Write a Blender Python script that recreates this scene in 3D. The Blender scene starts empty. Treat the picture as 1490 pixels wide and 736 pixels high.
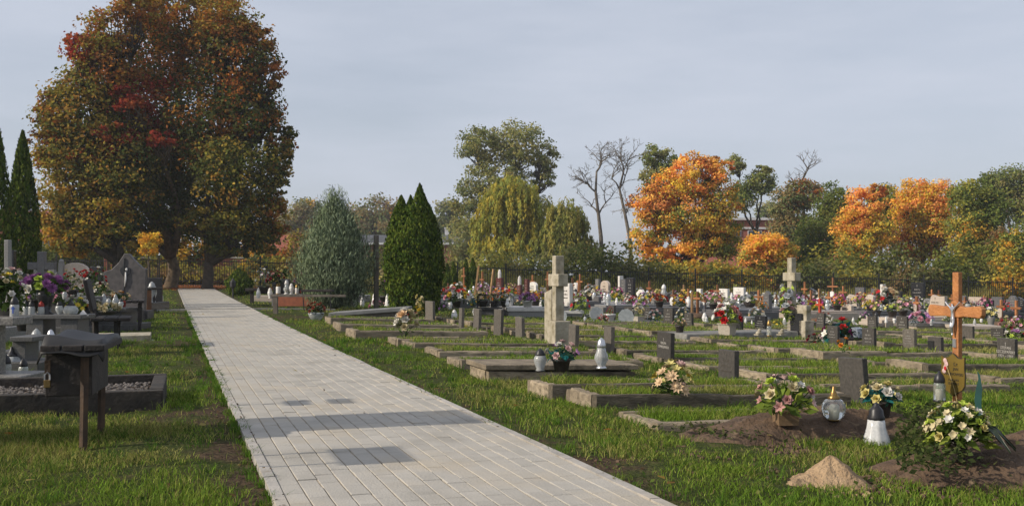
import bpy, math, random
import numpy as np
from mathutils import Matrix, Vector, noise
R = math.radians
random.seed(7); rng = np.random.default_rng(7)
scn = bpy.context.scene
COL = scn.collection
# ------------------------------------------------------------------ camera, sky, sun, exposure
TH = R(18.47)                       # the path runs this far left of the viewing axis
CT, ST = math.cos(TH), math.sin(TH)
SUN_EL = R(29)
camd = bpy.data.cameras.new('camera'); cam = bpy.data.objects.new('camera', camd); COL.objects.link(cam)
cam.location = (0, 0, 1.0); cam.rotation_euler = (R(90), 0, 0)
camd.sensor_width = 36; camd.lens = 36.24; camd.shift_y = 28/1490; camd.clip_end = 3000
scn.camera = cam
w = bpy.data.worlds.new('World'); scn.world = w; w.use_nodes = True
nt = w.node_tree; nt.nodes.clear()
sky = nt.nodes.new('ShaderNodeTexSky'); sky.sky_type = 'NISHITA'; sky.sun_disc = False
sky.sun_elevation = SUN_EL; sky.sun_rotation = R(251.5); sky.air_density = 1.0; sky.dust_density = 2.0; sky.ozone_density = 1.5
geo = nt.nodes.new('ShaderNodeTexCoord')
mp = nt.nodes.new('ShaderNodeMapping'); mp.inputs['Scale'].default_value = (1.0, 1.0, 5.0); mp.inputs['Rotation'].default_value = (0.0, 0.12, 0.3)
cl = nt.nodes.new('ShaderNodeTexNoise'); cl.inputs['Scale'].default_value = 2.2; cl.inputs['Detail'].default_value = 7; cl.inputs['Roughness'].default_value = .55
cr = nt.nodes.new('ShaderNodeMapRange'); cr.inputs[1].default_value = .3; cr.inputs[2].default_value = .75; cr.inputs[3].default_value = .55; cr.inputs[4].default_value = .97
mx = nt.nodes.new('ShaderNodeMixRGB'); mx.inputs[2].default_value = (6.35, 6.8, 7.85, 1)   # thin high veil of cloud
bg = nt.nodes.new('ShaderNodeBackground'); bg.inputs['Strength'].default_value = .10
wo = nt.nodes.new('ShaderNodeOutputWorld')
L = nt.links.new
L(geo.outputs['Generated'], mp.inputs[0]); L(mp.outputs[0], cl.inputs['Vector']); L(cl.outputs[0], cr.inputs[0]); L(cr.outputs[0], mx.inputs[0])
L(sky.outputs[0], mx.inputs[1]); L(mx.outputs[0], bg.inputs[0]); L(bg.outputs[0], wo.inputs[0])
sd = bpy.data.lights.new('sun', 'SUN'); so = bpy.data.objects.new('sun', sd); COL.objects.link(so)
sd.energy = 4.3; sd.angle = R(.6); sd.color = (1, .9, .76)
so.rotation_euler = Vector((CT*math.cos(SUN_EL), ST*math.cos(SUN_EL), -math.sin(SUN_EL))).to_track_quat('-Z', 'Y').to_euler()
so.location = (-20, -8, 15)
vs = scn.view_settings; vs.view_transform = 'Standard'; vs.look = 'None'; vs.gamma = 1; vs.exposure = 0.0
# ------------------------------------------------------------------ terrain and projection helpers
F = 1500.0                          # focal length in photo pixels
def sp(x): return np.where(x > 20, x, np.log1p(np.exp(np.minimum(x, 20)*3))/3)
def g(X, Y):
    X = np.asarray(X, float); Y = np.asarray(Y, float)
    u = X*CT + Y*ST
    t = np.clip((Y-12)/48, 0, 1)
    return .33*t**1.3 - .0285*np.minimum(sp(u-2.4), 60)
def G(X, Y): return float(g(X, Y))
def uv(u, v): return (u*CT - v*ST, u*ST + v*CT)
def at(px, py, h=0.0):              # point h above the ground seen at photo pixel px,py
    k = (px-745)/F
    Y = 12.0
    for _ in range(60):
        Yn = F*(1-G(k*Y, Y)-h)/max(py-396, 4)
        Y = .5*Y+.5*min(Yn, 120)
    return k*Y, Y
# ------------------------------------------------------------------ mesh helpers
class MB:
    def __init__(s): s.v = []; s.f = []
    def add(s, V, Fc, M=None):
        o = len(s.v)
        s.v += [tuple(M @ Vector(p)) for p in V] if M is not None else [tuple(p) for p in V]
        s.f += [tuple(i+o for i in q) for q in Fc]; return s
    def box(s, c, d, M=None, top=(1, 1)):
        x, y, z = (e/2 for e in d); a, b = top
        V = [(-x,-y,-z),(x,-y,-z),(x,y,-z),(-x,y,-z),(-x*a,-y*b,z),(x*a,-y*b,z),(x*a,y*b,z),(-x*a,y*b,z)]
        V = [(p[0]+c[0], p[1]+c[1], p[2]+c[2]) for p in V]
        return s.add(V, [(0,3,2,1),(4,5,6,7),(0,1,5,4),(1,2,6,5),(2,3,7,6),(3,0,4,7)], M)
    def lathe(s, prof, n=12, c=(0,0,0), M=None):
        V = []; Fc = []
        for r, z in prof:
            for i in range(n):
                a = 2*math.pi*i/n; V.append((c[0]+r*math.cos(a), c[1]+r*math.sin(a), c[2]+z))
        for k in range(len(prof)-1):
            for i in range(n):
                j = (i+1) % n; Fc.append((k*n+i, k*n+j, k*n+n+j, k*n+n+i))
        Fc.append(tuple(range(n))[::-1]); m = (len(prof)-1)*n; Fc.append(tuple(range(m, m+n)))
        return s.add(V, Fc, M)
    def tube(s, pts, rad, n=6):
        V = []; Fc = []; pts = [Vector(p) for p in pts]
        if not hasattr(rad, '__len__'): rad = [rad]*len(pts)
        for k, p in enumerate(pts):
            d = (pts[min(k+1, len(pts)-1)]-pts[max(k-1, 0)]).normalized()
            a = d.cross(Vector((0, 0, 1)) if abs(d.z) < .9 else Vector((1, 0, 0))).normalized(); b = d.cross(a)
            for i in range(n):
                t = 2*math.pi*i/n; q = p+(a*math.cos(t)+b*math.sin(t))*rad[k]; V.append(tuple(q))
        for k in range(len(pts)-1):
            for i in range(n):
                j = (i+1) % n; Fc.append((k*n+i, k*n+n+i, k*n+n+j, k*n+j))
        Fc.append(tuple(range(n))); m = (len(pts)-1)*n; Fc.append(tuple(range(m, m+n))[::-1])
        return s.add(V, Fc)
    def prism(s, pts, t, M=None):    # outline in y,z extruded along x, thickness t, front at -x
        n = len(pts)
        V = [(-t/2, p[0], p[1]) for p in pts]+[(t/2, p[0], p[1]) for p in pts]
        Fc = [tuple(range(n)), tuple(range(n, 2*n))[::-1]]
        Fc += [(i, n+i, n+(i+1) % n, (i+1) % n) for i in range(n)]
        return s.add(V, Fc, M)
    def ell(s, c, r, nu=8, nv=6, jit=0, M=None):
        V = [(c[0], c[1], c[2]-r[2])]; Fc = []
        for k in range(1, nv):
            p = -math.pi/2+math.pi*k/nv
            for i in range(nu):
                a = 2*math.pi*i/nu; j = 1+random.uniform(-jit, jit)
                V.append((c[0]+r[0]*j*math.cos(p)*math.cos(a), c[1]+r[1]*j*math.cos(p)*math.sin(a), c[2]+r[2]*j*math.sin(p)))
        V.append((c[0], c[1], c[2]+r[2])); t = len(V)-1
        for i in range(nu):
            j = (i+1) % nu; Fc.append((0, 1+j, 1+i)); Fc.append((t, t-nu+i, t-nu+j))
            for k in range(nv-2): Fc.append((1+k*nu+i, 1+k*nu+j, 1+k*nu+nu+j, 1+k*nu+nu+i))
        return s.add(V, Fc, M)
    def mesh(s, name, mat, smooth=False):
        m = bpy.data.meshes.new(name); m.from_pydata(s.v, [], s.f); m.validate()
        bmesh_fix(m)
        if smooth: m.polygons.foreach_set('use_smooth', [True]*len(m.polygons))
        if mat: m.materials.append(mat)
        return m
    def build(s, name, mat, parent=None, smooth=False, bevel=0, **k):
        return link(name, s.mesh(name, mat, smooth), parent, bevel=bevel, **k)
import bmesh
def bmesh_fix(m):
    b = bmesh.new(); b.from_mesh(m); bmesh.ops.recalc_face_normals(b, faces=b.faces); b.to_mesh(m); b.free()
def link(name, mesh, parent=None, loc=None, rz=None, bevel=0, kind=None, label=None, scale=None):
    o = bpy.data.objects.new(name, mesh); COL.objects.link(o)
    if parent is not None: o.parent = parent
    if loc is not None: o.location = loc
    if rz is not None: o.rotation_euler = rz if hasattr(rz, '__len__') else (0, 0, rz)
    if scale is not None: o.scale = scale if hasattr(scale, '__len__') else (scale,)*3
    if bevel:
        b = o.modifiers.new('bevel', 'BEVEL'); b.width = bevel; b.segments = 2; b.limit_method = 'ANGLE'; b.angle_limit = R(40)
    if kind: o['kind'] = kind
    if label: o['label'] = label
    return o
def tag(o, label, cat, group=None):
    o['label'] = label; o['category'] = cat
    if group: o['group'] = group
    return o
def thing(name, label, cat, loc=(0,0,0), rz=0, group=None, scale=None):
    o = bpy.data.objects.new(name, None); COL.objects.link(o); o.location = loc
    o.rotation_euler = rz if hasattr(rz, '__len__') else (0, 0, rz)
    if scale: o.scale = (scale,)*3
    return tag(o, label, cat, group)
def npmesh(name, V, Fc, mat, col=None, smooth=False):   # V (n,3), Fc (m,k) of one polygon size or a list of such arrays
    Fl = Fc if isinstance(Fc, list) else [Fc]
    m = bpy.data.meshes.new(name); m.vertices.add(len(V)); m.vertices.foreach_set('co', np.ascontiguousarray(V, np.float32).ravel())
    nl = sum(a.size for a in Fl); npol = sum(len(a) for a in Fl)
    m.loops.add(nl); m.loops.foreach_set('vertex_index', np.concatenate([a.ravel() for a in Fl]).astype(np.int32))
    st = []; o = 0
    for a in Fl: st.append(o+np.arange(len(a))*a.shape[1]); o += a.size
    m.polygons.add(npol); m.polygons.foreach_set('loop_start', np.concatenate(st).astype(np.int32))
    if smooth: m.polygons.foreach_set('use_smooth', np.ones(npol, bool))
    m.update(calc_edges=True)
    if col is not None:
        a = m.attributes.new('tint', 'FLOAT_COLOR', 'POINT')
        c = np.ones((len(V), 4), np.float32); c[:, :3] = col; a.data.foreach_set('color', c.ravel())
    m.materials.append(mat); return m
# ------------------------------------------------------------------ materials
def srgb(r, g_, b): return tuple(((c/255)/12.92 if c/255 < .04045 else ((c/255+.055)/1.055)**2.4) for c in (r, g_, b))
MATS = {}
def mat(name, c1, c2=None, c3=None, scale=6, rough=.8, bump=.0, bscale=None, metal=0, spec=.4, trans=0, detail=6, rnd=.0, coat=0):
    if name in MATS: return MATS[name]
    m = bpy.data.materials.new(name); m.use_nodes = True; n = m.node_tree.nodes; l = m.node_tree.links.new
    b = n['Principled BSDF']; b.inputs['Roughness'].default_value = rough; b.inputs['Metallic'].default_value = metal
    b.inputs['Specular IOR Level'].default_value = spec; b.inputs['Transmission Weight'].default_value = trans
    b.inputs['Coat Weight'].default_value = coat
    c2 = c2 or tuple(x*.75 for x in c1)
    tc = n.new('ShaderNodeTexCoord'); nz = n.new('ShaderNodeTexNoise'); nz.inputs['Scale'].default_value = scale; nz.inputs['Detail'].default_value = detail
    oi = n.new('ShaderNodeObjectInfo'); va = n.new('ShaderNodeVectorMath'); va.operation = 'MULTIPLY_ADD'
    l(oi.outputs['Random'], va.inputs[0]); va.inputs[1].default_value = (37, 91, 53); l(tc.outputs['Object'], va.inputs[2]); l(va.outputs[0], nz.inputs['Vector'])
    r = n.new('ShaderNodeValToRGB'); e = r.color_ramp.elements
    e[0].position = .36; e[1].position = .64; e[0].color = (*c1, 1); e[1].color = (*c2, 1)
    if c3: q = e.new(.74); q.color = (*c3, 1)
    l(nz.outputs[0], r.inputs[0]); out = r.outputs[0]
    if rnd:
        h = n.new('ShaderNodeHueSaturation'); mr = n.new('ShaderNodeMapRange'); mr.inputs[3].default_value = 1-rnd; mr.inputs[4].default_value = 1+rnd
        l(oi.outputs['Random'], mr.inputs[0]); l(mr.outputs[0], h.inputs['Value']); l(out, h.inputs['Color']); out = h.outputs[0]
    l(out, b.inputs['Base Color'])
    if bump:
        n2 = n.new('ShaderNodeTexNoise'); n2.inputs['Scale'].default_value = bscale or scale*5; n2.inputs['Detail'].default_value = 5
        l(va.outputs[0], n2.inputs['Vector'])
        bp = n.new('ShaderNodeBump'); bp.inputs['Strength'].default_value = bump; bp.inputs['Distance'].default_value = .02
        l(n2.outputs[0], bp.inputs['Height']); l(bp.outputs[0], b.inputs['Normal'])
    MATS[name] = m; return m
def leafmat(name, tr=.35, gloss=0.0):
    m = bpy.data.materials.new(name); m.use_nodes = True; n = m.node_tree.nodes; l = m.node_tree.links.new; n.remove(n['Principled BSDF'])
    a = n.new('ShaderNodeAttribute'); a.attribute_name = 'tint'
    d = n.new('ShaderNodeBsdfDiffuse'); t = n.new('ShaderNodeBsdfTranslucent'); x = n.new('ShaderNodeMixShader'); x.inputs[0].default_value = tr
    l(a.outputs['Color'], d.inputs[0]); l(a.outputs['Color'], t.inputs[0]); l(d.outputs[0], x.inputs[1]); l(t.outputs[0], x.inputs[2])
    l(x.outputs[0], n['Material Output'].inputs[0]); MATS[name] = m; return m
LEAF = leafmat('leaf', .42); GRASS = leafmat('grass_blade', .33); NEEDLE = leafmat('needle', .15)
def petalmat(c):
    k = 'petal_%02x%02x%02x' % tuple(int(min(x, 1)*255) for x in c)
    if k in MATS: return MATS[k]
    m = mat(k, c, tuple(x*.7 for x in c), scale=25, rough=.7, spec=.2, rnd=.15); return m
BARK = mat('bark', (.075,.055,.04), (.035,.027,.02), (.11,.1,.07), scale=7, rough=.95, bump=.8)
BARKSUN = mat('bark_sunlit', (.15,.105,.06), (.07,.05,.032), scale=7, rough=.95, bump=.8)  # lighter copy of the bark, sun on the trunk put into its colour
BARKGREY = mat('bark_grey', (.17,.145,.115), (.09,.075,.06), scale=4, rough=.95, bump=.4)
KERB = mat('weathered_concrete', (.36,.29,.2), (.2,.16,.11), (.085,.078,.05), scale=7, rough=.95, bump=.8, rnd=.25)
KERBDK = mat('stained_concrete', (.2,.165,.115), (.085,.07,.048), (.27,.23,.17), scale=6, rough=.95, bump=.8, rnd=.2)
CONC = mat('pale_concrete', (.44,.39,.3), (.27,.235,.165), (.17,.14,.065), scale=9, rough=.95, bump=.6)
LASTR = mat('terrazzo_dark', (.07,.062,.053), (.042,.038,.033), (.095,.085,.073), scale=30, rough=.75, bump=.25, rnd=.25)
LASTRM = mat('terrazzo_mid', (.13,.113,.093), (.085,.075,.062), scale=30, rough=.75, bump=.25, rnd=.2)
SLABG = mat('grey_slab', (.24,.23,.21), (.15,.145,.13), (.09,.09,.07), scale=9, rough=.8, bump=.3)
BLACKG = mat('black_granite', (.018,.018,.02), (.03,.03,.033), scale=60, rough=.22, spec=.5)
GREYGD = mat('dull_grey_granite', (.095,.093,.09), (.055,.054,.052), (.15,.146,.14), scale=60, rough=.45, bump=.05, rnd=.2)
GREYG = mat('grey_granite', (.24,.232,.222), (.14,.136,.13), (.32,.31,.295), scale=70, rough=.4, bump=.05, rnd=.15)
SPECK = mat('speckled_granite', (.24,.225,.2), (.1,.095,.09), (.34,.32,.29), scale=45, rough=.45)
DKGREYG = mat('dark_granite', (.085,.083,.085), (.14,.135,.135), (.05,.05,.052), scale=40, rough=.35)
BEIGEG = mat('beige_granite', (.5,.42,.34), (.4,.33,.27), (.57,.5,.42), scale=40, rough=.5, rnd=.12)
WHITEG = mat('white_marble', (.7,.67,.62), (.56,.53,.49), scale=9, rough=.5, rnd=.1)
MAROON = mat('maroon_granite', (.13,.04,.035), (.07,.025,.022), scale=50, rough=.35)
REDSL = mat('red_terracotta', (.36,.115,.055), (.25,.08,.045), scale=10, rough=.7)
WOODO = mat('orange_wood', (.36,.15,.055), (.24,.095,.036), (.2,.08,.035), scale=5, rough=.55, bump=.15, rnd=.35)
WOODN = mat('varnished_wood', (.46,.19,.06), (.34,.135,.045), (.2,.1,.055), scale=11, rough=.55, bump=.5)
WOODB = mat('brown_wood', (.2,.085,.035), (.11,.05,.025), scale=6, rough=.65, bump=.2, rnd=.3)
WOODT = mat('tan_wood', (.4,.24,.1), (.28,.16,.07), scale=6, rough=.65, bump=.2, rnd=.2)
WOODD = mat('dark_wood', (.033,.026,.022), (.014,.012,.011), (.05,.04,.032), scale=9, rough=.75, bump=.4)
RUSTY = mat('rusty_iron', (.085,.052,.03), (.04,.027,.019), (.12,.066,.033), scale=12, rough=.85, bump=.3)
RUBBER = mat('rubber_sheet', (.02,.019,.019), (.032,.03,.029), scale=5, rough=.55, bump=.15)
IRON = mat('black_iron', (.014,.014,.014), (.022,.021,.02), scale=8, rough=.6)
BRASS = mat('brass', (.24,.16,.06), (.16,.1,.04), scale=20, rough=.4, metal=.8)
GOLD = mat('gold_lid', (.33,.21,.07), (.2,.125,.045), scale=20, rough=.35, metal=.8)
SILVER = mat('silver_metal', (.62,.62,.63), (.5,.5,.52), scale=20, rough=.3, metal=.85)
LID = mat('black_plastic', (.016,.016,.018), (.024,.023,.025), scale=10, rough=.4)
GLASS = mat('lantern_glass', (.75,.77,.76), (.6,.63,.62), scale=14, rough=.15, trans=.55, spec=.6)
GLASSD = mat('clear_glass', (.8,.83,.83), (.72,.76,.77), scale=14, rough=.08, trans=.85, spec=.7)
FROST = mat('frosted_glass', (.62,.63,.62), (.42,.43,.42), scale=16, rough=.3, trans=.45, spec=.6)
FROSTW = mat('pressed_white_glass', (.8,.8,.79), (.66,.67,.67), scale=16, rough=.2, trans=.25, spec=.8)
WHITEP = mat('white_ceramic', (.72,.7,.67), (.6,.58,.55), scale=6, rough=.35, rnd=.1)
CANDLE = mat('candle_wax', (.75,.7,.55), (.65,.6,.45), scale=6, rough=.6)
POTDK = mat('dark_pot', (.035,.03,.028), (.055,.047,.042), scale=8, rough=.6)
POTBR = mat('brown_pot', (.2,.13,.07), (.15,.095,.05), scale=8, rough=.7)
POTRED = mat('red_pot', (.38,.03,.02), (.28,.025,.018), scale=8, rough=.5)
POTBE = mat('beige_pot', (.42,.38,.31), (.35,.31,.25), scale=10, rough=.8, bump=.1)
INSC = mat('engraved_letters', (.42,.4,.36), (.34,.32,.29), scale=30, rough=.8)
INSCD = mat('dark_letters', (.03,.025,.015), (.045,.035,.02), scale=30, rough=.7)
PLAQUE = mat('brass_plate', (.22,.15,.03), (.17,.115,.022), scale=6, rough=.45, metal=.35)
DIRT = mat('grave_soil', (.15,.095,.058), (.075,.048,.031), (.2,.14,.085), scale=9, rough=1, bump=1.0, bscale=40)
SAND = mat('sand', (.42,.29,.17), (.3,.2,.115), (.46,.33,.2), scale=14, rough=1, bump=1.0, bscale=55)
SOILIN = mat('turf_soil', (.085,.11,.026), (.11,.1,.042), (.06,.075,.02), scale=7, rough=1, bump=.8)
BRICKR = mat('red_brick', (.29,.1,.065), (.23,.08,.055), (.33,.14,.09), scale=1.2, rough=.9, bump=.2)
ROOFD = mat('grey_roofing', (.09,.095,.105), (.07,.073,.08), scale=1, rough=.7)
ROOFT = mat('red_roof_tiles', (.3,.09,.055), (.22,.07,.045), scale=2, rough=.85)
WHITEPT = mat('white_paint', (.62,.62,.62), (.5,.5,.5), scale=2, rough=.7)
RENDERW = mat('house_render', (.45,.42,.36), (.38,.35,.3), scale=2, rough=.9)
WINDK = mat('window_pane', (.03,.035,.04), (.05,.055,.06), scale=2, rough=.1)
# paving
def groundmat():
    m = bpy.data.materials.new('ground_turf'); m.use_nodes = True; n = m.node_tree.nodes; l = m.node_tree.links.new; b = n['Principled BSDF']
    b.inputs['Roughness'].default_value = 1; b.inputs['Specular IOR Level'].default_value = .1
    tc = n.new('ShaderNodeTexCoord')
    def nz(s, d=6):
        q = n.new('ShaderNodeTexNoise'); q.inputs['Scale'].default_value = s; q.inputs['Detail'].default_value = d; l(tc.outputs['Object'], q.inputs['Vector']); return q
    a = nz(9, 8); r = n.new('ShaderNodeValToRGB'); e = r.color_ramp.elements
    e[0].position = .3; e[0].color = (.03,.042,.01, 1); e[1].position = .7; e[1].color = (.085,.08,.028, 1); q = e.new(.52); q.color = (.05,.062,.015, 1)  # turf colour darkened to stand for shade between the grass blades
    l(a.outputs[0], r.inputs[0])
    at_ = n.new('ShaderNodeAttribute'); at_.attribute_name = 'tint'
    d = nz(25, 6); r2 = n.new('ShaderNodeValToRGB'); e = r2.color_ramp.elements; e[0].position = .3; e[0].color = (.03,.021,.014, 1); e[1].position = .7; e[1].color = (.11,.075,.045, 1)
    l(d.outputs[0], r2.inputs[0])
    s = nz(3.5, 5); ad = n.new('ShaderNodeMath'); ad.operation = 'ADD'; l(s.outputs[0], ad.inputs[0]); sep = n.new('ShaderNodeSeparateColor'); l(at_.outputs['Color'], sep.inputs[0]); l(sep.outputs[0], ad.inputs[1])
    mr = n.new('ShaderNodeMapRange'); mr.inputs[1].default_value = .62; mr.inputs[2].default_value = .82; l(ad.outputs[0], mr.inputs[0])
    x = n.new('ShaderNodeMixRGB'); l(mr.outputs[0], x.inputs[0]); l(r.outputs[0], x.inputs[1]); l(r2.outputs[0], x.inputs[2])
    x2 = n.new('ShaderNodeMixRGB'); l(sep.outputs[1], x2.inputs[0]); l(x.outputs[0], x2.inputs[1]); x2.inputs[2].default_value = (.25,.1,.05, 1)
    l(x2.outputs[0], b.inputs['Base Color'])
    bp = n.new('ShaderNodeBump'); bp.inputs['Strength'].default_value = .9; bp.inputs['Distance'].default_value = .04; b2 = nz(40, 5); l(b2.outputs[0], bp.inputs['Height']); l(bp.outputs[0], b.inputs['Normal'])
    return m
GROUND = groundmat()
PAVER = mat('grey_paver', (.415,.387,.34), (.365,.342,.3), (.435,.402,.35), scale=3, rough=.9, bump=.25, bscale=90, rnd=.05)
JOINT = mat('sand_joint', (.38,.31,.225), (.27,.22,.155), scale=12, rough=1, bump=.3)
EDGING = mat('edging_concrete', (.42,.39,.35), (.33,.31,.28), (.25,.22,.18), scale=8, rough=.9, bump=.3, rnd=.1)
def stain(m):                        # broad worn and sandy patches that run across the bricks
    n = m.node_tree.nodes; l = m.node_tree.links.new; b = n['Principled BSDF']; src = b.inputs['Base Color'].links[0].from_socket
    gp = n.new('ShaderNodeNewGeometry'); q = n.new('ShaderNodeTexNoise'); q.inputs['Scale'].default_value = 1.3; q.inputs['Detail'].default_value = 6; q.inputs['Roughness'].default_value = .62
    l(gp.outputs['Position'], q.inputs['Vector']); r = n.new('ShaderNodeValToRGB'); e = r.color_ramp.elements
    e[0].position = .3; e[0].color = (.8, .79, .77, 1); e[1].position = .72; e[1].color = (1.04, .97, .86, 1); k = e.new(.5); k.color = (1, 1, 1, 1)
    x = n.new('ShaderNodeMixRGB'); x.blend_type = 'MULTIPLY'; x.inputs[0].default_value = 1; l(q.outputs[0], r.inputs[0]); l(src, x.inputs[1]); l(r.outputs[0], x.inputs[2]); l(x.outputs[0], b.inputs['Base Color'])
for m_ in (PAVER, JOINT, EDGING): stain(m_)
# ------------------------------------------------------------------ ground sheet
U0, U1 = .43, 2.01                   # path edges, measured across
def build_ground():
    xs = np.concatenate([-np.geomspace(22, 400, 40)[::-1], np.linspace(-21.8, 30, 340), np.geomspace(30.3, 400, 40)])
    ys = np.concatenate([np.linspace(-6, 3, 24), np.linspace(3.1, 16, 150), np.linspace(16.2, 60, 190), np.geomspace(60.6, 900, 50)])
    X, Y = np.meshgrid(xs, ys); Z = g(X, Y)
    u = X*CT+Y*ST
    rough = .016*np.sin(X*3.1+1.3*np.sin(Y*2.3))*np.sin(Y*2.7+X)+.010*np.sin(X*7.3+2)*np.sin(Y*6.1)
    edge = np.clip(np.minimum(np.abs(u-U0), np.abs(u-U1))/.3, 0, 1)*np.where((u > U0-.05) & (u < U1+.05), 0, 1)
    Z = Z+rough*edge*(Y < 60)-.01*np.where((u > U0-.02) & (u < U1+.02), 1, 0)*(Y < 49)
    T = np.zeros(X.shape+(3,))
    de = np.minimum(np.abs(u-U0), np.abs(u-U1))
    T[..., 0] = .22*np.exp(-(de/.22)**2)*(Y < 48)
    for (px, py, r, k) in ((290, 605, .42, .3), (335, 655, .35, .2), (462, 462, 1.1, .3), (250, 500, .8, .16), (505, 482, .8, .15), (870, 675, .22, .28), (1040, 700, .3, .15), (690, 560, .3, .12), (330, 720, .4, .2), (60, 690, .25, .2)):
        x, y = at(px, py); T[..., 0] += k*np.exp(-((X-x)**2+(Y-y)**2)/r**2)
    rx, ry = at(290, 411); T[..., 1] = np.clip(1.6*np.exp(-((X+16)/7)**4-((Y-52.5)/4.2)**4), 0, .95)
    ny, nx = X.shape; idx = np.arange(nx*ny).reshape(ny, nx)
    Fc = np.stack([idx[:-1, :-1], idx[:-1, 1:], idx[1:, 1:], idx[1:, :-1]], -1).reshape(-1, 4)
    m = npmesh('ground', np.stack([X, Y, Z], -1).reshape(-1, 3), Fc, GROUND, T.reshape(-1, 3), True)
    link('ground', m, kind='structure')
build_ground()
# ------------------------------------------------------------------ paved path: bricks laid lengthwise in running bond
VEND = 50.4
def build_path():
    vs_ = np.concatenate([np.arange(-3, 14, .5), np.arange(14, VEND, 1.0), [VEND]])
    V = []; Fc = []
    for v in vs_:
        for u in (U0, U1):
            x, y = uv(u, v); V.append((x, y, G(x, y)+.0235))
    for k in range(len(vs_)-1): Fc.append((2*k, 2*k+1, 2*k+3, 2*k+2))
    b = MB(); b.add(V, Fc); path = b.build('path', JOINT, kind='structure')
    cw_ = (U1-U0-.105)/16
    br = MB(); br.box((0, 0, 0), (cw_-.0055, .1985, .03)); bm_ = br.mesh('brick', PAVER)
    bb = bmesh.new(); bb.from_mesh(bm_)
    bmesh.ops.bevel(bb, geom=[e for e in bb.edges if all(v.co.z > 0 for v in e.verts)], offset=.0028, segments=1, affect='EDGES'); bb.to_mesh(bm_); bb.free()
    ed = MB(); ed.box((0, 0, 0), (.05, .993, .06)); em = ed.mesh('edging_stone', EDGING)
    n = 0; rest = MB(); a_ = cw_/2-.0055; b_ = cw_/2-.0025; tops = [(-a_,-.097),(a_,-.097),(a_,.097),(-a_,.097)]; bots = [(-b_,-.0992),(b_,-.0992),(b_,.0992),(-b_,.0992)]
    cols = 16; cw = (U1-U0-.105)/cols
    rows = int((VEND-3.2)/.2)
    for j in range(rows):
        for i in range(cols):
            u = U0+.0525+cw*(i+.5); v = 3.3+.2*(j+(.5 if i % 2 else 0))
            if v > VEND-.1: continue
            x, y = uv(u, v); z = G(x, y)
            tz = random.gauss(0, .0012); rx, ry = random.gauss(0, .006), random.gauss(0, .006)
            inframe = abs(x) < .52*y+.1 and y > 4.2
            if n < 300 and inframe:
                link('brick', bm_, path, (x, y, z+.0135+tz), (rx, ry, TH+random.gauss(0, .004))); n += 1
            else:
                M = Matrix.Translation((x, y, z+tz)) @ Matrix.Rotation(TH, 4, 'Z')
                rest.add([(p[0], p[1], .0285) for p in tops]+[(p[0], p[1], .0245) for p in bots]+[(p[0], p[1], .005) for p in bots],
                         [(0,1,2,3),(4,5,1,0),(5,6,2,1),(6,7,3,2),(7,4,0,3),(8,9,5,4),(9,10,6,5),(10,11,7,6),(11,8,4,7)], M)
    rest.build('distant_bricks', paver_rest(), path, kind='stuff')
    v = 3.0
    while v < VEND-.6:
        for u in (U0+.025, U1-.025):
            x, y = uv(u, v+.5); link('edging_stone', em, path, (x, y, G(x, y)+.0035+random.gauss(0, .002)), (0, 0, TH+random.gauss(0, .003)))
        v += 1.0
    # concrete strip across the path where two pavings meet
    x0, y0 = at(263, 452); u_, v_ = x0*CT+y0*ST, -x0*ST+y0*CT
    s = MB()
    for k in range(12):
        x, y = uv(U0-1.2+k*.42, v_); s.box((x, y, G(x, y)+.012), (.412, .11, .06), None) if False else s.add(*boxvf((.412, .11, .062)), Matrix.Translation((x, y, G(x, y)+.011)) @ Matrix.Rotation(TH, 4, 'Z'))
    s.build('concrete_strip', EDGING, path)
def boxvf(d):
    b = MB(); b.box((0, 0, 0), d); return b.v, b.f
def paver_rest():                    # the bricks too far to be single objects: same stone, brick to brick variation
    m = PAVER.copy(); m.name = 'grey_paver_far'; n = m.node_tree.nodes; l = m.node_tree.links.new
    gi = n.new('ShaderNodeNewGeometry'); h = [q for q in n if q.type == 'HUE_SAT'][0]
    mr = n.new('ShaderNodeMapRange'); mr.inputs[3].default_value = .95; mr.inputs[4].default_value = 1.05
    l(gi.outputs['Random Per Island'], mr.inputs[0]); l(mr.outputs[0], h.inputs['Value']); return m
build_path()
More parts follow.
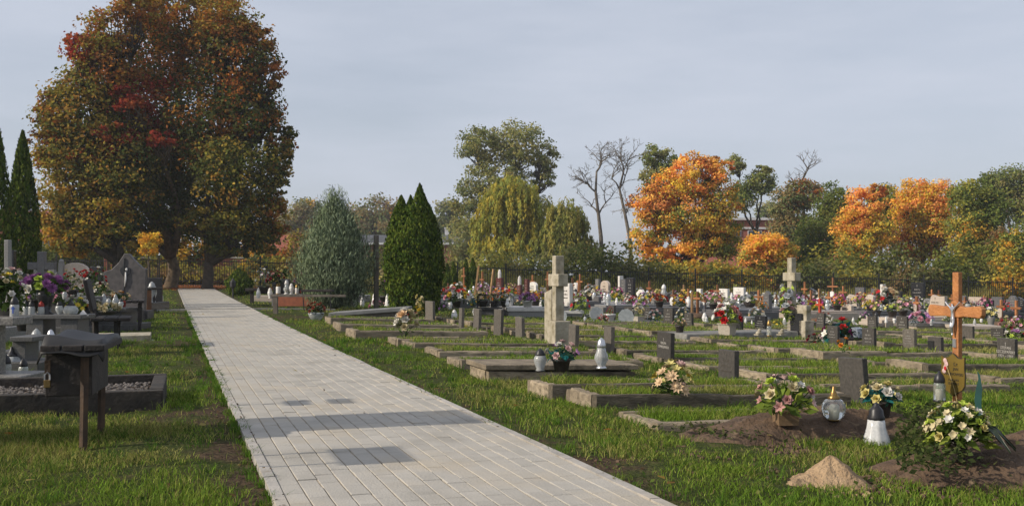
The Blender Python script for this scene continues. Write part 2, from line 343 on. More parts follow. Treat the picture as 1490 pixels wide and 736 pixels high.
# ------------------------------------------------------------------ iron fence along the back
def build_fence():
    c, s_ = math.cos(math.atan(.087)), math.sin(math.atan(.087))
    ang = math.atan(.087); H = 1.3; n = 32; x0 = -30.2; step = 2.5
    root = thing('iron_fence', 'long black iron picket fence along the back of the graveyard', 'fence', (x0*1.0, 53.4+.087*x0, 0), ang)
    pm = MB(); pm.box((0, 0, .74), (.07, .07, 1.62)); pm.ell((0, 0, 1.57), (.05, .05, .035), 8, 4); pmesh = pm.mesh('post', IRON)
    rm = MB(); rm.box((0, 0, 0), (step-.07, .035, .045)); rmesh = rm.mesh('rail', IRON)
    pk = MB()
    for k in range(20):
        x = -step/2+.12+k*(step-.24)/19; pk.box((x, 0, .62), (.022, .022, 1.36)); pk.box((x, 0, 1.335), (.022, .022, .07), top=(.1, .1))
    pkm = pk.mesh('picket_panel', IRON)
    for i in range(n+1):
        X = x0+step*i*c; Y = 53.4+.087*X; z = G(X, Y)
        link('post', pmesh, root, (step*i, 0, z))
        if i < n:
            X2 = x0+step*(i+.5)*c; Y2 = 53.4+.087*X2; z = G(X2, Y2)
            if i == 4: continue
            link('rail', rmesh, root, (step*(i+.5), 0, z+H)); link('rail', rmesh, root, (step*(i+.5), 0, z+.3))
            link('picket_panel', pkm, root, (step*(i+.5), .03, z+.05), kind='stuff')
    X2 = x0+step*4.5*c; Y2 = 53.4+.087*X2
    gt = thing('iron_gate', 'black iron gate in the fence left of the dark maple trunk', 'gate', (X2, Y2, G(X2, Y2)+.06), ang)
    f = MB(); f.box((0, 0, 1.3), (step-.12, .04, .05)); f.box((0, 0, .12), (step-.12, .04, .05)); f.box((-step/2+.09, 0, .7), (.05, .04, 1.2)); f.box((step/2-.09, 0, .7), (.05, .04, 1.2)); f.box((0, 0, .7), (.05, .04, 1.13)); f.build('gate_frame', IRON, gt)
    b = MB()
    for k in range(18): b.box((-step/2+.2+k*(step-.4)/17, .01, .7), (.02, .015, 1.16))
    b.build('gate_bars', IRON, gt, kind='stuff'); hd = MB(); hd.box((.12, -.04, .72), (.14, .03, .03)); hd.build('handle', IRON, gt)
build_fence()
# ------------------------------------------------------------------ buildings beyond the fence
def windows(root, xs, z0, z1, wd, y):
    for x in xs:
        f = MB(); f.box((x, y, (z0+z1)/2), (wd, .08, z1-z0)); w_ = f.build('window', WHITEPT, root)
        q = MB()
        for sx in (-1, 1): q.box((x+sx*wd*.24, y-.05, (z0+z1)/2), (wd*.42, .03, (z1-z0)*.88))
        q.build('pane', WINDK, w_)
def build_buildings():
    b = thing('brick_hall', 'long low red brick hall with grey flat roof behind the clipped thuja', 'building', (-11.3, 118, G(-11.3, 118)), 0)
    z0 = -G(-11.3, 118)
    m = MB(); m.box((0, 7, 2+z0/2), (14, 14, 4.6+z0)); m.build('wall', BRICKR, b)
    m = MB()
    for k in range(6): m = MB(); m.box((-6.9+k*2.75, -.13, 2.2), (.5, .24, 4.2)); m.build('pilaster', BRICKR, b)
    m = MB(); m.box((0, 6.8, 4.62), (14.4, 14.8, .22)); m.build('gutter', WHITEPT, b)
    m = MB(); m.box((0, 7, 5.2), (14, 14, .95), top=(.985, .8)); r = m.build('roof', ROOFD, b)
    m = MB(); m.box((3.6, 4, 6.0), (.5, .5, 1.0)); m.box((3.6, 4, 6.55), (.62, .62, .12)); m.build('chimney', WHITEPT, r)
    windows(b, [-5.5+k*2.75 for k in range(5)], 1.2, 3.2, 1.4, -.05)
    b = thing('brick_warehouse', 'red brick building with white roof line right of the big orange maple', 'building', (27, 108, G(27, 108)), 0)
    z0 = -G(27, 108); h = 6.55+z0
    m = MB(); m.box((0, 8, h/2), (14, 12, h)); m.build('wall', BRICKR, b)
    m = MB(); m.box((0, 7.9, h+.12), (14.4, 12.6, .24)); m.build('roof', WHITEPT, b)
    m = MB(); m.box((0, 1.92, h-.85), (14.1, .16, .2)); m.build('cornice', WHITEPT, b)
    m = MB(); m.add([(-7,-3,2.2),(7,-3,2.2),(7,1.9,h-1.9),(-7,1.9,h-1.9),(-7,-3,2.05),(7,-3,2.05),(7,1.9,h-2.05),(-7,1.9,h-2.05)], [(0,1,2,3),(7,6,5,4),(0,4,5,1),(1,5,6,2),(2,6,7,3),(3,7,4,0)]); m.build('lean_to_roof', ROOFT, b)
    m = MB(); m.box((0, -.6, 1.05), (13.6, 4.4, 2.1)); m.build('lean_to_wall', BRICKR, b)
    windows(b, [-5.5+k*2.2 for k in range(6)], h-1.75, h-1.1, 1.5, 1.96)
    b = thing('house', 'pale house with red tiled roof behind the left thuja', 'house', (-37.5, 76, G(-37.5, 76)), 0)
    m = MB(); m.box((0, 4, 1.6), (13, 8, 3.2)); m.build('wall', RENDERW, b)
    m = MB(); m.add([(-6.8,-.4,3.0),(6.8,-.4,3.0),(6.8,8.4,3.0),(-6.8,8.4,3.0),(-5.5,4,5.4),(5.5,4,5.4)], [(0,1,5,4),(2,3,4,5),(1,2,5),(3,0,4),(3,2,1,0)]); r = m.build('roof', ROOFT, b)
    m = MB(); m.box((-2, 5, 5.4), (.6, .6, 1.4)); m.build('chimney', BRICKR, r)
    windows(b, [-4, -1, 2.4, 4.9], 1.0, 2.3, 1.2, -.04)
    b = thing('brick_shed', 'small brick shed with red pitched roof behind the right maple', 'shed', (-16.6, 74, G(-16.6, 74)), .1)
    m = MB(); m.box((0, 2, 1.2), (3.4, 4, 2.4)); m.build('wall', BRICKR, b); m = MB(); m.add([(-1.9,-.3,2.3),(1.9,-.3,2.3),(1.9,4.3,2.3),(-1.9,4.3,2.3),(-1.9,2,3.6),(1.9,2,3.6)], [(0,1,5,4),(2,3,4,5),(1,2,5),(3,0,4),(3,2,1,0)]); m.build('roof', ROOFT, b); windows(b, [-.8, .8], .9, 1.7, .8, -.04)
    x, y = -19.5, 61
    b = thing('brick_wall', 'low red brick wall behind the gate and maple trunks', 'wall', (x, y, G(x, y)), .05)
    m = MB(); m.box((0, 0, .75), (9, .3, 1.5)); m.build('wall_body', BRICKR, b); m = MB(); m.box((0, 0, 1.53), (9.1, .38, .07)); m.build('coping', EDGING, b)
build_buildings()
# ------------------------------------------------------------------ trees
def unit(a): return a/np.maximum(np.linalg.norm(a, axis=-1, keepdims=True), 1e-9)
def leaves(name, P, out, size, aspect, col, matr, parent, axis=None, rand=.75, up=.25):
    n = len(P); N = unit(unit(out)*.55+np.array([0, 0, up])+rng.normal(size=(n, 3))*rand*.6)
    A = rng.normal(size=(n, 3)) if axis is None else axis+rng.normal(size=(n, 3))*.12
    T = unit(A-N*np.sum(A*N, 1, keepdims=True)); B = np.cross(N, T)
    s = size[:, None] if hasattr(size, '__len__') else size
    w_ = s*aspect
    V = np.stack([P-T*s*.5, P-B*w_*.5+N*s*.06, P+T*s*.5, P+B*w_*.5+N*s*.06], 1).reshape(-1, 3)
    Fc = np.arange(4*n).reshape(n, 4)
    m = npmesh(name, V, Fc, matr, np.repeat(col, 4, 0))
    return link(name, m, parent)
def limb(mb, p0, p1, r0, r1, n=5, bend=.12):
    p0, p1 = Vector(p0), Vector(p1); d = p1-p0; L_ = d.length
    mid = [p0+d*t+Vector((random.gauss(0, 1), random.gauss(0, 1), random.gauss(0, .5)))*L_*bend*math.sin(math.pi*t)*.5 for t in (.33, .66)]
    mb.tube([p0, mid[0], mid[1], p1], [r0, r0*.68+r1*.32, r0*.34+r1*.66, r1], n)
PAL = dict(
    bred=[(.36,.065,.038),(.3,.05,.034),(.42,.12,.045)], mgreen=[(.085,.105,.028),(.11,.125,.033),(.065,.085,.024),(.15,.135,.038)], molive=[(.34,.27,.05),(.27,.23,.045),(.4,.28,.055),(.19,.18,.04),(.38,.21,.045)], mrust=[(.4,.14,.035),(.28,.1,.03),(.46,.2,.04),(.2,.09,.03),(.3,.16,.04)],
    olive=[(.13,.14,.03),(.2,.19,.035),(.26,.22,.04),(.1,.115,.028)],
    green=[(.068,.088,.02),(.09,.11,.025),(.12,.125,.03)],
    dkgreen=[(.042,.058,.016),(.06,.076,.02),(.075,.086,.022)],
    orange=[(.68,.31,.08),(.7,.39,.09),(.6,.25,.085),(.68,.44,.09)],
    yellow=[(.6,.4,.05),(.52,.38,.045),(.62,.33,.04)],
    gold=[(.38,.26,.04),(.3,.23,.04),(.42,.22,.03)],
    red=[(.26,.03,.022),(.33,.05,.03),(.2,.03,.02),(.3,.075,.03)],
    rust=[(.3,.1,.025),(.24,.075,.022),(.35,.15,.03),(.18,.08,.022)],
    brown=[(.14,.095,.045),(.17,.12,.05),(.1,.085,.035)],
    birch=[(.115,.12,.042),(.15,.145,.05),(.09,.1,.035),(.18,.16,.055)],
    willow=[(.3,.27,.05),(.24,.24,.05),(.36,.29,.05),(.18,.2,.045)],
    willow2=[(.2,.2,.05),(.16,.175,.045),(.25,.22,.055)],
    thuja=[(.042,.072,.012),(.068,.1,.016),(.1,.125,.02),(.026,.046,.01)],
    juniper=[(.12,.155,.085),(.19,.23,.14),(.04,.06,.035),(.14,.17,.09)],
    olivegrey=[(.09,.1,.04),(.12,.12,.05),(.07,.085,.033),(.14,.125,.05)])
for k_, f_ in dict(olive=1.55, green=1.8, dkgreen=1.7, birch=1.75, willow=1.45, willow2=1.6, olivegrey=1.8, brown=1.7, gold=1.3, rust=1.25, red=1.25, orange=1.1, yellow=1.1, thuja=1.25, juniper=1.5).items():
    PAL[k_] = [tuple(x*f_ for x in c) for c in PAL[k_]]
def tree(label, Y, base, blobs, n, lsize, trunk=.2, group='trees beyond the fence', name='broadleaf_tree', bark=BARK, clump=.17, depth=1.0, gz=None, sparse=1.0, fork=.3, cover=None):
    bright = 1.0
    if group != 'big autumn maples at the end of the path': n = int(n*3.2); lsize *= .54; bright = 1.25
    S = F/Y; X0 = (base-745)/S; z0 = G(X0, Y) if gz is None else gz
    root = thing(name, label, 'tree', (X0, Y, z0), 0, group)
    ctr = []; Ps = []; Os = []; Cs = []; tot = sum((b[2]*b[3]) for b in blobs)
    sk = MB(); zc = min(1+(396-b[1]-b[3]*.5)/S-z0 for b in blobs)
    fk = Vector((0, 0, max(zc*.75, .3)))
    top = max(blobs, key=lambda b: b[1] < 0 or -b[1])
    sk.tube([(0, 0, -.1), (random.gauss(0, .03), 0, fk.z*.1), (random.gauss(0, .06), random.gauss(0, .05), fk.z*.55), fk], [trunk*1.45, trunk*1.05, trunk*.92, trunk*.82], 9)
    for (px, py, rx, ry, pal, *rest) in blobs:
        dy = rest[0] if rest else 0.0
        q_ = (Y+dy)/F; c = np.array([(px-745)*q_-X0, dy, 1+(396-py)*q_-z0]); r = np.array([rx/S, rx/S*depth, ry/S])
        hub = Vector(c)*.8+fk*.2; limb(sk, fk*.92, hub, trunk*.62, trunk*.28, 6)
        nb = int(n*rx*ry/tot); nc = max(5, int(nb/55*sparse)); per = max(4, nb//nc)
        d = unit(rng.normal(size=(nc, 3))); d[:, 2] += .12
        rad = (rng.uniform(.12, 1, nc))**(1/2.6)
        cc = c+d*rad[:, None]*r*(1-clump*.8)
        for k in range(0, nc, max(1, nc//14)): limb(sk, hub, cc[k], trunk*.24, trunk*.035, 4, .2)
        pl = [PAL[p] for p in pal.split('+')]
        for k in range(nc):
            sg = clump*r.min()*rng.uniform(.6, 1.3)
            m = int(per*rng.uniform(.5, 1.5))
            o = np.clip(rng.normal(size=(m, 3)), -1.7, 1.7)*np.array([1.15, 1.15, .7])*sg
            P = cc[k]+o; p_ = pl[rng.integers(len(pl))]; base_c = np.array(p_[rng.integers(len(p_))])
            cols = bright*base_c*rng.uniform(.7, 1.3, (m, 1))*rng.uniform(.9, 1.1, (m, 3))
            mixm = rng.random(m) < .22
            if mixm.any():
                q_ = pl[rng.integers(len(pl))]; cols[mixm] = bright*np.array(q_)[rng.integers(len(q_), size=mixm.sum())]*rng.uniform(.75, 1.25, (mixm.sum(), 1))
            Ps.append(P); Os.append((P-c)/r+o/sg*.25); Cs.append(cols)
    P = np.concatenate(Ps); ok = P[:, 2] > .15
    sz = lsize*rng.uniform(.65, 1.3, len(P))
    sk.build('trunk', bark, root, True)
    leaves('crown', P[ok], np.concatenate(Os)[ok], sz[ok], .72, np.concatenate(Cs)[ok], LEAF, root)
    return root
def willow(label, Y, base, blobs, n, lsize, pal, group='trees beyond the fence', trunk=.25, frac=.65):
    S = F/Y; X0 = (base-745)/S; z0 = G(X0, Y); root = thing('weeping_willow', label, 'tree', (X0, Y, z0), 0, group)
    sk = MB(); Ps = []; Os = []; Cs = []; tot = sum(b[2]*b[3] for b in blobs)
    fk = Vector((0, 0, 2.2)); sk.tube([(0, 0, -.1), (.05, 0, 1.1), fk], [trunk*1.4, trunk, trunk*.8], 8)
    p_ = np.array(PAL[pal])
    for (px, py, rx, ry, *dy) in blobs:
        c = np.array([(px-745)/S-X0, dy[0] if dy else 0, 1+(396-py)/S-z0]); r = np.array([rx/S, rx/S, ry/S])
        limb(sk, fk*.95, Vector(c)+Vector((0, 0, r[2]*.3)), trunk*.6, trunk*.2, 6)
        nb = int(n*rx*ry/tot); ns = max(8, nb//28)
        d = unit(rng.normal(size=(ns, 3))); d[:, 2] = np.abs(d[:, 2])*.9+.05; st = c+unit(d)*r*rng.uniform(.55, 1.05, (ns, 1))
        for k in range(ns):
            L_ = r[2]*rng.uniform(.5, 1.7)*frac; m = 28; t = rng.random(m)
            P = st[k]+np.stack([d[k, 0]*.25*np.sqrt(t)*r[0]*.5+rng.normal(0, .07, m), d[k, 1]*.1*t+rng.normal(0, .07, m), -t*L_], 1)
            Ps.append(P); Os.append(np.repeat(d[k][None], m, 0)*np.array([1, 1, .2])); Cs.append(p_[rng.integers(len(p_))]*rng.uniform(.7, 1.3, (m, 1)))
            if k % max(1, ns//16) == 0: limb(sk, c, st[k], trunk*.2, trunk*.03, 4)
    P = np.concatenate(Ps); ok = P[:, 2] > .15
    sk.build('trunk', BARK, root, True)
    leaves('crown', P[ok], np.concatenate(Os)[ok], lsize*rng.uniform(.7, 1.3, ok.sum()), .32, np.concatenate(Cs)[ok], LEAF, root, axis=np.array([0, 0, -1.0]))
def bare_tree(label, Y, pts, px_tr, seed, group='trees beyond the fence', spread=1.0, depth=5, twigs=None):
    S = F/Y; random.seed(seed); X0 = (pts[0][0]-745)/S; z0 = G(X0, Y)
    root = thing('bare_tree', label, 'tree', (X0, Y, z0), 0, group); sk = MB(); tw = MB()
    P = [Vector(((p[0]-745)/S-X0, random.gauss(0, .2), 1+(396-p[1])/S-z0)) for p in pts]; P[0].z = -.1
    r = px_tr/S/2; sk.tube(P, [r*(1-.6*i/(len(P)-1)) for i in range(len(P))], 7)
    def grow(p, d, L_, r, k):
        q = p+d*L_; n1 = d.cross(Vector((random.gauss(0, 1), random.gauss(0, 1), random.gauss(0, 1)))).normalized()
        m_ = p+d*L_*.5+n1*L_*.1; (sk if k > 2 else tw).tube([p, m_, q], [r, r*.8, r*.6], 5 if k > 2 else 3)
        if k == 0: return
        for _ in range(random.choice((2, 2, 3))):
            e = (d+Vector((random.gauss(0, 1), random.gauss(0, .8), random.gauss(.12, .6)))*.62*spread).normalized()
            grow(q, e, L_*random.uniform(.62, .85), max(r*.6, .016), k-1)
        if k > 1:
            e = (d+Vector((random.gauss(0, 1), random.gauss(0, .8), random.gauss(0, .6)))*.9*spread).normalized(); grow(m_, e, L_*.6, max(r*.4, .015), k-2)
    for i in range(1, len(P)):
        for s in range(2 if i < len(P)-1 else 3):
            d = (P[i]-P[i-1]).normalized(); e = (d+Vector((random.choice((-1, 1))*random.uniform(.5, 1.1), random.gauss(0, .6), random.uniform(.0, .5)))*spread*(1 if i < len(P)-1 else .6)).normalized()
            if i > 1 or len(P) < 4: grow(P[i], e, (P[-1].z*.105)*random.uniform(.8, 1.15), r*.42, depth-1)
    sk.build('trunk', BARKGREY, root, True); tw.build('twigs', BARKGREY, root, kind='stuff')
def conifer(name, label, px, ytop, ybase, wpx, Y, pal, n, ls, peaks, asp=.35, feather=0, group=None, bulge=.35, lean=.35, matr=None, rough=.12, pw=.8, base_r=.62):
    S = F/Y; X0 = (px-745)/S; z0 = G(X0, Y); root = thing(name, label, 'shrub' if wpx < 40 and name == 'dwarf_conifer' else 'tree', (X0, Y, z0), 0, group)
    H = 1+(396-ytop)/S-z0; Rr = wpx/S/2; pal = np.array(PAL[pal]); Ps = []; Os = []; As = []; Cs = []
    for (ox, hf, rf, *pq) in peaks:
        m = int(n/len(peaks)); t = rng.random(m)**.9; a = rng.uniform(0, 2*np.pi, m)
        prof = np.where(t < bulge, base_r+(1-base_r)*np.sin(np.pi/2*t/bulge), np.cos(np.pi/2*((t-bulge)/(1-bulge)))**(pq[0] if pq else pw))*(1-.1*t)
        lump = 1+rough*np.sin(a*5+t*9+ox*7)*np.sin(t*23+a*3)+rough*.6*np.sin(a*11-t*31)
        rr = Rr*rf*prof*lump*(1-.55*rng.random(m)**2.2)
        z = .06+t*(H*hf-.06)
        P = np.stack([ox*Rr+rr*np.cos(a), rr*np.sin(a), z], 1); out = np.stack([np.cos(a), np.sin(a), .15*np.ones(m)], 1)
        A = out*lean+np.array([0, 0, 1.0])
        if feather: P = P+A*rng.random((m, 1))**3*feather
        cidx = ((np.sin(a*6+z*7/H*3)+np.sin(z*40/H+a*4))*.5+1)/2*.999
        c = pal[(np.clip(cidx+rng.normal(0, .2, m), 0, .999)*len(pal)).astype(int)]*rng.uniform(.75, 1.25, (m, 1))
        Ps.append(P); Os.append(out); As.append(A); Cs.append(c)
    tr = MB(); tr.tube([(0, 0, -.1), (0, 0, H*.3), (0, 0, H*.8)], [Rr*.12, Rr*.09, Rr*.03], 7); tr.build('trunk', BARK, root, True)
    P = np.concatenate(Ps)
    leaves('crown', P, np.concatenate(Os), ls*rng.uniform(.6, 1.35, len(P)), asp, np.concatenate(Cs), matr or NEEDLE, root, axis=np.concatenate(As), rand=.6, up=0)
    return root
def shrub(label, px, py, w_, h, Y, pal, n, ls, group='shrubs behind the fence', name='leafy_shrub'):
    S = F/Y; X0 = (px-745)/S; z0 = G(X0, Y); root = thing(name, label, 'shrub', (X0, Y, z0), 0, group)
    H = max(1+(396-py)/S-z0, .5); Rr = w_/S/2; pl = [PAL[p] for p in pal.split('+')]; st = MB(); Ps = []; Os = []; Cs = []
    nc = max(8, n//45)
    for k in range(nc):
        a = random.uniform(0, 6.28); rr = math.sqrt(random.random()); t = random.random()**.8
        lim = math.cos(rr*1.15)**.6
        c = np.array([Rr*rr*math.cos(a), Rr*.7*rr*math.sin(a), H*(.08+.88*t*lim)]); m = max(4, int(n/nc*random.uniform(.5, 1.5)))
        o = rng.normal(size=(m, 3))*np.array([.13*Rr+.1, .13*Rr+.1, .07*H+.08])
        p_ = pl[rng.integers(len(pl))]; Ps.append(c+o); Os.append(o+np.array([c[0], c[1], H*.3])*.6); Cs.append(1.0*np.array(p_[rng.integers(len(p_))])*rng.uniform(.7, 1.3, (m, 1))*np.array([1.06, 1, .95]))
        if k % 3 == 0: st.tube([(c[0]*.2, c[1]*.2, -.05), (c[0]*.6, c[1]*.6, c[2]*.5), tuple(c)], [.03, .02, .008], 4)
    P = np.concatenate(Ps); ok = P[:, 2] > .02
    st.build('stems', BARK, root); leaves('foliage', P[ok], np.concatenate(Os)[ok], ls*rng.uniform(.65, 1.3, ok.sum()), .7, np.concatenate(Cs)[ok], LEAF, root)
def build_trees():
    G1 = 'big autumn maples at the end of the path'
    tree('left maple of the big trio with olive yellow crown', 46, 172, [
        (125, 190, 66, 95, 'molive+molive+mgreen'), (104, 275, 50, 80, 'molive'), (150, 112, 56, 56, 'molive+mrust'), (84, 172, 34, 40, 'mrust+molive', -.5), (140, 320, 62, 55, 'molive+gold+mgreen'), (122, 76, 30, 30, 'mrust+red', -.3), (160, 50, 46, 40, 'mrust+molive'), (195, 12, 38, 34, 'molive+mrust'), (66, 215, 26, 40, 'molive+mrust'), (180, 250, 66, 86, 'mgreen+molive'), (84, 326, 32, 44, 'molive+gold'), (112, 350, 46, 34, 'molive+gold'), (180, 345, 46, 34, 'mgreen+molive')], 50000, .16, .26, G1, 'maple_tree', clump=.15, sparse=1.4)
    tree('middle maple of the big trio with red crown and sunlit tan trunk', 49, 249, [
        (240, 92, 80, 68, 'mrust+mrust+mgreen'), (200, 165, 66, 58, 'red+mrust', -1.6), (190, 150, 34, 22, 'bred', -3.4), (172, 198, 38, 18, 'bred', -3.6), (236, 204, 24, 16, 'bred', -3.6), (110, 60, 20, 12, 'bred+mrust', -.5), (175, 218, 52, 34, 'red+mrust', -2.6), (128, 226, 30, 16, 'bred+mrust', -3.6), (262, 36, 70, 42, 'mrust+molive'), (240, 240, 85, 75, 'mgreen'), (308, -8, 60, 30, 'molive+mrust+gold'), (222, -8, 34, 28, 'molive+gold'), (250, 305, 90, 50, 'mgreen'), (235, 345, 60, 26, 'mgreen+molive')], 52000, .16, .3, G1, 'maple_tree', bark=BARKSUN, clump=.15, sparse=1.4)
    tree('right maple of the big trio with dark leaning trunk beside the path end', 47, 303, [
        (342, 92, 62, 66, 'mrust+mgreen'), (362, 170, 52, 56, 'mrust+mgreen+mgreen'), (345, 255, 70, 62, 'mgreen+mgreen+molive', -.8), (300, 190, 66, 76, 'mgreen+mgreen+mrust'), (362, 322, 58, 44, 'molive+mgreen'), (330, 36, 52, 40, 'mrust+molive'), (310, 325, 56, 34, 'mgreen+molive'), (392, 112, 24, 24, 'mrust'), (406, 250, 22, 44, 'mgreen+molive'), (375, 60, 26, 26, 'mrust+molive'), (322, 352, 34, 26, 'mgreen+molive'), (406, 205, 24, 30, 'mgreen+molive+mrust'), (388, 165, 24, 14, 'mrust+mgreen'), (398, 315, 26, 40, 'molive+mrust'), (385, 350, 36, 26, 'molive+mgreen'), (345, 360, 32, 18, 'mgreen+molive')], 52000, .16, .26, G1, 'maple_tree', clump=.15, sparse=1.4)
    tree('small yellow leaved sapling between the left tombs and maple trunks', 44, 216, [(216, 355, 20, 20, 'yellow+gold')], 420, .2, .05, None, 'young_tree')
    # conifers
    conifer('thuja_tree', 'narrow dark green thuja left of the olive maple', 33, 192, 400, 50, 27, 'thuja', 12000, .12, [(0, 1, 1)], bulge=.3)
    conifer('thuja_tree', 'dark thuja cut off by the left picture edge', -6, 176, 400, 52, 25.5, 'thuja', 9000, .12, [(0, 1, 1)], bulge=.3)
    conifer('juniper_tree', 'blue green feathery juniper with pointed top right of the path', 487, 288, 442, 104, 27.5, 'juniper', 46000, .115, [(0, 1, .8), (-.22, .8, .8), (.24, .78, .8), (.05, .88, .9), (-.05, .7, .95)], asp=.15, feather=.34, bulge=.4, lean=.42, rough=.3, base_r=.45, pw=.75)
    conifer('thuja_tree', 'dense clipped green thuja with three pointed tips beside the grey slab', 602, 268, 457, 91, 24.5, 'thuja', 52000, .075, [(0, .8, 1), (0, .78, 1), (-.4, .91, .56, .8), (.2, 1.0, .56, .9), (-.1, .91, .5, .9), (.42, .86, .55, .7), (0, .84, .95)], asp=.5, bulge=.5, lean=.25, rough=.06, pw=.42)
    conifer('dwarf_conifer', 'small round yellow green conifer bush beside the path end', 348, 394, 433, 38, 37, 'thuja', 4200, .13, [(0, 1, 1)], asp=.4, bulge=.4, feather=.06)
    for i, (px, yt, w_, l_) in enumerate(((651, 384, 11, 'leftmost of four slim thujas beside the big thuja'), (660, 382, 13, 'second slim thuja right of the big clipped thuja'), (678, 378, 11, 'third slim thuja behind the leaning wooden planks'), (688, 376, 14, 'rightmost of the four slim thujas'))):
        conifer('slim_thuja', l_, px, yt, 430, w_, 43+i*.6, 'thuja', 1500, .14, [(0, 1, 1)], group='slim thujas in a row', bulge=.4)
    conifer('young_conifer', 'small golden conifer behind the fence left of the stone cross', 728, 376, 410, 22, 56, 'willow', 900, .2, [(0, 1, 1)], bulge=.1)
    # beyond the fence, far to near
    T = tree
    T('tall loose olive tree rising above the yellow willow', 92, 735, [(700, 215, 40, 33, 'birch'), (755, 215, 52, 36, 'birch'), (793, 233, 26, 20, 'birch'), (725, 262, 52, 34, 'birch'), (690, 292, 42, 30, 'birch+olivegrey'), (684, 345, 42, 40, 'birch+olivegrey'), (790, 260, 18, 22, 'birch'), (760, 320, 52, 40, 'birch+olivegrey')], 9000, .42, .3, clump=.16, fork=.4)
    willow('yellow green weeping willow in front of the tall olive tree', 74, 742, [(750, 300, 50, 44), (775, 345, 38, 34), (722, 330, 36, 34), (745, 275, 28, 22), (745, 362, 60, 24)], 24000, .32, 'willow')
    willow('smaller dull green weeping willow left of the bare trees', 72, 822, [(823, 330, 32, 42), (808, 360, 34, 30), (845, 365, 26, 28)], 15000, .3, 'willow2', frac=.6)
    bare_tree('bare leafless tree with curved trunk right of the willows', 78, [(878, 400), (874, 345), (871, 312), (866, 280), (868, 250)], 7, 5)
    bare_tree('second bare tree leaning toward the orange maple', 80, [(922, 400), (916, 345), (910, 312), (902, 275), (908, 248)], 6.5, 9)
    T('thin crowned green tree left behind the orange maple', 88, 962, [(950, 228, 20, 18, 'birch+green'), (972, 238, 20, 24, 'birch+green'), (950, 262, 22, 26, 'birch'), (965, 300, 30, 40, 'birch+olivegrey')], 2600, .4, .2, clump=.2)
    T('large orange and yellow maple rounded behind the fence', 66, 1000, [(1015, 258, 48, 34, 'orange+orange+gold'), (1035, 246, 34, 20, 'orange+rust'), (952, 300, 40, 34, 'orange+rust'), (1000, 316, 58, 44, 'orange+yellow+gold+olive'), (1045, 295, 36, 42, 'gold+green+orange'), (940, 346, 36, 30, 'yellow+orange+olive'), (985, 372, 50, 24, 'orange+yellow'), (1055, 345, 30, 42, 'gold+olive+green'), (985, 272, 38, 28, 'orange+yellow'), (960, 376, 34, 18, 'orange+yellow'), (1030, 350, 40, 30, 'yellow+olive+orange')], 13000, .3, .24, clump=.14)
    T('loose green tree right behind the orange maple', 90, 1100, [(1070, 240, 16, 16, 'birch'), (1106, 268, 24, 20, 'green+birch'), (1078, 288, 22, 24, 'green+birch'), (1110, 250, 14, 10, 'birch')], 2000, .4, .17, clump=.22)
    T('small orange yellow maple in front of the red warehouse', 61, 1115, [(1112, 362, 34, 26, 'orange+yellow'), (1095, 378, 24, 20, 'orange+olive'), (1140, 372, 24, 22, 'gold+orange+olive')], 3500, .28, .12, clump=.2)
    bare_tree('thin bare treetop above the brown tree', 84, [(1172, 400), (1170, 330), (1168, 285), (1166, 262)], 6, 14, spread=1.1, depth=4)
    T('dull brown green tree between warehouse and dark green tree', 80, 1160, [(1150, 305, 32, 38, 'brown+olivegrey'), (1172, 285, 34, 26, 'brown+rust+olivegrey'), (1150, 350, 36, 40, 'brown+olivegrey')], 4500, .36, .2)
    T('dark green rounded tree left of the first right orange tree', 70, 1205, [(1212, 300, 30, 34, 'green+dkgreen'), (1195, 345, 38, 36, 'green+dkgreen'), (1180, 375, 34, 26, 'dkgreen+green'), (1222, 330, 24, 34, 'dkgreen')], 6000, .3, .2)
    T('green topped tree peeking between the two right orange trees', 78, 1280, [(1286, 290, 28, 24, 'green+gold'), (1280, 330, 40, 40, 'green+dkgreen')], 3000, .34, .2)
    T('orange topped tree with yellow green base right of the dark green tree', 67, 1252, [(1256, 300, 30, 26, 'orange'), (1238, 335, 28, 36, 'orange+gold'), (1268, 338, 32, 38, 'orange+yellow+olive'), (1250, 355, 40, 30, 'yellow+olive+gold'), (1245, 365, 36, 26, 'yellow+orange+olive'), (1275, 280, 18, 12, 'orange+rust')], 7000, .28, .18)
    T('tall bright orange maple behind the orange wooden cross', 69, 1340, [(1335, 292, 36, 30, 'orange+yellow+gold'), (1368, 288, 24, 26, 'orange'), (1345, 330, 46, 36, 'orange+yellow+olive'), (1315, 310, 24, 26, 'orange+yellow'), (1330, 360, 44, 30, 'orange+rust+olive'), (1350, 300, 40, 36, 'orange+yellow'), (1365, 355, 26, 30, 'orange+rust')], 9000, .29, .2)
    T('tall green tree with yellow patches right of the bright orange maple', 66, 1418, [(1410, 290, 30, 30, 'olive+green'), (1408, 340, 34, 40, 'green+olive+gold'), (1440, 320, 30, 44, 'dkgreen+green'), (1430, 370, 44, 30, 'green+dkgreen')], 8000, .3, .22)
    T('big olive tree cut off by the right picture edge', 82, 1475, [(1460, 270, 34, 30, 'olivegrey+green'), (1490, 290, 40, 46, 'olivegrey+green'), (1440, 262, 14, 12, 'dkgreen'), (1520, 310, 40, 60, 'olivegrey')], 6000, .36, .26)
    T('low yellow green tree at the right picture edge behind the fence', 60, 1486, [(1482, 365, 28, 38, 'olive+gold+green'), (1510, 350, 34, 50, 'olive+green'), (1465, 390, 24, 22, 'olive+gold')], 4000, .26, .14)
    T('reddish brown bush tree beside the right edge green tree', 63, 1455, [(1455, 350, 18, 20, 'rust+brown'), (1450, 375, 20, 20, 'rust+dkgreen')], 1300, .26, .1)
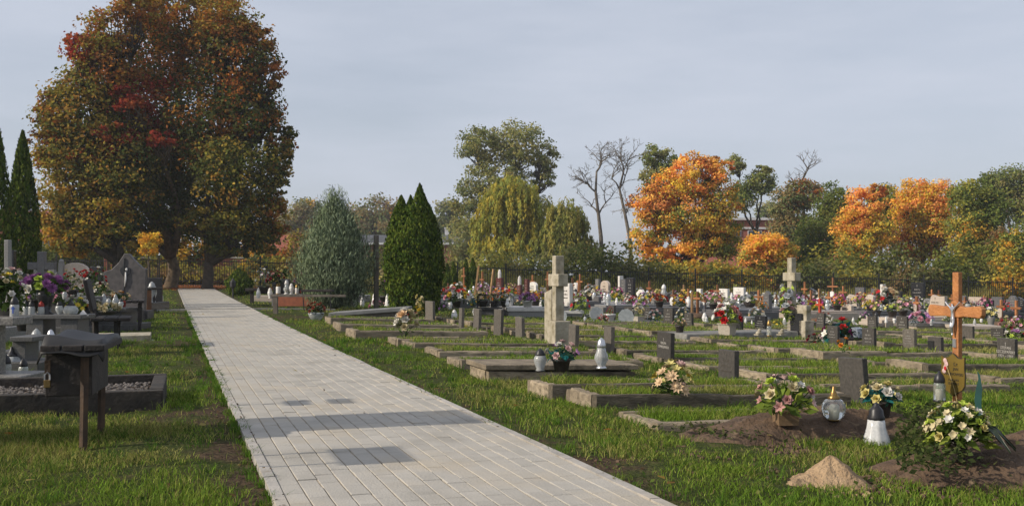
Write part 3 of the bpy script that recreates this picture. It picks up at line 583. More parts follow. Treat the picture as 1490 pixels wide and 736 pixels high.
    # distant wood and treeline
    far = [(430, 320, 30, 30, 'brown+olivegrey', 'distant brownish tree left of the juniper'), (455, 312, 26, 26, 'olivegrey+gold', 'distant olive tree just left behind the juniper'),
           (540, 308, 34, 28, 'brown+olivegrey', 'distant brown tree between juniper and clipped thuja'), (572, 318, 28, 26, 'brown+gold', 'distant brown tree behind the left side of the clipped thuja'),
           (648, 316, 24, 24, 'olivegrey+dkgreen', 'distant dark tree between clipped thuja and tall olive tree'), (515, 320, 26, 24, 'olivegrey+brown', 'distant olive tree just right behind the juniper'),
           (1120, 312, 30, 20, 'olivegrey+dkgreen', 'distant dark tree above the red warehouse roof'), (410, 335, 24, 30, 'gold+brown', 'distant gold brown tree beside the right maple')]
    for i, (px, py, rx, ry, pal, lb) in enumerate(far):
        T(lb, 150+i*2, px, [(px, py, rx, ry, pal), (px+rx*.5, py+ry*.8, rx, ry, pal), (px-rx*.5, py+ry, rx, ry, pal)], 1500, .8, .4, 'distant trees on the skyline', clump=.22)
    sh = [(310, 390, 70, 'olive+brown', 'yellowish bush behind the gate and maple trunk'), (375, 375, 60, 'gold+olive+olivegrey', 'autumn bush behind the fence beside the dwarf conifer'), (420, 372, 56, 'brown+olive', 'rusty bush behind the fence left of the juniper'), (250, 385, 60, 'olive+brown', 'olive bush behind the low brick wall'),
          (545, 380, 50, 'olivegrey', 'dull bush between juniper and clipped thuja'), (665, 372, 50, 'olivegrey+willow2', 'dull bush behind the slim thujas'), (715, 362, 70, 'willow2+olivegrey', 'olive bush under the yellow willow'), (775, 366, 70, 'olivegrey+green', 'dark bush right under the yellow willow'), (835, 352, 80, 'olivegrey+dkgreen', 'dark bush under the dull willow'), (890, 352, 70, 'dkgreen+olivegrey', 'dark bush at the foot of the bare trees'),
          (930, 372, 60, 'olivegrey+olive', 'olive bush below the orange maple left side'), (985, 384, 60, 'olive+willow2', 'light green bush below the orange maple'), (1040, 378, 64, 'olive+willow2+gold', 'yellowish bush below the orange maple right side'), (1085, 392, 50, 'olive+gold', 'yellow green bush left of the second stone cross'), (1140, 380, 60, 'olive+orange+olivegrey', 'mixed bush behind the second stone cross'), (1190, 382, 60, 'olivegrey+dkgreen', 'dark bush below the dark green tree'),
          (1235, 384, 56, 'olive+willow2', 'olive bush below the first right orange tree'), (1290, 370, 64, 'olivegrey+green', 'dull green bush between the right orange trees'), (1330, 380, 50, 'olivegrey+brown', 'brown green bush below the bright orange maple'), (1375, 368, 50, 'green+dkgreen', 'green bush just left of the orange wooden cross'), (1420, 376, 60, 'green+olivegrey', 'green bush just right of the orange wooden cross'), (1470, 384, 60, 'olive+gold', 'yellowish bush at the right end of the fence')]
    for i, (px, py, w_, pal, lb) in enumerate(sh):
        shrub(lb, px, py, w_*1.25, 0, 57.5+(i % 3)*1.6, pal, 2600, .2)
    hd = [(85, 350, 60, 'dkgreen', 'dark hedge shrub behind the left thuja'), (120, 352, 60, 'dkgreen+green', 'dark hedge shrub behind the beige tombstone'), (160, 350, 60, 'dkgreen', 'dark hedge shrub behind the heart tombstone left side'), (200, 356, 60, 'dkgreen+olive', 'dark hedge shrub behind the yellow sapling'), (55, 356, 50, 'dkgreen', 'dark hedge shrub at the left edge'),
          (330, 340, 64, 'dkgreen+gold', 'dark bush behind the right maple trunk'), (278, 332, 54, 'dkgreen+gold', 'dark gold bush between the two right maple trunks'), (390, 352, 60, 'dkgreen+gold+rust', 'gold green bush behind the dwarf conifer'), (445, 335, 50, 'olive+brown', 'tall olive bush behind the juniper left side'), (575, 352, 60, 'olivegrey+dkgreen', 'dark bush behind the clipped thuja'),
          (1215, 350, 70, 'green+olive', 'tall green bush filling under the dark green tree'), (1265, 378, 60, 'olive+gold', 'tall yellow green bush under the first right orange tree'), (1300, 362, 60, 'green+olivegrey', 'tall green bush under the green topped tree'), (1390, 352, 60, 'green+olive', 'tall dark bush behind the orange wooden cross'), (1060, 386, 60, 'olive+gold+green', 'tall yellow green bush left of the warehouse'), (955, 384, 60, 'olive+olivegrey', 'tall olive bush left under the orange maple'), (1450, 350, 60, 'green+olive', 'tall green bush near the right edge')]
    for i, (px, py, w_, pal, lb) in enumerate(hd): shrub(lb, px, py, w_*1.3, 0, 61+(i % 3)*1.2, pal, 2600, .22, group='tall shrubs behind the fence')
    shrub('tall dry grass clump behind the fence', 860, 398, 60, 0, 56, 'olive', 500, .2)
    for i, (px, Y, h_) in enumerate(((-330, 24, 190), (-230, 29, 215), (-140, 22, 200))):   # thujas beside the left edge; their shadows cross the path
        conifer('thuja_tree', ('broad', 'tall', 'slender')[i]+' thuja standing beyond the left picture edge', px, h_, 400, 60, Y, 'thuja', 3500, .16, [(0, 1, 1)], bulge=.3)
build_trees()
# ------------------------------------------------------------------ flowers, bouquets, lanterns
MESH = {}
def flower_mesh(kind, c):
    k = (kind, c)
    if k in MESH: return MESH[k]
    random.seed(hash(kind) % 7 if False else len(kind)*13); m = MB()
    def petal(a, tilt, L_, W, base=.0, curl=.25):
        ca, sa = math.cos(a), math.sin(a)
        def P(r, s, h): return (ca*r-sa*s, sa*r+ca*s, h)
        t0, t1 = math.cos(tilt), math.sin(tilt)
        m.add([P(base, 0, 0), P(L_*.5*t0, -W/2, L_*.5*t1), P(L_*t0, 0, L_*t1-curl*L_*.4), P(L_*.5*t0, W/2, L_*.5*t1), P(L_*.5*t0, 0, L_*.5*t1-.06)], [(0, 1, 4), (1, 2, 4), (2, 3, 4), (3, 0, 4)])
    if kind == 'rose':
        for ring, (n, tl, L_, W) in enumerate(((3, 1.35, .5, .42), (5, 1.0, .56, .5), (6, .55, .6, .52))):
            for i in range(n): petal(6.283*i/n+ring*.5, tl, L_, W, curl=.3)
    elif kind == 'mum':
        for ring, (n, tl, L_, W) in enumerate(((5, 1.3, .42, .16), (8, .95, .5, .17), (10, .55, .54, .18), (10, .15, .52, .18), (8, -.3, .44, .18))):
            for i in range(n): petal(6.283*i/n+ring*.4, tl, L_, W, curl=.1)
    elif kind == 'lily':
        for i in range(6): petal(6.283*i/6, .75+(i % 2)*.12, .72, .3, curl=.7)
        for i in range(3): petal(6.283*i/3, 1.4, .4, .08, curl=0)
    elif kind == 'daisy':
        for i in range(9): petal(6.283*i/9, .35, .55, .24, curl=.2)
        m.ell((0, 0, .1), (.16, .16, .1), 6, 4)
    else:
        for i in range(5): petal(6.283*i/5, .8, .5, .4, curl=.3)
        for i in range(5): petal(6.283*i/5+.6, .3, .5, .4, curl=.3)
    MESH[k] = m.mesh('flower', petalmat(c)); return MESH[k]
FC = dict(white=(.74,.71,.64), cream=(.58,.5,.3), yellow=(.7,.52,.06), paleyellow=(.66,.57,.22), orange=(.72,.25,.03), red=(.5,.02,.02), dkred=(.2,.012,.025), pink=(.68,.33,.4), palepink=(.66,.45,.43), magenta=(.48,.05,.24), purple=(.33,.12,.32), lilac=(.52,.25,.5), blue=(.12,.17,.42), navy=(.03,.03,.08), peach=(.7,.5,.3), rust=(.3,.06,.03), lime=(.4,.5,.07), dusty=(.5,.27,.24), bluewhite=(.53,.55,.56))
GR = dict(green=[(.05,.09,.02),(.075,.12,.028),(.035,.06,.018)], dark=[(.02,.035,.015),(.035,.055,.02)], lime=[(.3,.36,.06),(.2,.28,.05),(.1,.15,.03)], teal=[(.02,.13,.13),(.03,.17,.16),(.03,.08,.05)], grey=[(.2,.22,.19),(.12,.15,.11),(.3,.3,.27)], dry=[(.16,.13,.06),(.1,.1,.035)])
def pot_mesh(kind, m):
    k = ('pot', kind, m.name)
    if k in MESH: return MESH[k]
    b = MB()
    if kind == 'vase': b.lathe([(.3,0),(.33,.06),(.2,.14),(.26,.5),(.36,.8),(.3,1),(.26,1),(.2,.6)], 14)
    elif kind == 'square': b.box((0,0,.45), (.8,.8,.9), top=(1.1,1.1)); b.box((0,0,.95), (.98,.98,.1))
    elif kind == 'bowl': b.lathe([(.25,0),(.3,.05),(.42,.4),(.52,.85),(.5,1),(.44,1),(.3,.5)], 14)
    else: b.lathe([(.34,0),(.36,.02),(.46,.82),(.52,.84),(.52,1),(.45,1),(.4,.7)], 14)
    MESH[k] = b.mesh('pot', m, kind != 'square'); return MESH[k]
def foliage_mesh(name, W, H, n, ls, pal, parent, droop=0.0, z0=0.0, asp=.38):
    a = rng.uniform(0, 6.283, n); el = rng.uniform(-.25-droop, 1.45, n); rr = rng.uniform(.25, 1.0, n)**.6
    d = np.stack([np.cos(a)*np.cos(el), np.sin(a)*np.cos(el), np.sin(el)], 1)
    P = d*rr[:, None]*np.array([W/2, W/2, H*.8])+np.array([0, 0, z0+H*.12])
    pl = np.array(GR[pal]); c = pl[rng.integers(len(pl), size=n)]*rng.uniform(.7, 1.3, (n, 1))
    return leaves(name, P, d+np.array([0, 0, .5]), ls*rng.uniform(.7, 1.3, n), asp, c, LEAF, parent, axis=d, rand=.7)
def bouquet(label, loc, W, H, heads, pot=None, fol='green', nl=60, group='flower arrangements on the graves', size=None, name='flower_arrangement', lod=1, cat='flowers', lean=0, spike=0):
    """heads: [(kind, colour, count)], W and H span the flowers, pot = (shape, material, diameter, height)"""
    root = thing(name, label, cat, loc, random.uniform(0, 6.28), group); z0 = 0
    if pot:
        link('pot', pot_mesh(pot[0], pot[1]), root, scale=(pot[2], pot[2], pot[3])); z0 = pot[3]*.92
    foliage_mesh('foliage', W*.95, H*.8, nl, W*.26, fol, root, z0=z0)
    seq = [(k, c) for k, c, n in heads for _ in range(n)]; random.shuffle(seq); N = len(seq); hs = (size*.82 if size else W*(.62/math.sqrt(N))*1.2)
    st = MB()
    for i, (k, c) in enumerate(seq):
        t = (i+.6)/N; el = math.asin(1-t*(1.05 if H < W*1.3 else .9)); a = i*2.39996+random.gauss(0, .25)
        d = Vector((math.cos(a)*math.cos(el), math.sin(a)*math.cos(el), math.sin(el)))
        p = Vector((d.x*W*.44, d.y*W*.44, z0+H*.2+d.z*H*.68))*1.0
        if spike: p = Vector((math.cos(a)*W*.25, math.sin(a)*W*.25, z0+H*(.15+.8*t)))
        q = (d+Vector((0, 0, .25))).to_track_quat('Z', 'Y').to_euler()
        link('flower', flower_mesh(k, FC[c]), root, p, q, scale=hs*random.uniform(.85, 1.2))
        st.tube([(0, 0, max(z0-.02, 0)), tuple(p)], .004, 3)
    st.build('stems', mat('stem_green', (.06,.1,.025), scale=9), root)
    return root
LPROF = dict(
    urn=([(.3,.02),(.34,.05),(.26,.12),(.36,.25),(.47,.45),(.46,.58),(.34,.7)], [(.36,.7),(.38,.74),(.3,.8),(.27,.88),(.14,.96),(.04,1)], [(.34,0),(.36,.02),(.3,.06)]),
    tall=([(.3,.03),(.22,.09),(.3,.16),(.44,.3),(.42,.42),(.3,.56),(.26,.68)], [(.28,.68),(.3,.72),(.26,.82),(.2,.92),(.08,.97),(.03,1)], [(.34,0),(.36,.03),(.24,.08)]),
    cone=([(.56,.0),(.58,.05),(.5,.2),(.38,.42),(.34,.6)], [(.35,.6),(.36,.65),(.3,.72),(.28,.82),(.2,.88),(.12,.93),(.1,.97),(.05,1)], [(.57,-.015),(.59,.0),(.5,.02)]),
    globe=([(.3,.02),(.46,.12),(.54,.3),(.52,.46),(.4,.58),(.28,.62)], [(.28,.6),(.29,.66),(.22,.71),(.16,.78),(.09,.86),(.06,.96),(.03,1)], [(.3,0),(.33,.02),(.28,.05)]),
    jar=([(.36,.03),(.4,.06),(.38,.3),(.4,.52),(.33,.62)], [(.35,.62),(.37,.66),(.34,.76),(.26,.86),(.12,.95),(.05,1)], [(.42,0),(.42,.05),(.36,.07)]),
    egg=([(.28,.02),(.34,.1),(.42,.35),(.36,.6),(.2,.78)], [(.22,.76),(.2,.84),(.1,.94),(.02,1)], [(.34,0),(.34,.03),(.28,.05)]),
    bell=([(.46,.0),(.44,.1),(.34,.35),(.26,.6)], [(.28,.6),(.28,.66),(.2,.8),(.08,.95),(.02,1)], [(.47,-.01),(.48,.01),(.4,.03)]))
def lantern(label, loc, h, kind='urn', glass=None, lid=None, wd=.5, group='grave candle lanterns', candle=True, fluted=False):
    glass = glass or FROST; lid = lid or LID
    root = thing('grave_lantern', label, 'lantern', loc, random.uniform(0, 6), group)
    gp_, lp, bp = LPROF[kind]; n = 32
    for nm, pr, mt in (('glass_body', gp_, glass), ('lid', lp, lid), ('base', bp, lid if lid in (GOLD, SILVER) else glass if kind in ('cone', 'bell', 'globe') else lid)):
        k = ('lan', kind, nm, mt.name, fluted)
        if k not in MESH:
            b = MB(); b.lathe(pr, n)
            if nm == 'glass_body' and (fluted or kind in ('tall', 'cone', 'globe')):   # pressed ribs in the glass
                V = [Vector(p) for p in b.v]
                b.v = [tuple((p.x*(1.025 if (i//2) % 2 else .965), p.y*(1.025 if (i//2) % 2 else .965), p.z)) for i, p in enumerate(V)]
            MESH[k] = b.mesh(nm, mt, True)
        link(nm, MESH[k], root, scale=(h*wd*1.0, h*wd*1.0, h))
    if candle and glass in (GLASS, GLASSD):
        k = ('candle',)
        if k not in MESH: b = MB(); b.lathe([(.17,.06),(.17,.4),(.14,.41)], 10); MESH[k] = b.mesh('candle', CANDLE, True)
        link('candle', MESH[k], root, scale=(h*wd, h*wd, h))
    return root
# ------------------------------------------------------------------ gravestones
def outline(kind, w_, h):
    a = w_/2
    if kind == 'arch': return [(-a,0),(a,0),(a,h*.8)]+[(a*math.cos(t), h*.8+h*.2*math.sin(t)) for t in [R(q) for q in range(20, 161, 20)]]+[(-a,h*.8)]
    if kind == 'wave': return [(-a,0),(a,0),(a,h*.72),(a*.7,h*.75),(a*.4,h*.84),(a*.1,h*.95),(-a*.25,h),(-a*.7,h*.97),(-a,h*.9)]
    if kind == 'slant': return [(-a,0),(a,0),(a,h),(a*.1,h*.93),(-a,h*.78)]
    if kind == 'peak': return [(-a*.92,0),(a*.92,0),(a,h*.72),(a*.62,h*.76),(a*.3,h*.86),(a*.02,h),(-a*.18,h),(-a*.5,h*.88),(-a*.8,h*.79),(-a,h*.77)]
    if kind == 'shoulder': return [(-a,0),(a,0),(a,h*.84),(a*.66,h*.8),(a*.5,h*.93),(a*.2,h),(-a*.2,h),(-a*.5,h*.93),(-a*.66,h*.8),(-a,h*.84)]
    if kind == 'notch': return [(-a,0),(a,0),(a*.96,h*.5),(a*.62,h*.7),(a*.5,h*.93),(a*.3,h),(-a*.2,h*.95),(-a,h*.97)]
    if kind == 'scroll': return [(-a*.8,0),(a*.8,0),(a*.8,h*.68),(a*1.05,h*.74),(a,h*.84),(a*.6,h*.9),(a*.3,h),(-a*.3,h),(-a*.6,h*.9),(-a,h*.84),(-a*1.05,h*.74),(-a*.8,h*.68)]
    if kind == 'obelisk': return [(-a,0),(a,0),(a*.85,h*.8),(a*.1,h),(-a*.75,h*.88)]
    return [(-a,0),(a,0),(a,h),(-a,h)]
def scribble(mb, x, z0, z1, w_, rows, th=None, cross=True):
    """rows of worn, unreadable engraved letters, proud of the face at x"""
    hgt = (z1-z0); zc = z1
    if cross:
        s = hgt*.09; mb.box((x, 0, z1-s), (.003, s*.22, s*2)); mb.box((x, 0, z1-s*.65), (.003, s*1.1, s*.3)); zc = z1-hgt*.26
    lh = (zc-z0)/rows
    for r in range(rows):
        hh = lh*(.5 if r in (0, 1) else .34); ww = w_*random.uniform(.55, .95)*(1 if r != 0 else .7); y = -ww/2
        while y < ww/2:
            l = hh*random.uniform(.4, .75)
            for k in range(random.choice((1, 2, 2))): mb.box((x, y+l*(.15+.6*k), zc-lh*(r+.5)), (.003, l*.2, hh*random.uniform(.75, 1)))
            if random.random() < .6: mb.box((x, y+l*.45, zc-lh*(r+.5)+random.choice((-.4, 0, .4))*hh), (.0035, l*.55, hh*.16))
            y += l+hh*.22
def text(s, size, M, matr, parent, name='inscription'):
    c = bpy.data.curves.new(name, 'FONT'); c.body = s; c.size = size; c.align_x = 'CENTER'; c.align_y = 'CENTER'; c.extrude = .0012; c.resolution_u = 2; c.space_line = 1.05
    o = bpy.data.objects.new('text_source', c); COL.objects.link(o); dg = bpy.context.evaluated_depsgraph_get()
    m = bpy.data.meshes.new_from_object(o.evaluated_get(dg)); bpy.data.objects.remove(o); m.transform(M); m.materials.clear(); m.materials.append(matr); m.name = name
    return link(name, m, parent)
FACE = Matrix(((0, 0, -1, 0), (-1, 0, 0, 0), (0, 1, 0, 0), (0, 0, 0, 1)))     # text upright on a face that looks toward -x
def small_stone(label, px, ytop, ybase, pxw, matr=None, lines=3, lettering='scribble', t=.055, group='small terrazzo headstones of the old graves', lift=0, insc=None, tilt=0):
    X, Y = at(px, ybase); S = F/Y; phi = math.atan((px-745)/F); z = G(X, Y)
    h = (ybase-ytop)/S; wd = max((pxw/S-t*math.cos(TH+phi))/math.sin(TH+phi), .2)
    root = thing('headstone', label, 'headstone', (X, Y, z), (random.gauss(0, .02), random.gauss(0, .025)+tilt, TH+random.gauss(0, .05)), group)
    m = MB(); m.box((0, 0, h/2-.08), (t, wd, h+.16)); m.build('stone', matr or LASTR, root, bevel=.006)
    if lettering == 'scribble':
        b = MB(); scribble(b, -t/2-.0015, h*.3, h*.92, wd*.8, lines); b.build('inscription', insc or INSC, root, kind='stuff')
    elif lettering: text(lettering[0], lettering[1], Matrix.Translation((-t/2-.0015, 0, h*lettering[2])) @ FACE, insc or INSC, root)
    RECTS.append((X*CT+Y*ST, -X*ST+Y*CT, t/2+.03, wd/2+.02))
    return root, h, wd
RECTS = []                           # footprints in path coordinates where no grass grows: (u, v, half u, half v)
BEDS = []                            # turf beds inside kerbs: (u, v, half u, half v, height)
# ------------------------------------------------------------------ kerbed old graves
def kerb_mesh(seed, m):
    random.seed(seed); b = MB(); n = 9; prof = [(-.5,-.5),(.5,-.5),(.5,.44),(.42,.5),(-.42,.5),(-.5,.44)]; V = []; Fc = []
    for i in range(n+1):
        for y, z in prof: V.append((i/n-.5, y+random.gauss(0, .03), z+random.gauss(0, .011)))
    k = len(prof)
    for i in range(n):
        for j in range(k): Fc.append((i*k+j, i*k+(j+1) % k, i*k+k+(j+1) % k, i*k+k+j))
    Fc.append(tuple(range(k))[::-1]); Fc.append(tuple(range(n*k, n*k+k))); b.add(V, Fc); return b.mesh('kerb_stone', m)
KM = [kerb_mesh(s, KERB) for s in range(4)]; KMD = [kerb_mesh(s+9, KERBDK) for s in range(4)]
TURF = SOILIN
def grave_frame(label, u, v, L_, W, hk, rot=0.0, dark=.5, slab=None, t=.085, split=2, cover=False, group='kerbed grass graves'):
    """u,v near left corner in path coordinates; runs L_ away from the path and W along it"""
    cx, cy = uv(u, v); z = min(G(cx, cy), G(*uv(u+L_, v)))+0.0
    root = thing('grave_border', label, 'grave', (cx, cy, 0), TH+rot, group)
    hh = hk+.16
    def gl(a, b): x, y = uv(u+a, v+b); return G(x, y)
    def stone(x, y, ln, along_x, ms):
        o = link('kerb_stone', random.choice(ms), root, (x, y, gl(x, y)+hk-hh/2+random.gauss(0, .006)), (random.gauss(0, .012), (.0285 if along_x else 0)+random.gauss(0, .008), (0 if along_x else math.pi/2)+random.gauss(0, .006)), scale=(ln-.006, t, hh)); return o
    for k in range(split):
        ln = L_/split; stone(ln*(k+.5), t/2, ln, True, KMD if random.random() < dark else KM); stone(ln*(k+.5), W-t/2, ln, True, KM)
    stone(t/2, W/2, W-2*t-.004, False, KM); stone(L_-t/2, W/2, W-2*t-.004, False, KM)
    b = MB(); nx, ny = 8, 4; V = []; Fc = []
    for i in range(nx+1):
        for j in range(ny+1):
            x = t*.6+(L_-1.2*t)*i/nx; y = t*.6+(W-1.2*t)*j/ny; V.append((x, y, gl(x, y)+hk-.012+random.gauss(0, .006)))
    for i in range(nx):
        for j in range(ny): a = i*(ny+1)+j; Fc.append((a, a+ny+1, a+ny+2, a+1))
    b.add(V, Fc); b.build('turf', TURF, root, True)
    ca, sa = math.cos(rot), math.sin(rot)
    cu, cv = u+L_/2*ca-W/2*sa, v+L_/2*sa+W/2*ca
    RECTS.append((cu, cv, L_/2+.01, W/2+.01))
    if cover:
        s = MB(); x0, x1, y0, y1 = -.03, L_+.03, -.02, W+.02; zz = lambda a, b_: gl(a, b_)+hk+.012
        V = [(x0,y0,zz(x0,y0)),(x1,y0,zz(x1,y0)),(x1,y1,zz(x1,y1)),(x0,y1,zz(x0,y1))]; V += [(p[0], p[1], p[2]+.05) for p in V]
        s.add(V, [(0,3,2,1),(4,5,6,7),(0,1,5,4),(1,2,6,5),(2,3,7,6),(3,0,4,7)]); s.build('cover_slab', slab or SLABG, root, bevel=.008)
    else: BEDS.append((cu, cv, L_/2-t, W/2-t, hk-.012))
    return root
def build_old_graves():
    random.seed(21)
    # first row beside the path: near left corner pixel, kerb height, width along the path, dark share
    first = [((958, 616), .05, .62, 2.1, .2, 'lowest grass grave border nearest the camera, left of the fresh soil mound'),
             ((867, 577), .105, .62, 2.2, 1, 'tall dark stained grave kerb nearest the path edge, second from the camera'),
             ((803, 562), .11, .62, 2.1, .8, 'grass grave border with the yellow flowers in it'),
             ((710, 540), .09, .66, 1.5, .3, 'grave covered by a dark concrete slab carrying two lanterns'),
             ((671, 525), .09, .6, 2.1, .3, 'grass grave border just behind the slab with two lanterns'),
             ((639, 510), .085, .75, 2.1, .3, 'grass grave border two behind the slab with two lanterns'),
             ((603, 499.5), .085, .8, 2.1, .3, 'grass grave border near the peach roses, third behind the slab with lanterns'),
             ((578, 494), .085, .62, 2.1, .2, 'grass grave border holding the peach rose bunch'),
             ((517, 481), .12, .85, 2.1, .2, 'grass grave border with a pale left end behind the peach roses'),
             ((495, 471), .12, .8, 2.1, .2, 'narrow grass grave border in front of the long grey slab, nearer one'),
             ((481, 463), .12, .75, 2.0, .2, 'narrow grass grave border touching the long grey slab')]
    pv = None; rows = []
    for (p, hk, W, L_, dk, lb) in first:
        x, y = at(p[0], p[1], hk); u, v = x*CT+y*ST, -x*ST+y*CT
        rows.append((u, v)); grave_frame(lb, u, v, L_, W, hk, random.gauss(0, .012), dk, cover='slab' in lb and 'covered' in lb, slab=KERB)
    # further rows toward the right: measured columns across, a grave about every metre along the path
    col = [(5.55, 7.9, [.95]*15), (8.2, 8.6, [1.0]*14), (10.85, 9.3, [1.0]*13), (13.5, 12.2, [1.0]*10), (16.1, 15.4, [1.0]*7)]
    names = ['second', 'third', 'fourth', 'fifth', 'sixth']; order = ['nearest', 'second', 'third', 'fourth', 'fifth', 'sixth', 'seventh', 'eighth', 'ninth', 'tenth', 'eleventh', 'twelfth', 'thirteenth', 'fourteenth', 'fifteenth']
    for c, (u, v, sp_) in enumerate(col):
        for k, s in enumerate(sp_):
            vv = v+k*1.02+random.gauss(0, .03)
            x, y = uv(u+1, vv)
            if y > 22.3: break
            if abs(x-4.75) < 1.3 and abs(y-18.1) < .9: continue
            grave_frame(f'grassy kerbed grave, {order[k]} from the camera in the {names[c]} row counted from the path', u+random.gauss(0, .05), vv, 2.05+random.gauss(0, .05), .72+random.uniform(-.05, .08), .075+random.uniform(-.025, .04), random.gauss(0, .012), .35)
    S = small_stone
    a, h, w_ = S('dark terrazzo headstone with engraved letters right of the clear tall lantern', 968, 483, 530, 27, lettering=('†\nHALINA\nCHMIELEWSKA', .043, .66)); 
    S('plain dark headstone right of the yellow flowers in the grass', 1060, 509, 558, 31, lettering='scribble', insc=LASTRM)
    S('large blank dark headstone leaning left behind the soil mound', 1245, 520, 582, 40, lettering=None, tilt=-.05)
    S('narrow grey headstone behind the clear tall lantern', 886, 475, 516, 18, LASTRM, lettering=None)
    S('narrow grey headstone right behind the foot of the left stone cross', 834, 472, 516, 16, LASTRM, lettering=None)
    S('weathered headstone alone in the grass left of the left stone cross', 757, 461, 494, 15, LASTRM, lettering=None)
    S('small brown grey headstone with dark lump on top left of the left cross', 725, 450, 488, 13, LASTRM, lettering=None)
    S('weathered headstone with white plastic scrap on top', 694, 449, 483, 13, LASTRM, lettering=None)
    S('slim pinkish headstone next to the one with white plastic', 671, 448, 479, 10, LASTRM, lettering=None)
    S('grey headstone at the right foot of the clipped thuja', 626, 438, 467, 14, LASTRM, lettering=None)
    S('grey headstone in front of the teal wreath right of the second stone cross', 1213, 474, 500, 18, lines=3)
    S('taller headstone right of the dark flower tray', 1265, 477, 509, 20, lines=3)
    S('dark headstone standing behind the taller headstone by the flower tray', 1270, 460, 483, 15, lines=4)
    S('dark headstone with a pale lower half in front of the pink bouquet', 1324, 479, 511, 21, LASTRM, lines=4)
    S('dark headstone behind the one with the pale lower half', 1314, 460, 486, 15, lines=3)
    o, h, w_ = S('headstone with black panel left of the orange wooden cross', 1362, 490, 520, 22, lettering=None)
    m = MB(); m.box((-.034, w_*.22, h*.42), (.012, w_*.46, h*.78)); m.build('black_panel', BLACKG, o)
    S('narrow headstone hidden behind the orange wooden cross shaft', 1396, 489, 507, 18, lettering=None)
    S('plain headstone right behind the orange wooden cross', 1409, 474, 500, 17, LASTRM, lettering=None)
    S('largest lettered headstone near the right picture edge', 1466, 492, 534, 28, lettering=('†\nSTEFAN\nSZCZEPAŃSKI\n1921 – 1987', .05, .6))
    S('dark headstone in front of the pink granite kerb near the right edge', 1453, 477, 499, 20, lines=3)
    for px, yt, yb, pw, lb in ((890, 444, 468, 11, 'small dark headstone leftmost in the row behind the red flowers'), (916, 446, 469, 13, 'dark headstone left of the white flower pot'), (943, 447, 469, 14, 'dark headstone right of the white flower pot'),
                               (973, 448, 475, 15, 'dark headstone left of the pot with beige flowers'), (1003, 456, 480, 13, 'dark headstone behind the pot with beige flowers'), (1194, 455, 479, 13, 'dark headstone behind a bright lantern and red cross')):
        S(lb, px, yt, yb, pw, lines=3)
    S('polished black headstone beside the white planter with red flowers', 1073, 459, 487, 17, BLACKG, lettering=None)
    S('black headstone with white lettering on the long slab of the second stone cross', 1107, 459, 486, 18, BLACKG, lines=4)
build_old_graves()
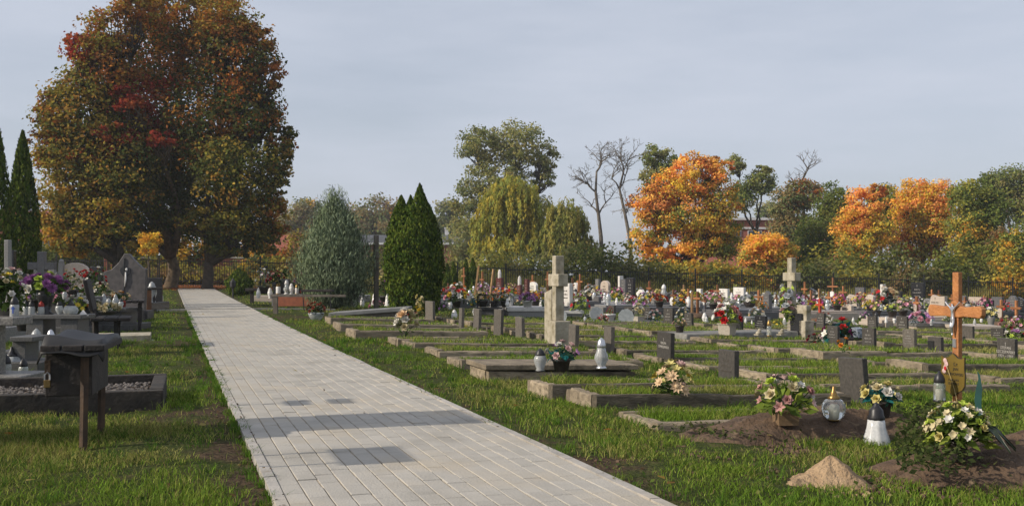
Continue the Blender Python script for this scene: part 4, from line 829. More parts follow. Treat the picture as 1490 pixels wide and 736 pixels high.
# ------------------------------------------------------------------ the two weathered stone crosses and the orange wooden cross
def build_crosses():
    X, Y = at(812, 508); z = G(X, Y); s = Y/F; H = (508-372)*s
    r = thing('stone_cross', 'tall weathered concrete cross with tan slab, left of the two stone crosses', 'cross', (X, Y, z), TH+.05)
    m = MB(); m.box((0, -.02, .12), (.24, .3, .56)); m.build('base_block', CONC, r, bevel=.012)
    m = MB(); m.box((0, 0, .4+(H-.4)/2), (.13, .125, H-.4)); m.build('shaft', CONC, r, bevel=.01)
    m = MB(); zc = H-.34; m.box((0, 0, zc), (.15, .35, .17)); m.build('crossbar', CONC, r, bevel=.01)
    m = MB(); m.prism([(.08,-.1),(.33,-.1),(.33,.78),(.08,.84)], .075, Matrix.Translation((-.03, 0, 0))); m.build('stele', CONC, r, bevel=.008)
    RECTS.append((X*CT+Y*ST, -X*ST+Y*CT, .14, .34))
    X, Y = at(1152, 494); z = G(X, Y); s = Y/F; H = (494-375)*s
    r = thing('stone_cross', 'weathered concrete cross with side wing and black plaque, right one', 'cross', (X, Y, z), TH+.1)
    m = MB(); m.box((0, 0, H/2-.05), (.11, .12, H+.1)); m.build('shaft', CONC, r, bevel=.01)
    m = MB(); zc = H-.34; m.box((0, 0, zc), (.14, .33, .15)); m.build('crossbar', CONC, r, bevel=.01)
    m = MB(); m.box((0, -.27, .42), (.11, .38, .42)); m.build('wing', CONC, r, bevel=.01)
    m = MB(); m.box((0, -.4, .1), (.2, .16, .52)); m.build('base_block', CONC, r, bevel=.012)
    m = MB(); m.box((-.085, -.23, .3), (.03, .3, .37)); pl = m.build('plaque', BLACKG, r, bevel=.004)
    b = MB(); scribble(b, -.102, .16, .46, .24, 4, cross=True); b.build('inscription', INSC, pl, kind='stuff')
    RECTS.append((X*CT+Y*ST, -X*ST+Y*CT, .14, .5))
    u, v = X*CT+Y*ST, -X*ST+Y*CT
    r = thing('grave_slab', 'long mossy concrete grave slab in front of the right stone cross', 'grave', (*uv(u-2.35, v-.42), 0), TH)
    zz = lambda a: G(*uv(u-2.35+a, v))
    m = MB(); V = [(0,0,zz(0)-.05),(2.25,0,zz(2.2)-.05),(2.25,.85,zz(2.2)-.05),(0,.85,zz(0)-.05),(.03,.03,zz(0)+.1),(2.22,.03,zz(2.2)+.17),(2.22,.82,zz(2.2)+.17),(.03,.82,zz(0)+.1)]
    m.add(V, [(0,3,2,1),(4,5,6,7),(0,1,5,4),(1,2,6,5),(2,3,7,6),(3,0,4,7)]); m.build('slab', SLABG, r, bevel=.015)
    RECTS.append((u-1.2, v, 1.2, .48))
    # orange wooden cross with figure and shield plate
    X, Y = at(1393, 592); z = G(X, Y); H = (592-396)*Y/F
    r = thing('wooden_cross', 'large orange wooden cross with silver figure and brass shield plate', 'cross', (X, Y, z), (0, 0, TH+.04), None)
    m = MB(); m.box((0, 0, H/2-.1), (.045, .066, H+.2)); m.build('shaft', WOODN, r, bevel=.006)
    zc = H-.32; m = MB()
    m.prism([(-.27,-.05),(-.1,-.042),(-.05,-.05),(.05,-.05),(.1,-.042),(.27,-.05),(.29,-.025),(.29,.025),(.27,.05),(.1,.036),(.06,.05),(.02,.085),(-.02,.085),(-.06,.05),(-.1,.036),(-.27,.05),(-.29,.025),(-.29,-.025)], .05, Matrix.Translation((-.012, 0, zc)))
    m.build('crossbar', WOODN, r, bevel=.008)
    sk = bpy.data.meshes.new('figure'); P = [(0,0,0),(0,0,.07),(0,0,.115),(0,.006,.14),(0,.012,.165),(-.003,-.03,.125),(-.006,-.065,.15),(-.004,-.1,.185),(-.003,.03,.125),(-.006,.065,.15),(-.004,.1,.185),(-.004,-.013,-.02),(-.022,-.012,-.075),(-.002,-.004,-.135),(-.012,-.003,-.16),(-.004,.013,-.02),(-.02,.013,-.075),(-.002,.005,-.135),(-.011,.004,-.16)]
    E = [(0,1),(1,2),(2,3),(3,4),(2,5),(5,6),(6,7),(2,8),(8,9),(9,10),(0,11),(11,12),(12,13),(13,14),(0,15),(15,16),(16,17),(17,18)]
    sk.from_pydata(P, E, []); fo = link('figure', sk, r, (-.048, 0, zc-.07), 0, scale=.8); sk.materials.append(SILVER)
    mo = fo.modifiers.new('skin', 'SKIN'); rad = [.02,.019,.021,.009,.019,.011,.008,.007,.011,.008,.007,.014,.012,.008,.007,.014,.012,.008,.007]
    for i, q in enumerate(sk.skin_vertices[0].data): q.radius = (rad[i], rad[i]); q.use_root = i == 0
    fo.modifiers.new('sub', 'SUBSURF').levels = 1; fo.modifiers['sub'].render_levels = 2
    m = MB(); m.lathe([(.02,0),(.024,.004),(.018,.012)], 8, (0,0,0)); 
    b = MB(); b.box((-.028, 0, zc-.02-.24), (.012, .035, .07)); b.build('foot_plate', SILVER, r)
    zp = (592-545)*Y/F; hp = .17
    pts = [(-.125,.15),(-.09,.135),(-.05,.14),(0,.175),(.05,.14),(.09,.135),(.125,.15),(.122,.05),(.13,0),(.125,-.08),(.1,-.115),(.05,-.14),(0,-.17),(-.05,-.14),(-.1,-.115),(-.125,-.08),(-.13,0),(-.122,.05)]
    rim = MB(); rim.prism([(a*1.035, b_*1.035) for a, b_ in pts], .008, Matrix.Translation((-.042, .0, zp))); p = rim.build('shield_plate', INSCD, r)
    f = MB(); f.prism(pts, .006, Matrix.Translation((-.047, 0, zp))); f.build('plate_face', PLAQUE, p)
    T = lambda y, zz_: Matrix.Translation((-.052, y, zz_)) @ FACE
    text('Ś.P.\nJAN', .034, T(-.035, zp+.068), INSCD, r); text('MALINOWSKI', .034, T(-.012, zp+.008), INSCD, r); text('14.08.1951\n22.09.2015', .027, T(-.012, zp-.055), INSCD, r)
    m = MB()
    for k in range(4): m.ell((-.055, .075+.012*math.cos(k*1.6), zp+.07+.028*(k-1.5)), (.006, .022, .022), 7, 5, .1)
    m.build('painted_flower', petalmat(FC['palepink']), p); m = MB(); m.ell((-.061, .07, zp+.05), (.004, .014, .018), 7, 5); m.build('painted_bud', petalmat(FC['red']), p)
    m = MB(); m.tube([(-.058, .055, zp+.07), (-.07, .01, zp+.0), (-.075, -.05, zp-.12), (-.08, -.09, zp-.25)], .0035, 5); m.build('dry_stalk', mat('straw', (.42,.32,.14), scale=9), r)
    RECTS.append((X*CT+Y*ST, -X*ST+Y*CT, .06, .08))
build_crosses()
# ------------------------------------------------------------------ soil mounds, sand, near flowers and lanterns
def mound(name, u, v, ru, rv, h, matr, seed, rough=.02, rz=0, cone=0):
    random.seed(seed); b = MB(); n, k = 40, 12; V = []; Fc = []
    x0, y0 = uv(u, v); z0 = G(x0, y0)
    for j in range(k+1):
        t = j/k
        for i in range(n):
            a = 2*math.pi*i/n; e = 1+.12*math.sin(a*3+seed)+.07*math.sin(a*7+seed*2); rr = t*e
            x, y = ru*rr*math.cos(a), rv*rr*math.sin(a)
            zz = h*((1-t)*(1-.35*t)+.0 if cone else math.cos(min(t, 1)*math.pi/2)**1.15)*(1+.25*noise.noise(Vector((x*3+seed, y*3, 1))))+rough*noise.noise(Vector((x*13, y*13, seed)))+rough*.6*noise.noise(Vector((x*31, y*31, seed)))
            X, Y = uv(u+x, v+y); V.append((x, y, zz+G(X, Y)-z0-.035*t**6))
    for j in range(k):
        for i in range(n): Fc.append((j*n+i, j*n+n+i, j*n+n+(i+1) % n, j*n+(i+1) % n))
    b.add(V, Fc); o = b.build(name, matr, None, True); o.location = (x0, y0, z0); o.rotation_euler = (0, 0, TH+rz); o['kind'] = 'structure'
    RECTS.append((u, v, ru*.8, rv*.75)); return o
def puv(px, py, h=0.0): x, y = at(px, py, h); return x*CT+y*ST, -x*ST+y*CT
def clods(name, spots, n, r, matr, sp_=.3):
    b = MB(); random.seed(5)
    for (px, py) in spots:
        x0, y0 = at(px, py)
        for _ in range(n):
            x, y = x0+random.gauss(0, sp_), y0+random.gauss(0, sp_*.6); s = r*random.uniform(.3, 1.2); b.ell((x, y, G(x, y)+s*.3), (s, s*random.uniform(.7, 1.2), s*.7), 5, 4, .25)
    b.build(name, matr, kind='stuff')
def build_mounds():
    u, v = puv(1200, 632); mound('earth_mound', u, v, 1.25, .46, .165, DIRT, 3, .05)
    u, v = puv(1450, 690); mound('earth_mound', u+.35, v, 1.25, .44, .2, DIRT, 8, .05)
    u, v = puv(1208, 702); mound('sand_pile', u, v, .23, .18, .135, SAND, 5, .024, cone=1); u, v = puv(1165, 706); mound('sand_pile', u, v, .12, .08, .035, SAND, 15, .02)
    clods('soil_clods', [(1060, 655), (1120, 655), (1200, 662), (1250, 665), (1320, 690), (1180, 700), (1390, 715), (1470, 720), (1100, 640), (1300, 640), (1350, 700)], 120, .016, DIRT, .22)
    clods('gravel_pebbles', [(1190, 718), (1240, 712)], 25, .012, SAND, .15)
    clods('path_edge_stones', [(878, 676), (860, 668), (350, 600), (300, 610), (320, 640)], 10, .013, DIRT, .14)
build_mounds()
from mathutils.bvhtree import BVHTree
def mound_tree():
    V = []; P = []
    for o in COL.objects:
        if o.name.startswith(('earth_mound', 'sand_pile')):
            M = Matrix.Translation(o.location) @ Matrix.Rotation(o.rotation_euler.z, 4, 'Z'); k = len(V); V += [M @ v.co for v in o.data.vertices]; P += [[i+k for i in p.vertices] for p in o.data.polygons]
    return BVHTree.FromPolygons(V, P)
MT = mound_tree()
def onpx(px, py, h=0.0): x, y = at(px, py, h); return (x, y, G(x, y)+h)
def onmound(px, py):                 # where the ray of this pixel meets the soil
    x, y = at(px, py); d = Vector((x, y, G(x, y)-1)).normalized(); hit = MT.ray_cast(Vector((0, 0, 1)), d)
    return (hit[0].x, hit[0].y, hit[0].z-.008) if hit[0] is not None else (x, y, G(x, y))
def build_near_items():
    random.seed(31); b = bouquet; ln = lantern
    x, y, z = onmound(1143, 615)
    b('brown square pot of dusty pink lilies with lime leaves on the soil mound', (x, y, z), .38, .24, [('lily', 'dusty', 4), ('lily', 'palepink', 4), ('rose', 'cream', 4), ('rose', 'lime', 3), ('small', 'white', 3), ('rose', 'dusty', 3)], ('square', POTBR, .15, .09), 'lime', 70, size=.085)
    ln('clear round glass lantern with gold topped lid on the soil mound', onmound(1213, 609), .215, 'globe', GLASSD, GOLD, .62)
    x, y, z = onmound(1283, 604)
    b('cream and yellow roses with teal leaves in a dark pot on the soil mound', (x, y, z), .28, .13, [('rose', 'cream', 5), ('rose', 'paleyellow', 5), ('rose', 'white', 2)], ('round', POTDK, .13, .1), 'teal', 70, size=.085)
    ln('nearest lantern, flared white fluted glass with black lid on the soil', onmound(1275, 645), .26, 'cone', FROSTW, LID, .56)
    ln('clear glass lantern with black lid left of the orange wooden cross', onpx(1367, 584, .05), .25, 'jar', GLASSD, LID, .48)
    x, y, z = onmound(1394, 668)
    r = b('large bunch of cream lilies and tiny white flowers at the foot of the orange cross', (x, y, z), .34, .22, [('lily', 'cream', 8), ('rose', 'paleyellow', 6), ('small', 'cream', 16), ('small', 'white', 8), ('rose', 'lime', 6), ('lily', 'lime', 4)], ('round', POTDK, .1, .1), 'lime', 170, size=.06)
    r2 = MB(); random.seed(3)
    for k in range(7):                  # long dark strap leaves arching down
        a = -.9+k*.3; c, s = math.cos(a), math.sin(a); pts = [(0, -.04), (.09, .02), (.18, -.03), (.26, -.12)]; V = []
        for i, (q, zz) in enumerate(pts):
            wd = (.015, .03, .028, .004)[i]; V += [(c*q-s*wd, s*q+c*wd, .2+zz), (c*q, s*q, .19+zz), (c*q+s*wd, s*q-c*wd, .2+zz)]
        r2.add(V, [(3*i+j, 3*i+j+1, 3*i+j+4, 3*i+j+3) for i in range(3) for j in range(2)])
    o = r2.build('strap_leaves', mat('dark_leaf', (.02,.032,.015), (.04,.055,.022), scale=6, rough=.5), r); o.rotation_euler = (0, 0, -r.rotation_euler.z)
    x, y, z = onmound(1428, 640); t = thing('feather_leaf', 'tall dark teal artificial leaf standing right of the orange cross', 'plant', (x, y, z), -.3)
    m = MB(); m.prism([(-.006,0),(.006,0),(.008,.1),(.026,.16),(.034,.22),(.026,.28),(.014,.33),(.02,.37),(.006,.35),(-.004,.28),(.0,.2),(-.004,.11)], .006, Matrix.Rotation(1.3, 4, 'Z')); m.build('blade', mat('teal_leaf', (.015,.055,.05), (.02,.08,.065), scale=8, rough=.4), t)
    # slab grave with two lanterns and the pink pot
    hs = .155
    x, y, z = onpx(817, 540, hs); b('pink flowers with blue ribbon leaves in a dark pot between two lanterns', (x, y, z), .3, .17, [('rose', 'palepink', 5), ('lily', 'lilac', 4), ('rose', 'white', 2)], ('round', POTDK, .17, .11), 'teal', 80, size=.085)
    ln('white urn lantern with black lid left of the pink flower pot', onpx(786, 540, hs), .2, 'urn', FROST, LID, .6)
    ln('tall ornate clear glass lantern standing alone on the slab', onpx(875, 536, hs), .285, 'tall', FROST, SILVER, .5)
    x, y, z = onpx(978, 574, .1); b('yellow and peach flowers growing out of a grassy kerbed grave', (x, y, z), .3, .27, [('lily', 'paleyellow', 8), ('daisy', 'peach', 8), ('lily', 'yellow', 3), ('rose', 'palepink', 2)], None, 'green', 60, size=.12)
    x, y, z = onpx(591, 487, .1); b('upper bunch of peach white roses in the grass left of the thuja stone', (x, y, z), .3, .4, [('rose', 'cream', 5), ('rose', 'white', 5), ('rose', 'peach', 2)], None, 'green', 26, size=.19)
    x, y, z = onpx(611, 466, .05); b('tall spike of pale yellow flowers by the thuja headstone', (x, y, z), .2, .52, [('rose', 'paleyellow', 6), ('rose', 'cream', 6), ('rose', 'yellow', 3)], None, 'dry', 30, size=.12, spike=1)
    x, y, z = onpx(604, 466, .03); b('low dark red flowers under the pale yellow spike', (x, y, z), .36, .18, [('rose', 'dkred', 6), ('rose', 'dusty', 2)], None, 'dark', 30)
    ln('small white lantern in front of the slim pinkish headstone', onpx(661, 468), .26, 'urn', WHITEP, WHITEP, .55)
    # items on and near the right stone cross
    x, y, z = onpx(1058, 487, .1); b('white planter of red and white flowers with big lime leaves', (x, y, z), .48, .38, [('rose', 'red', 5), ('lily', 'white', 5), ('rose', 'dusty', 4), ('lily', 'lime', 6)], ('square', POTBE, .26, .2), 'lime', 60, size=.16)
    X, Y = at(1143, 494); b('long bouquet of white blue and pink flowers tied to the right stone cross', (X, Y-.08, 1-(468-396)*Y/F), .3, .66, [('rose', 'bluewhite', 6), ('rose', 'palepink', 3), ('lily', 'lime', 9), ('rose', 'white', 5)], None, 'lime', 60, size=.16, spike=1)
    ln('clear glass lantern with gold lid on the mossy slab', onpx(1119, 489, .14), .27, 'jar', GLASSD, GOLD, .36)
    for px, lb in ((1104, 'small pale stone figure on the mossy slab near its left lantern'), (1137, 'broken pale stone ornament at the foot of the right cross')):
        x, y, z = onpx(px, 487, .14); t = thing('stone_ornament', lb, 'ornament', (x, y, z), .6); m = MB(); m.ell((0, 0, .03), (.06, .045, .035), 9, 6, .15); m.ell((.02, 0, .07), (.035, .03, .035), 8, 6, .12); m.build('ornament_body', CONC, t, True); m = MB(); m.box((0, 0, .005), (.13, .1, .02)); m.build('ornament_foot', CONC, t)
    x, y, z = onpx(989, 487, .06); b('dark pot of beige pink flowers standing on a kerb', (x, y, z), .26, .13, [('rose', 'peach', 5), ('rose', 'palepink', 4), ('rose', 'cream', 2)], ('round', POTDK, .16, .17), 'dry', 30)
    x, y, z = onpx(987, 473); b('teal and blue grey bouquet behind the beige flower pot', (x, y, z), .32, .2, [('rose', 'bluewhite', 3), ('rose', 'lime', 1)], None, 'teal', 60)
    x, y, z = onpx(929, 471); b('white flowers stacked in a cream pot between two dark headstones', (x, y, z), .26, .34, [('rose', 'white', 6), ('rose', 'cream', 3), ('rose', 'paleyellow', 2)], ('square', POTBE, .2, .17), 'grey', 20, size=.14)
    x, y, z = onpx(1130, 478); b('small yellow flower clump behind the mossy slab', (x, y, z), .26, .2, [('daisy', 'yellow', 8)], None, 'green', 30)
    x, y, z = onpx(1224, 499); b('white lilies with green and teal leaves behind the grey headstone', (x, y, z), .7, .46, [('lily', 'white', 7), ('lily', 'cream', 3), ('rose', 'red', 2), ('small', 'magenta', 2)], None, 'teal', 130, size=.2)
    x, y, z = onpx(1186, 502); b('dark red and white flowers at the base of the right stone cross', (x, y, z), .3, .2, [('rose', 'dkred', 4), ('rose', 'palepink', 3), ('rose', 'white', 2)], None, 'dark', 26)
    x, y = at(1240, 501); t = thing('flower_tray', 'dark tray of grey wrapped wilted flowers left of the taller headstone', 'flower tray', (x, y, G(x, y)), TH)
    m = MB(); m.box((0, 0, .06), (.5, .3, .12), top=(1.08, 1.08)); m.build('tray', POTDK, t); foliage_mesh('foliage', .5, .22, 60, .12, 'dark', t, z0=.1); m = MB(); m.prism([(-.14,.1),(.12,.1),(.16,.2),(.04,.27),(-.1,.25)], .16, Matrix.Translation((.1, 0, .02))); m.build('wrapping', mat('grey_film', (.25,.28,.33), (.1,.12,.15), scale=12, rough=.25), t)
    x, y, z = onpx(1238, 500, .3); b('orange flowers rising from the dark flower tray', (x-.1, y, z-.1), .16, .2, [('rose', 'orange', 4)], None, 'green', 14)
    x, y, z = onpx(1476, 500); b('white red and lilac flowers at the right picture edge', (x, y, z), .55, .3, [('rose', 'white', 6), ('rose', 'red', 3), ('rose', 'lilac', 3), ('lily', 'lime', 2)], None, 'green', 50, size=.13)
    x, y, z = onpx(1352, 500, .0); x, y = at(1442, 480); t = b('pale yellow and white lilies in a tall grey stone vase', (x, y, G(x, y)+.0), .36, .24, [('lily', 'paleyellow', 7), ('lily', 'white', 6)], ('vase', GREYG, .28, .36), 'green', 40, size=.16)
    # weeds and ivy over the soil between the mounds
    for nm, pts, n, ls, pal in (('ivy_weeds', [(1345, 676, .26, .2), (1330, 690, .34, .14), (1365, 665, .2, .2), (1330, 712, .3, .1)], 1900, .03, 'dark'), ('clover_weeds', [(1060, 640, .4, .03), (1440, 655, .35, .06), (1140, 620, .3, .03)], 700, .03, 'green')):
        Ps = []; 
        for px, py, r_, h_ in pts:
            x, y = at(px, py); m_ = n//len(pts); P = np.stack([x+rng.normal(0, r_*.5, m_), y+rng.normal(0, r_*.42, m_), rng.uniform(.0, 1, m_)*h_], 1); P[:, 2] += g(P[:, 0], P[:, 1])+(.11 if nm == 'ivy_weeds' else .05); Ps.append(P[P[:, 0]/P[:, 1] > (1304-745)/F] if nm == 'ivy_weeds' else P)
        P = np.concatenate(Ps); pl = np.array([(.06,.085,.028),(.09,.12,.035),(.045,.06,.022),(.12,.13,.05)]); c = pl[rng.integers(4, size=len(P))]*rng.uniform(.7, 1.2, (len(P), 1))
        o = leaves(nm, P, rng.normal(size=P.shape)*.4+np.array([0, -.2, 1]), ls*rng.uniform(.7, 1.5, len(P)), .6, c, LEAF, None); o['kind'] = 'stuff'
build_near_items()
# ------------------------------------------------------------------ left side: benches, planter, tombs
def build_left():
    random.seed(41); b = bouquet; ln = lantern
    # nearest bench with its padlocked chest
    X, Y = at(125, 656); t = thing('bench', 'nearest dark bench with rubber seat and padlocked chest under it', 'bench', (X, Y, G(X, Y)), TH-.1)
    for y_, ll in ((.03, .0), (.62, .0)):
        m = MB(); m.tube([(-.02, y_, -.05), (-.01, y_, .55)], [.022, .022], 4); m.build('leg', RUSTY, t)
    sh = .575
    m = MB()
    for k in range(3): m.box((-.1+k*.115-.085, .33, sh), (.105, .68, .035))
    m.build('seat', WOODD, t, bevel=.006)
    V = []; Fc = []; n = 12; nv = 6
    for j in range(nv+1):
        for i in range(n+1):
            s = i/n; x = -.26+.36*s; zz = sh+.052+.012*math.sin(s*5.5+1)+.008*math.sin(j*1.3+s*3)
            if i == 0: x += .006; zz -= .06
            if i == n: x -= .004; zz -= .05
            yy = -.03+.74*j/nv
            if j == 0: zz -= .085+.006*math.sin(i*.9); yy += .012
            V.append((x, yy, zz))
    for j in range(nv):
        for i in range(n): a = j*(n+1)+i; Fc.append((a, a+1, a+n+2, a+n+1))
    m = MB(); m.add(V, Fc); c_ = m.build('seat_cover', RUBBER, t, True); sd_ = c_.modifiers.new('thick', 'SOLIDIFY'); sd_.thickness = .008
    m = MB(); m.box((-.105, .36, sh-.155), (.25, .56, .24)); ch = m.build('storage_chest', WOODD, t, bevel=.006)
    m = MB(); m.box((-.215, .065, sh-.2), (.035, .018, .045)); m.build('padlock', BRASS, ch, bevel=.004)
    m = MB(); m.tube([(-.228, .065, sh-.18), (-.228, .065, sh-.15), (-.215, .065, sh-.135), (-.202, .065, sh-.15), (-.202, .065, sh-.18)], .005, 5); m.build('shackle', SILVER, ch)
    m = MB(); m.box((-.215, .074, sh-.12), (.03, .008, .1)); m.build('hasp', RUSTY, ch)
    RECTS.append((X*CT+Y*ST, -X*ST+Y*CT, .03, .03))
    # dark planter with gravel
    u1, v0 = puv(238, 574, .11); v1 = puv(238, 547, .13)[1]; Lp = 3.0; x, y = uv(u1-Lp, v0); t = thing('grave_border', 'low dark stained grave frame filled with gravel behind the nearest bench', 'grave', (x, y, G(x, y)), TH-.02)
    W = max(v1-v0, .9)
    def dk(nm, c, d, mt=None): m = MB(); m.box(c, d); return m.build(nm, mt or mat('black_stained_kerb', (.05,.042,.034), (.025,.022,.02), (.085,.065,.045), scale=7, rough=.9, bump=.6), t, bevel=.008)
    dk('kerb_stone', (Lp/4, .045, .04), (Lp/2-.004, .09, .22)); dk('kerb_stone', (3*Lp/4, .045, .04), (Lp/2-.004, .09, .22)); dk('kerb_stone', (Lp/4, W-.045, .05), (Lp/2-.004, .09, .22)); dk('kerb_stone', (3*Lp/4, W-.045, .05), (Lp/2-.004, .09, .22))
    dk('kerb_stone', (Lp-.05, W/2, .045), (.1, W-.185, .22)); dk('kerb_stone', (1.2, W/2, .045), (.1, W-.185, .21))
    m = MB(); m.box((Lp/2, W/2, .02), (Lp-.2, W-.18, .1)); m.build('soil', DIRT, t)
    m = MB()
    for _ in range(2400):
        s = random.uniform(.006, .015); m.ell((random.uniform(1.3, Lp-.13), random.uniform(.12, W-.12), .07+random.uniform(0, .035)), (s, s*random.uniform(.7, 1.2), s*.7), 5, 4, .2)
    m.build('gravel', mat('gravel_mix', (.24,.21,.185), (.1,.09,.083), (.33,.27,.22), scale=14, rough=.9), t, kind='stuff')
    m = MB(); m.box((.62, W/2, .085), (.9, W-.25, .05)); m.build('grey_slab', SLABG, t, bevel=.006)
    RECTS.append((u1-Lp/2, v0+W/2, Lp/2+.03, W/2+.02))
    # lidded flower buckets and lanterns on the grass
    ln('round glass lantern with black lid at the left picture edge', onpx(17, 541), .255, 'globe', GLASS, LID, .75)
    # foreground tombs: table-like granite boxes
    def tomb(label, px0, px1, ytop, Y, depth, matr, thick=.06, rz=TH*.0, legs=False, pmat=None, inset=.1):
        X0, X1 = (px0-745)/F*Y, (px1-745)/F*Y; zt = 1-(ytop-396)*Y/F; xm = (X0+X1)/2; gz = G(xm, Y); hh = zt-gz
        t = thing('tomb', label, 'tomb', (xm, Y, gz), rz); w_ = X1-X0
        m = MB(); m.box((0, depth/2, hh-thick/2), (w_, depth, thick)); m.build('cover_slab', matr, t, bevel=.008)
        m = MB()
        if legs:
            for sx in (-1, 1): m.box((sx*(w_/2-.16), depth/2, (hh-thick-.1)/2+.05), (.2, depth*.8, hh-thick-.002+.0))
        else: m.box((-inset/2, depth/2, (hh-thick)/2-.05), (w_-inset, depth-.1, hh-thick+.1))
        m.build('pedestal', pmat or matr, t, bevel=.006)
        ex = .3 if legs else 0; m = MB(); m.box((0, depth/2-ex/2, .03), (w_+.2, depth+.2+ex, .16)); m.build('plinth', pmat or matr, t, bevel=.01)
        u, v = xm*CT+Y*ST, -xm*ST+Y*CT; RECTS.append((u, v+depth/2, w_/2+.1, depth/2+.1)); return zt
    tomb('speckled granite tomb with thick top cut by the left picture edge', -110, 20, 462, 8.9, .36, SPECK, .07, inset=.22)
    tomb('grey granite tomb carrying the purple bouquet in a black vase', 28, 118, 458, 12.0, .42, GREYGD, .05, legs=True)
    tomb('low dark granite tomb between the speckled tomb and the nearest bench', 14, 48, 490, 10.3, .4, GREYGD, .05)
    tomb('stepped grey granite tomb behind the purple bouquet', 68, 118, 433, 16.5, 1.2, GREYGD, .07)
    tomb('light granite tomb below the red flower vases', 108, 152, 434, 18.5, 1.0, GREYGD, .07)
    tomb('grey tomb ledge carrying two glass lanterns by the bench back', 138, 184, 449, 17.2, .8, GREYGD, .06)
    def slabtop(ytop, Y): return 1-(ytop-396)*Y/F
    def put(px, ytop, Y): return ((px-745)/F*Y, Y, 1-(ytop-396)*Y/F)
    x, y, z = put(5, 462, 9.3); b('tall yellow and white flower bouquet in a grey pot at the left edge', (x, y, z), .42, .38, [('rose', 'white', 6), ('daisy', 'yellow', 10), ('rose', 'cream', 4)], ('round', GREYG, .2, .1), 'green', 160, size=.09)
    for i, (px, Y, lb) in enumerate(((28, 9.3, 'glass lantern with blue and red cross print left of the black vase'), (38, 9.9, 'plain milky glass lantern right of the cross printed lantern'), (46, 9.6, 'slim milky glass lantern beside the black vase'))):
        Yb = 12.1 if px > 33 else 9.2
        x, y, z = put(px, 461, 12.1) if px > 33 else put(px-7, 463, 9.15)
        o = ln(lb, (x, y, z), .2, 'jar', FROST, LID, .5)
        if i == 0:
            m = MB(); m.box((0, -.043, .075), (.01, .004, .06)); m.box((0, -.043, .088), (.034, .004, .01)); c_ = m.build('cross_print', mat('blue_print', (.05,.12,.5), scale=5), o); o.rotation_euler = (0, 0, .15)
    x, y, z = put(66, 458, 12.25); b('large purple chrysanthemum bouquet in a tall black vase', (x, y, z), .56, .23, [('mum', 'purple', 20), ('rose', 'lime', 4), ('rose', 'white', 2)], ('vase', BLACKG, .3, .29), 'green', 60, size=.15)
    ln('bulging glass lantern with chrome pattern on the grey tomb', put(103, 459, 12.2), .19, 'globe', GLASS, LID, .85)
    x, y, z = put(121, 459, 12.2); t = thing('pyramid_ornament', 'small white stone pyramid at the tomb corner', 'ornament', (x, y, z), .3); m = MB(); m.box((0, 0, .035), (.1, .1, .07), top=(.03, .03)); m.build('pyramid', WHITEG, t); m = MB(); m.box((0, 0, .004), (.12, .12, .012)); m.build('foot', WHITEG, t)
    x, y, z = put(112, 459, 12.35); b('white and yellow flowers behind the bulging glass lantern', (x, y, z), .3, .28, [('rose', 'white', 6), ('daisy', 'yellow', 5), ('rose', 'orange', 2)], None, 'lime', 60, size=.09)
    x, y, z = put(53, 512, 11.76); ln('large square shouldered white glass lantern on the tomb plinth', (x, y, G(x, y)+.11), .25, 'jar', FROST, FROST, .62)
    x, y, z = put(74, 512, 11.78); ln('lantern with silver knob and black lid beside the large white one', (x, y, G(x, y)+.11), .24, 'urn', LID, SILVER, .5)
    for px, Y, yb, lb, kd in ((151, 17.4, 449, 'left one of the clear lanterns behind the bench back', 'egg'), (168, 17.4, 450, 'right one of the clear lanterns behind the bench back', 'egg'), (158, 16.6, 457, 'front one of the clear lanterns behind the bench back', 'tall')):
        x, y, z = put(px, yb, Y); ln(lb, (x, y, max(z, G(x, y))), .26, kd, GLASS, FROST, .55)
    for px, py, h_, kd, gl_, ld, lb in ((92, 497, .2, 'jar', GLASS, LID, 'clear lantern with black lid under the grey tomb table'), (108, 488, .18, 'urn', FROST, LID, 'milky lantern farthest right under the grey tomb table'), (34, 512, .2, 'jar', GLASS, LID, 'dark lidded lantern at the low tomb foot'), (8, 515, .24, 'jar', FROST, LID, 'milky lantern behind the round one at the left edge')):
        x, y, z = put(px, py, 11.8 if px > 80 else 9.6); ln(lb, (x, y, G(x, y)+(.11 if px > 80 else 0)), h_, kd, gl_, ld, .55)
    ln('small white lantern on the ledge under the grey tomb', put(101, 478, 11.72)[:2]+(G(*put(101, 478, 11.72)[:2])+.11,), .22, 'jar', FROST, LID, .5)
    x, y, z = put(127, 435, 18.7); b('dark red flowers in a tall black vase before the beige tombstone', (x, y, z), .32, .16, [('rose', 'red', 9), ('rose', 'rust', 4)], ('vase', BLACKG, .2, .42), 'dark', 30)
    x, y, z = put(140, 435, 18.6); b('mixed white and maroon tall bouquet right of the dark red vase', (x, y, z), .42, .5, [('rose', 'dkred', 7), ('rose', 'white', 7), ('rose', 'red', 3)], ('round', POTDK, .2, .14), 'green', 70)
    x, y, z = put(117, 434, 18.4); b('white yellow flowers with one red bloom under the beige tombstone', (x, y, z), .4, .24, [('rose', 'white', 5), ('rose', 'yellow', 3), ('rose', 'red', 2)], None, 'green', 50)
    x, y, z = put(148, 449, 17.9); b('cream and white rose bunch in a dark pot left of the red pot', (x, y, z), .36, .28, [('rose', 'cream', 8), ('rose', 'white', 6)], ('round', POTDK, .24, .22), 'green', 50)
    x, y, z = put(174, 452, 18.6); b('red pot of peach flowers with green leaves below the heart tombstone', (x, y, G(x, y)+.26), .42, .2, [('rose', 'peach', 6), ('rose', 'orange', 2), ('rose', 'cream', 3)], ('round', POTRED, .24, .2), 'green', 60)
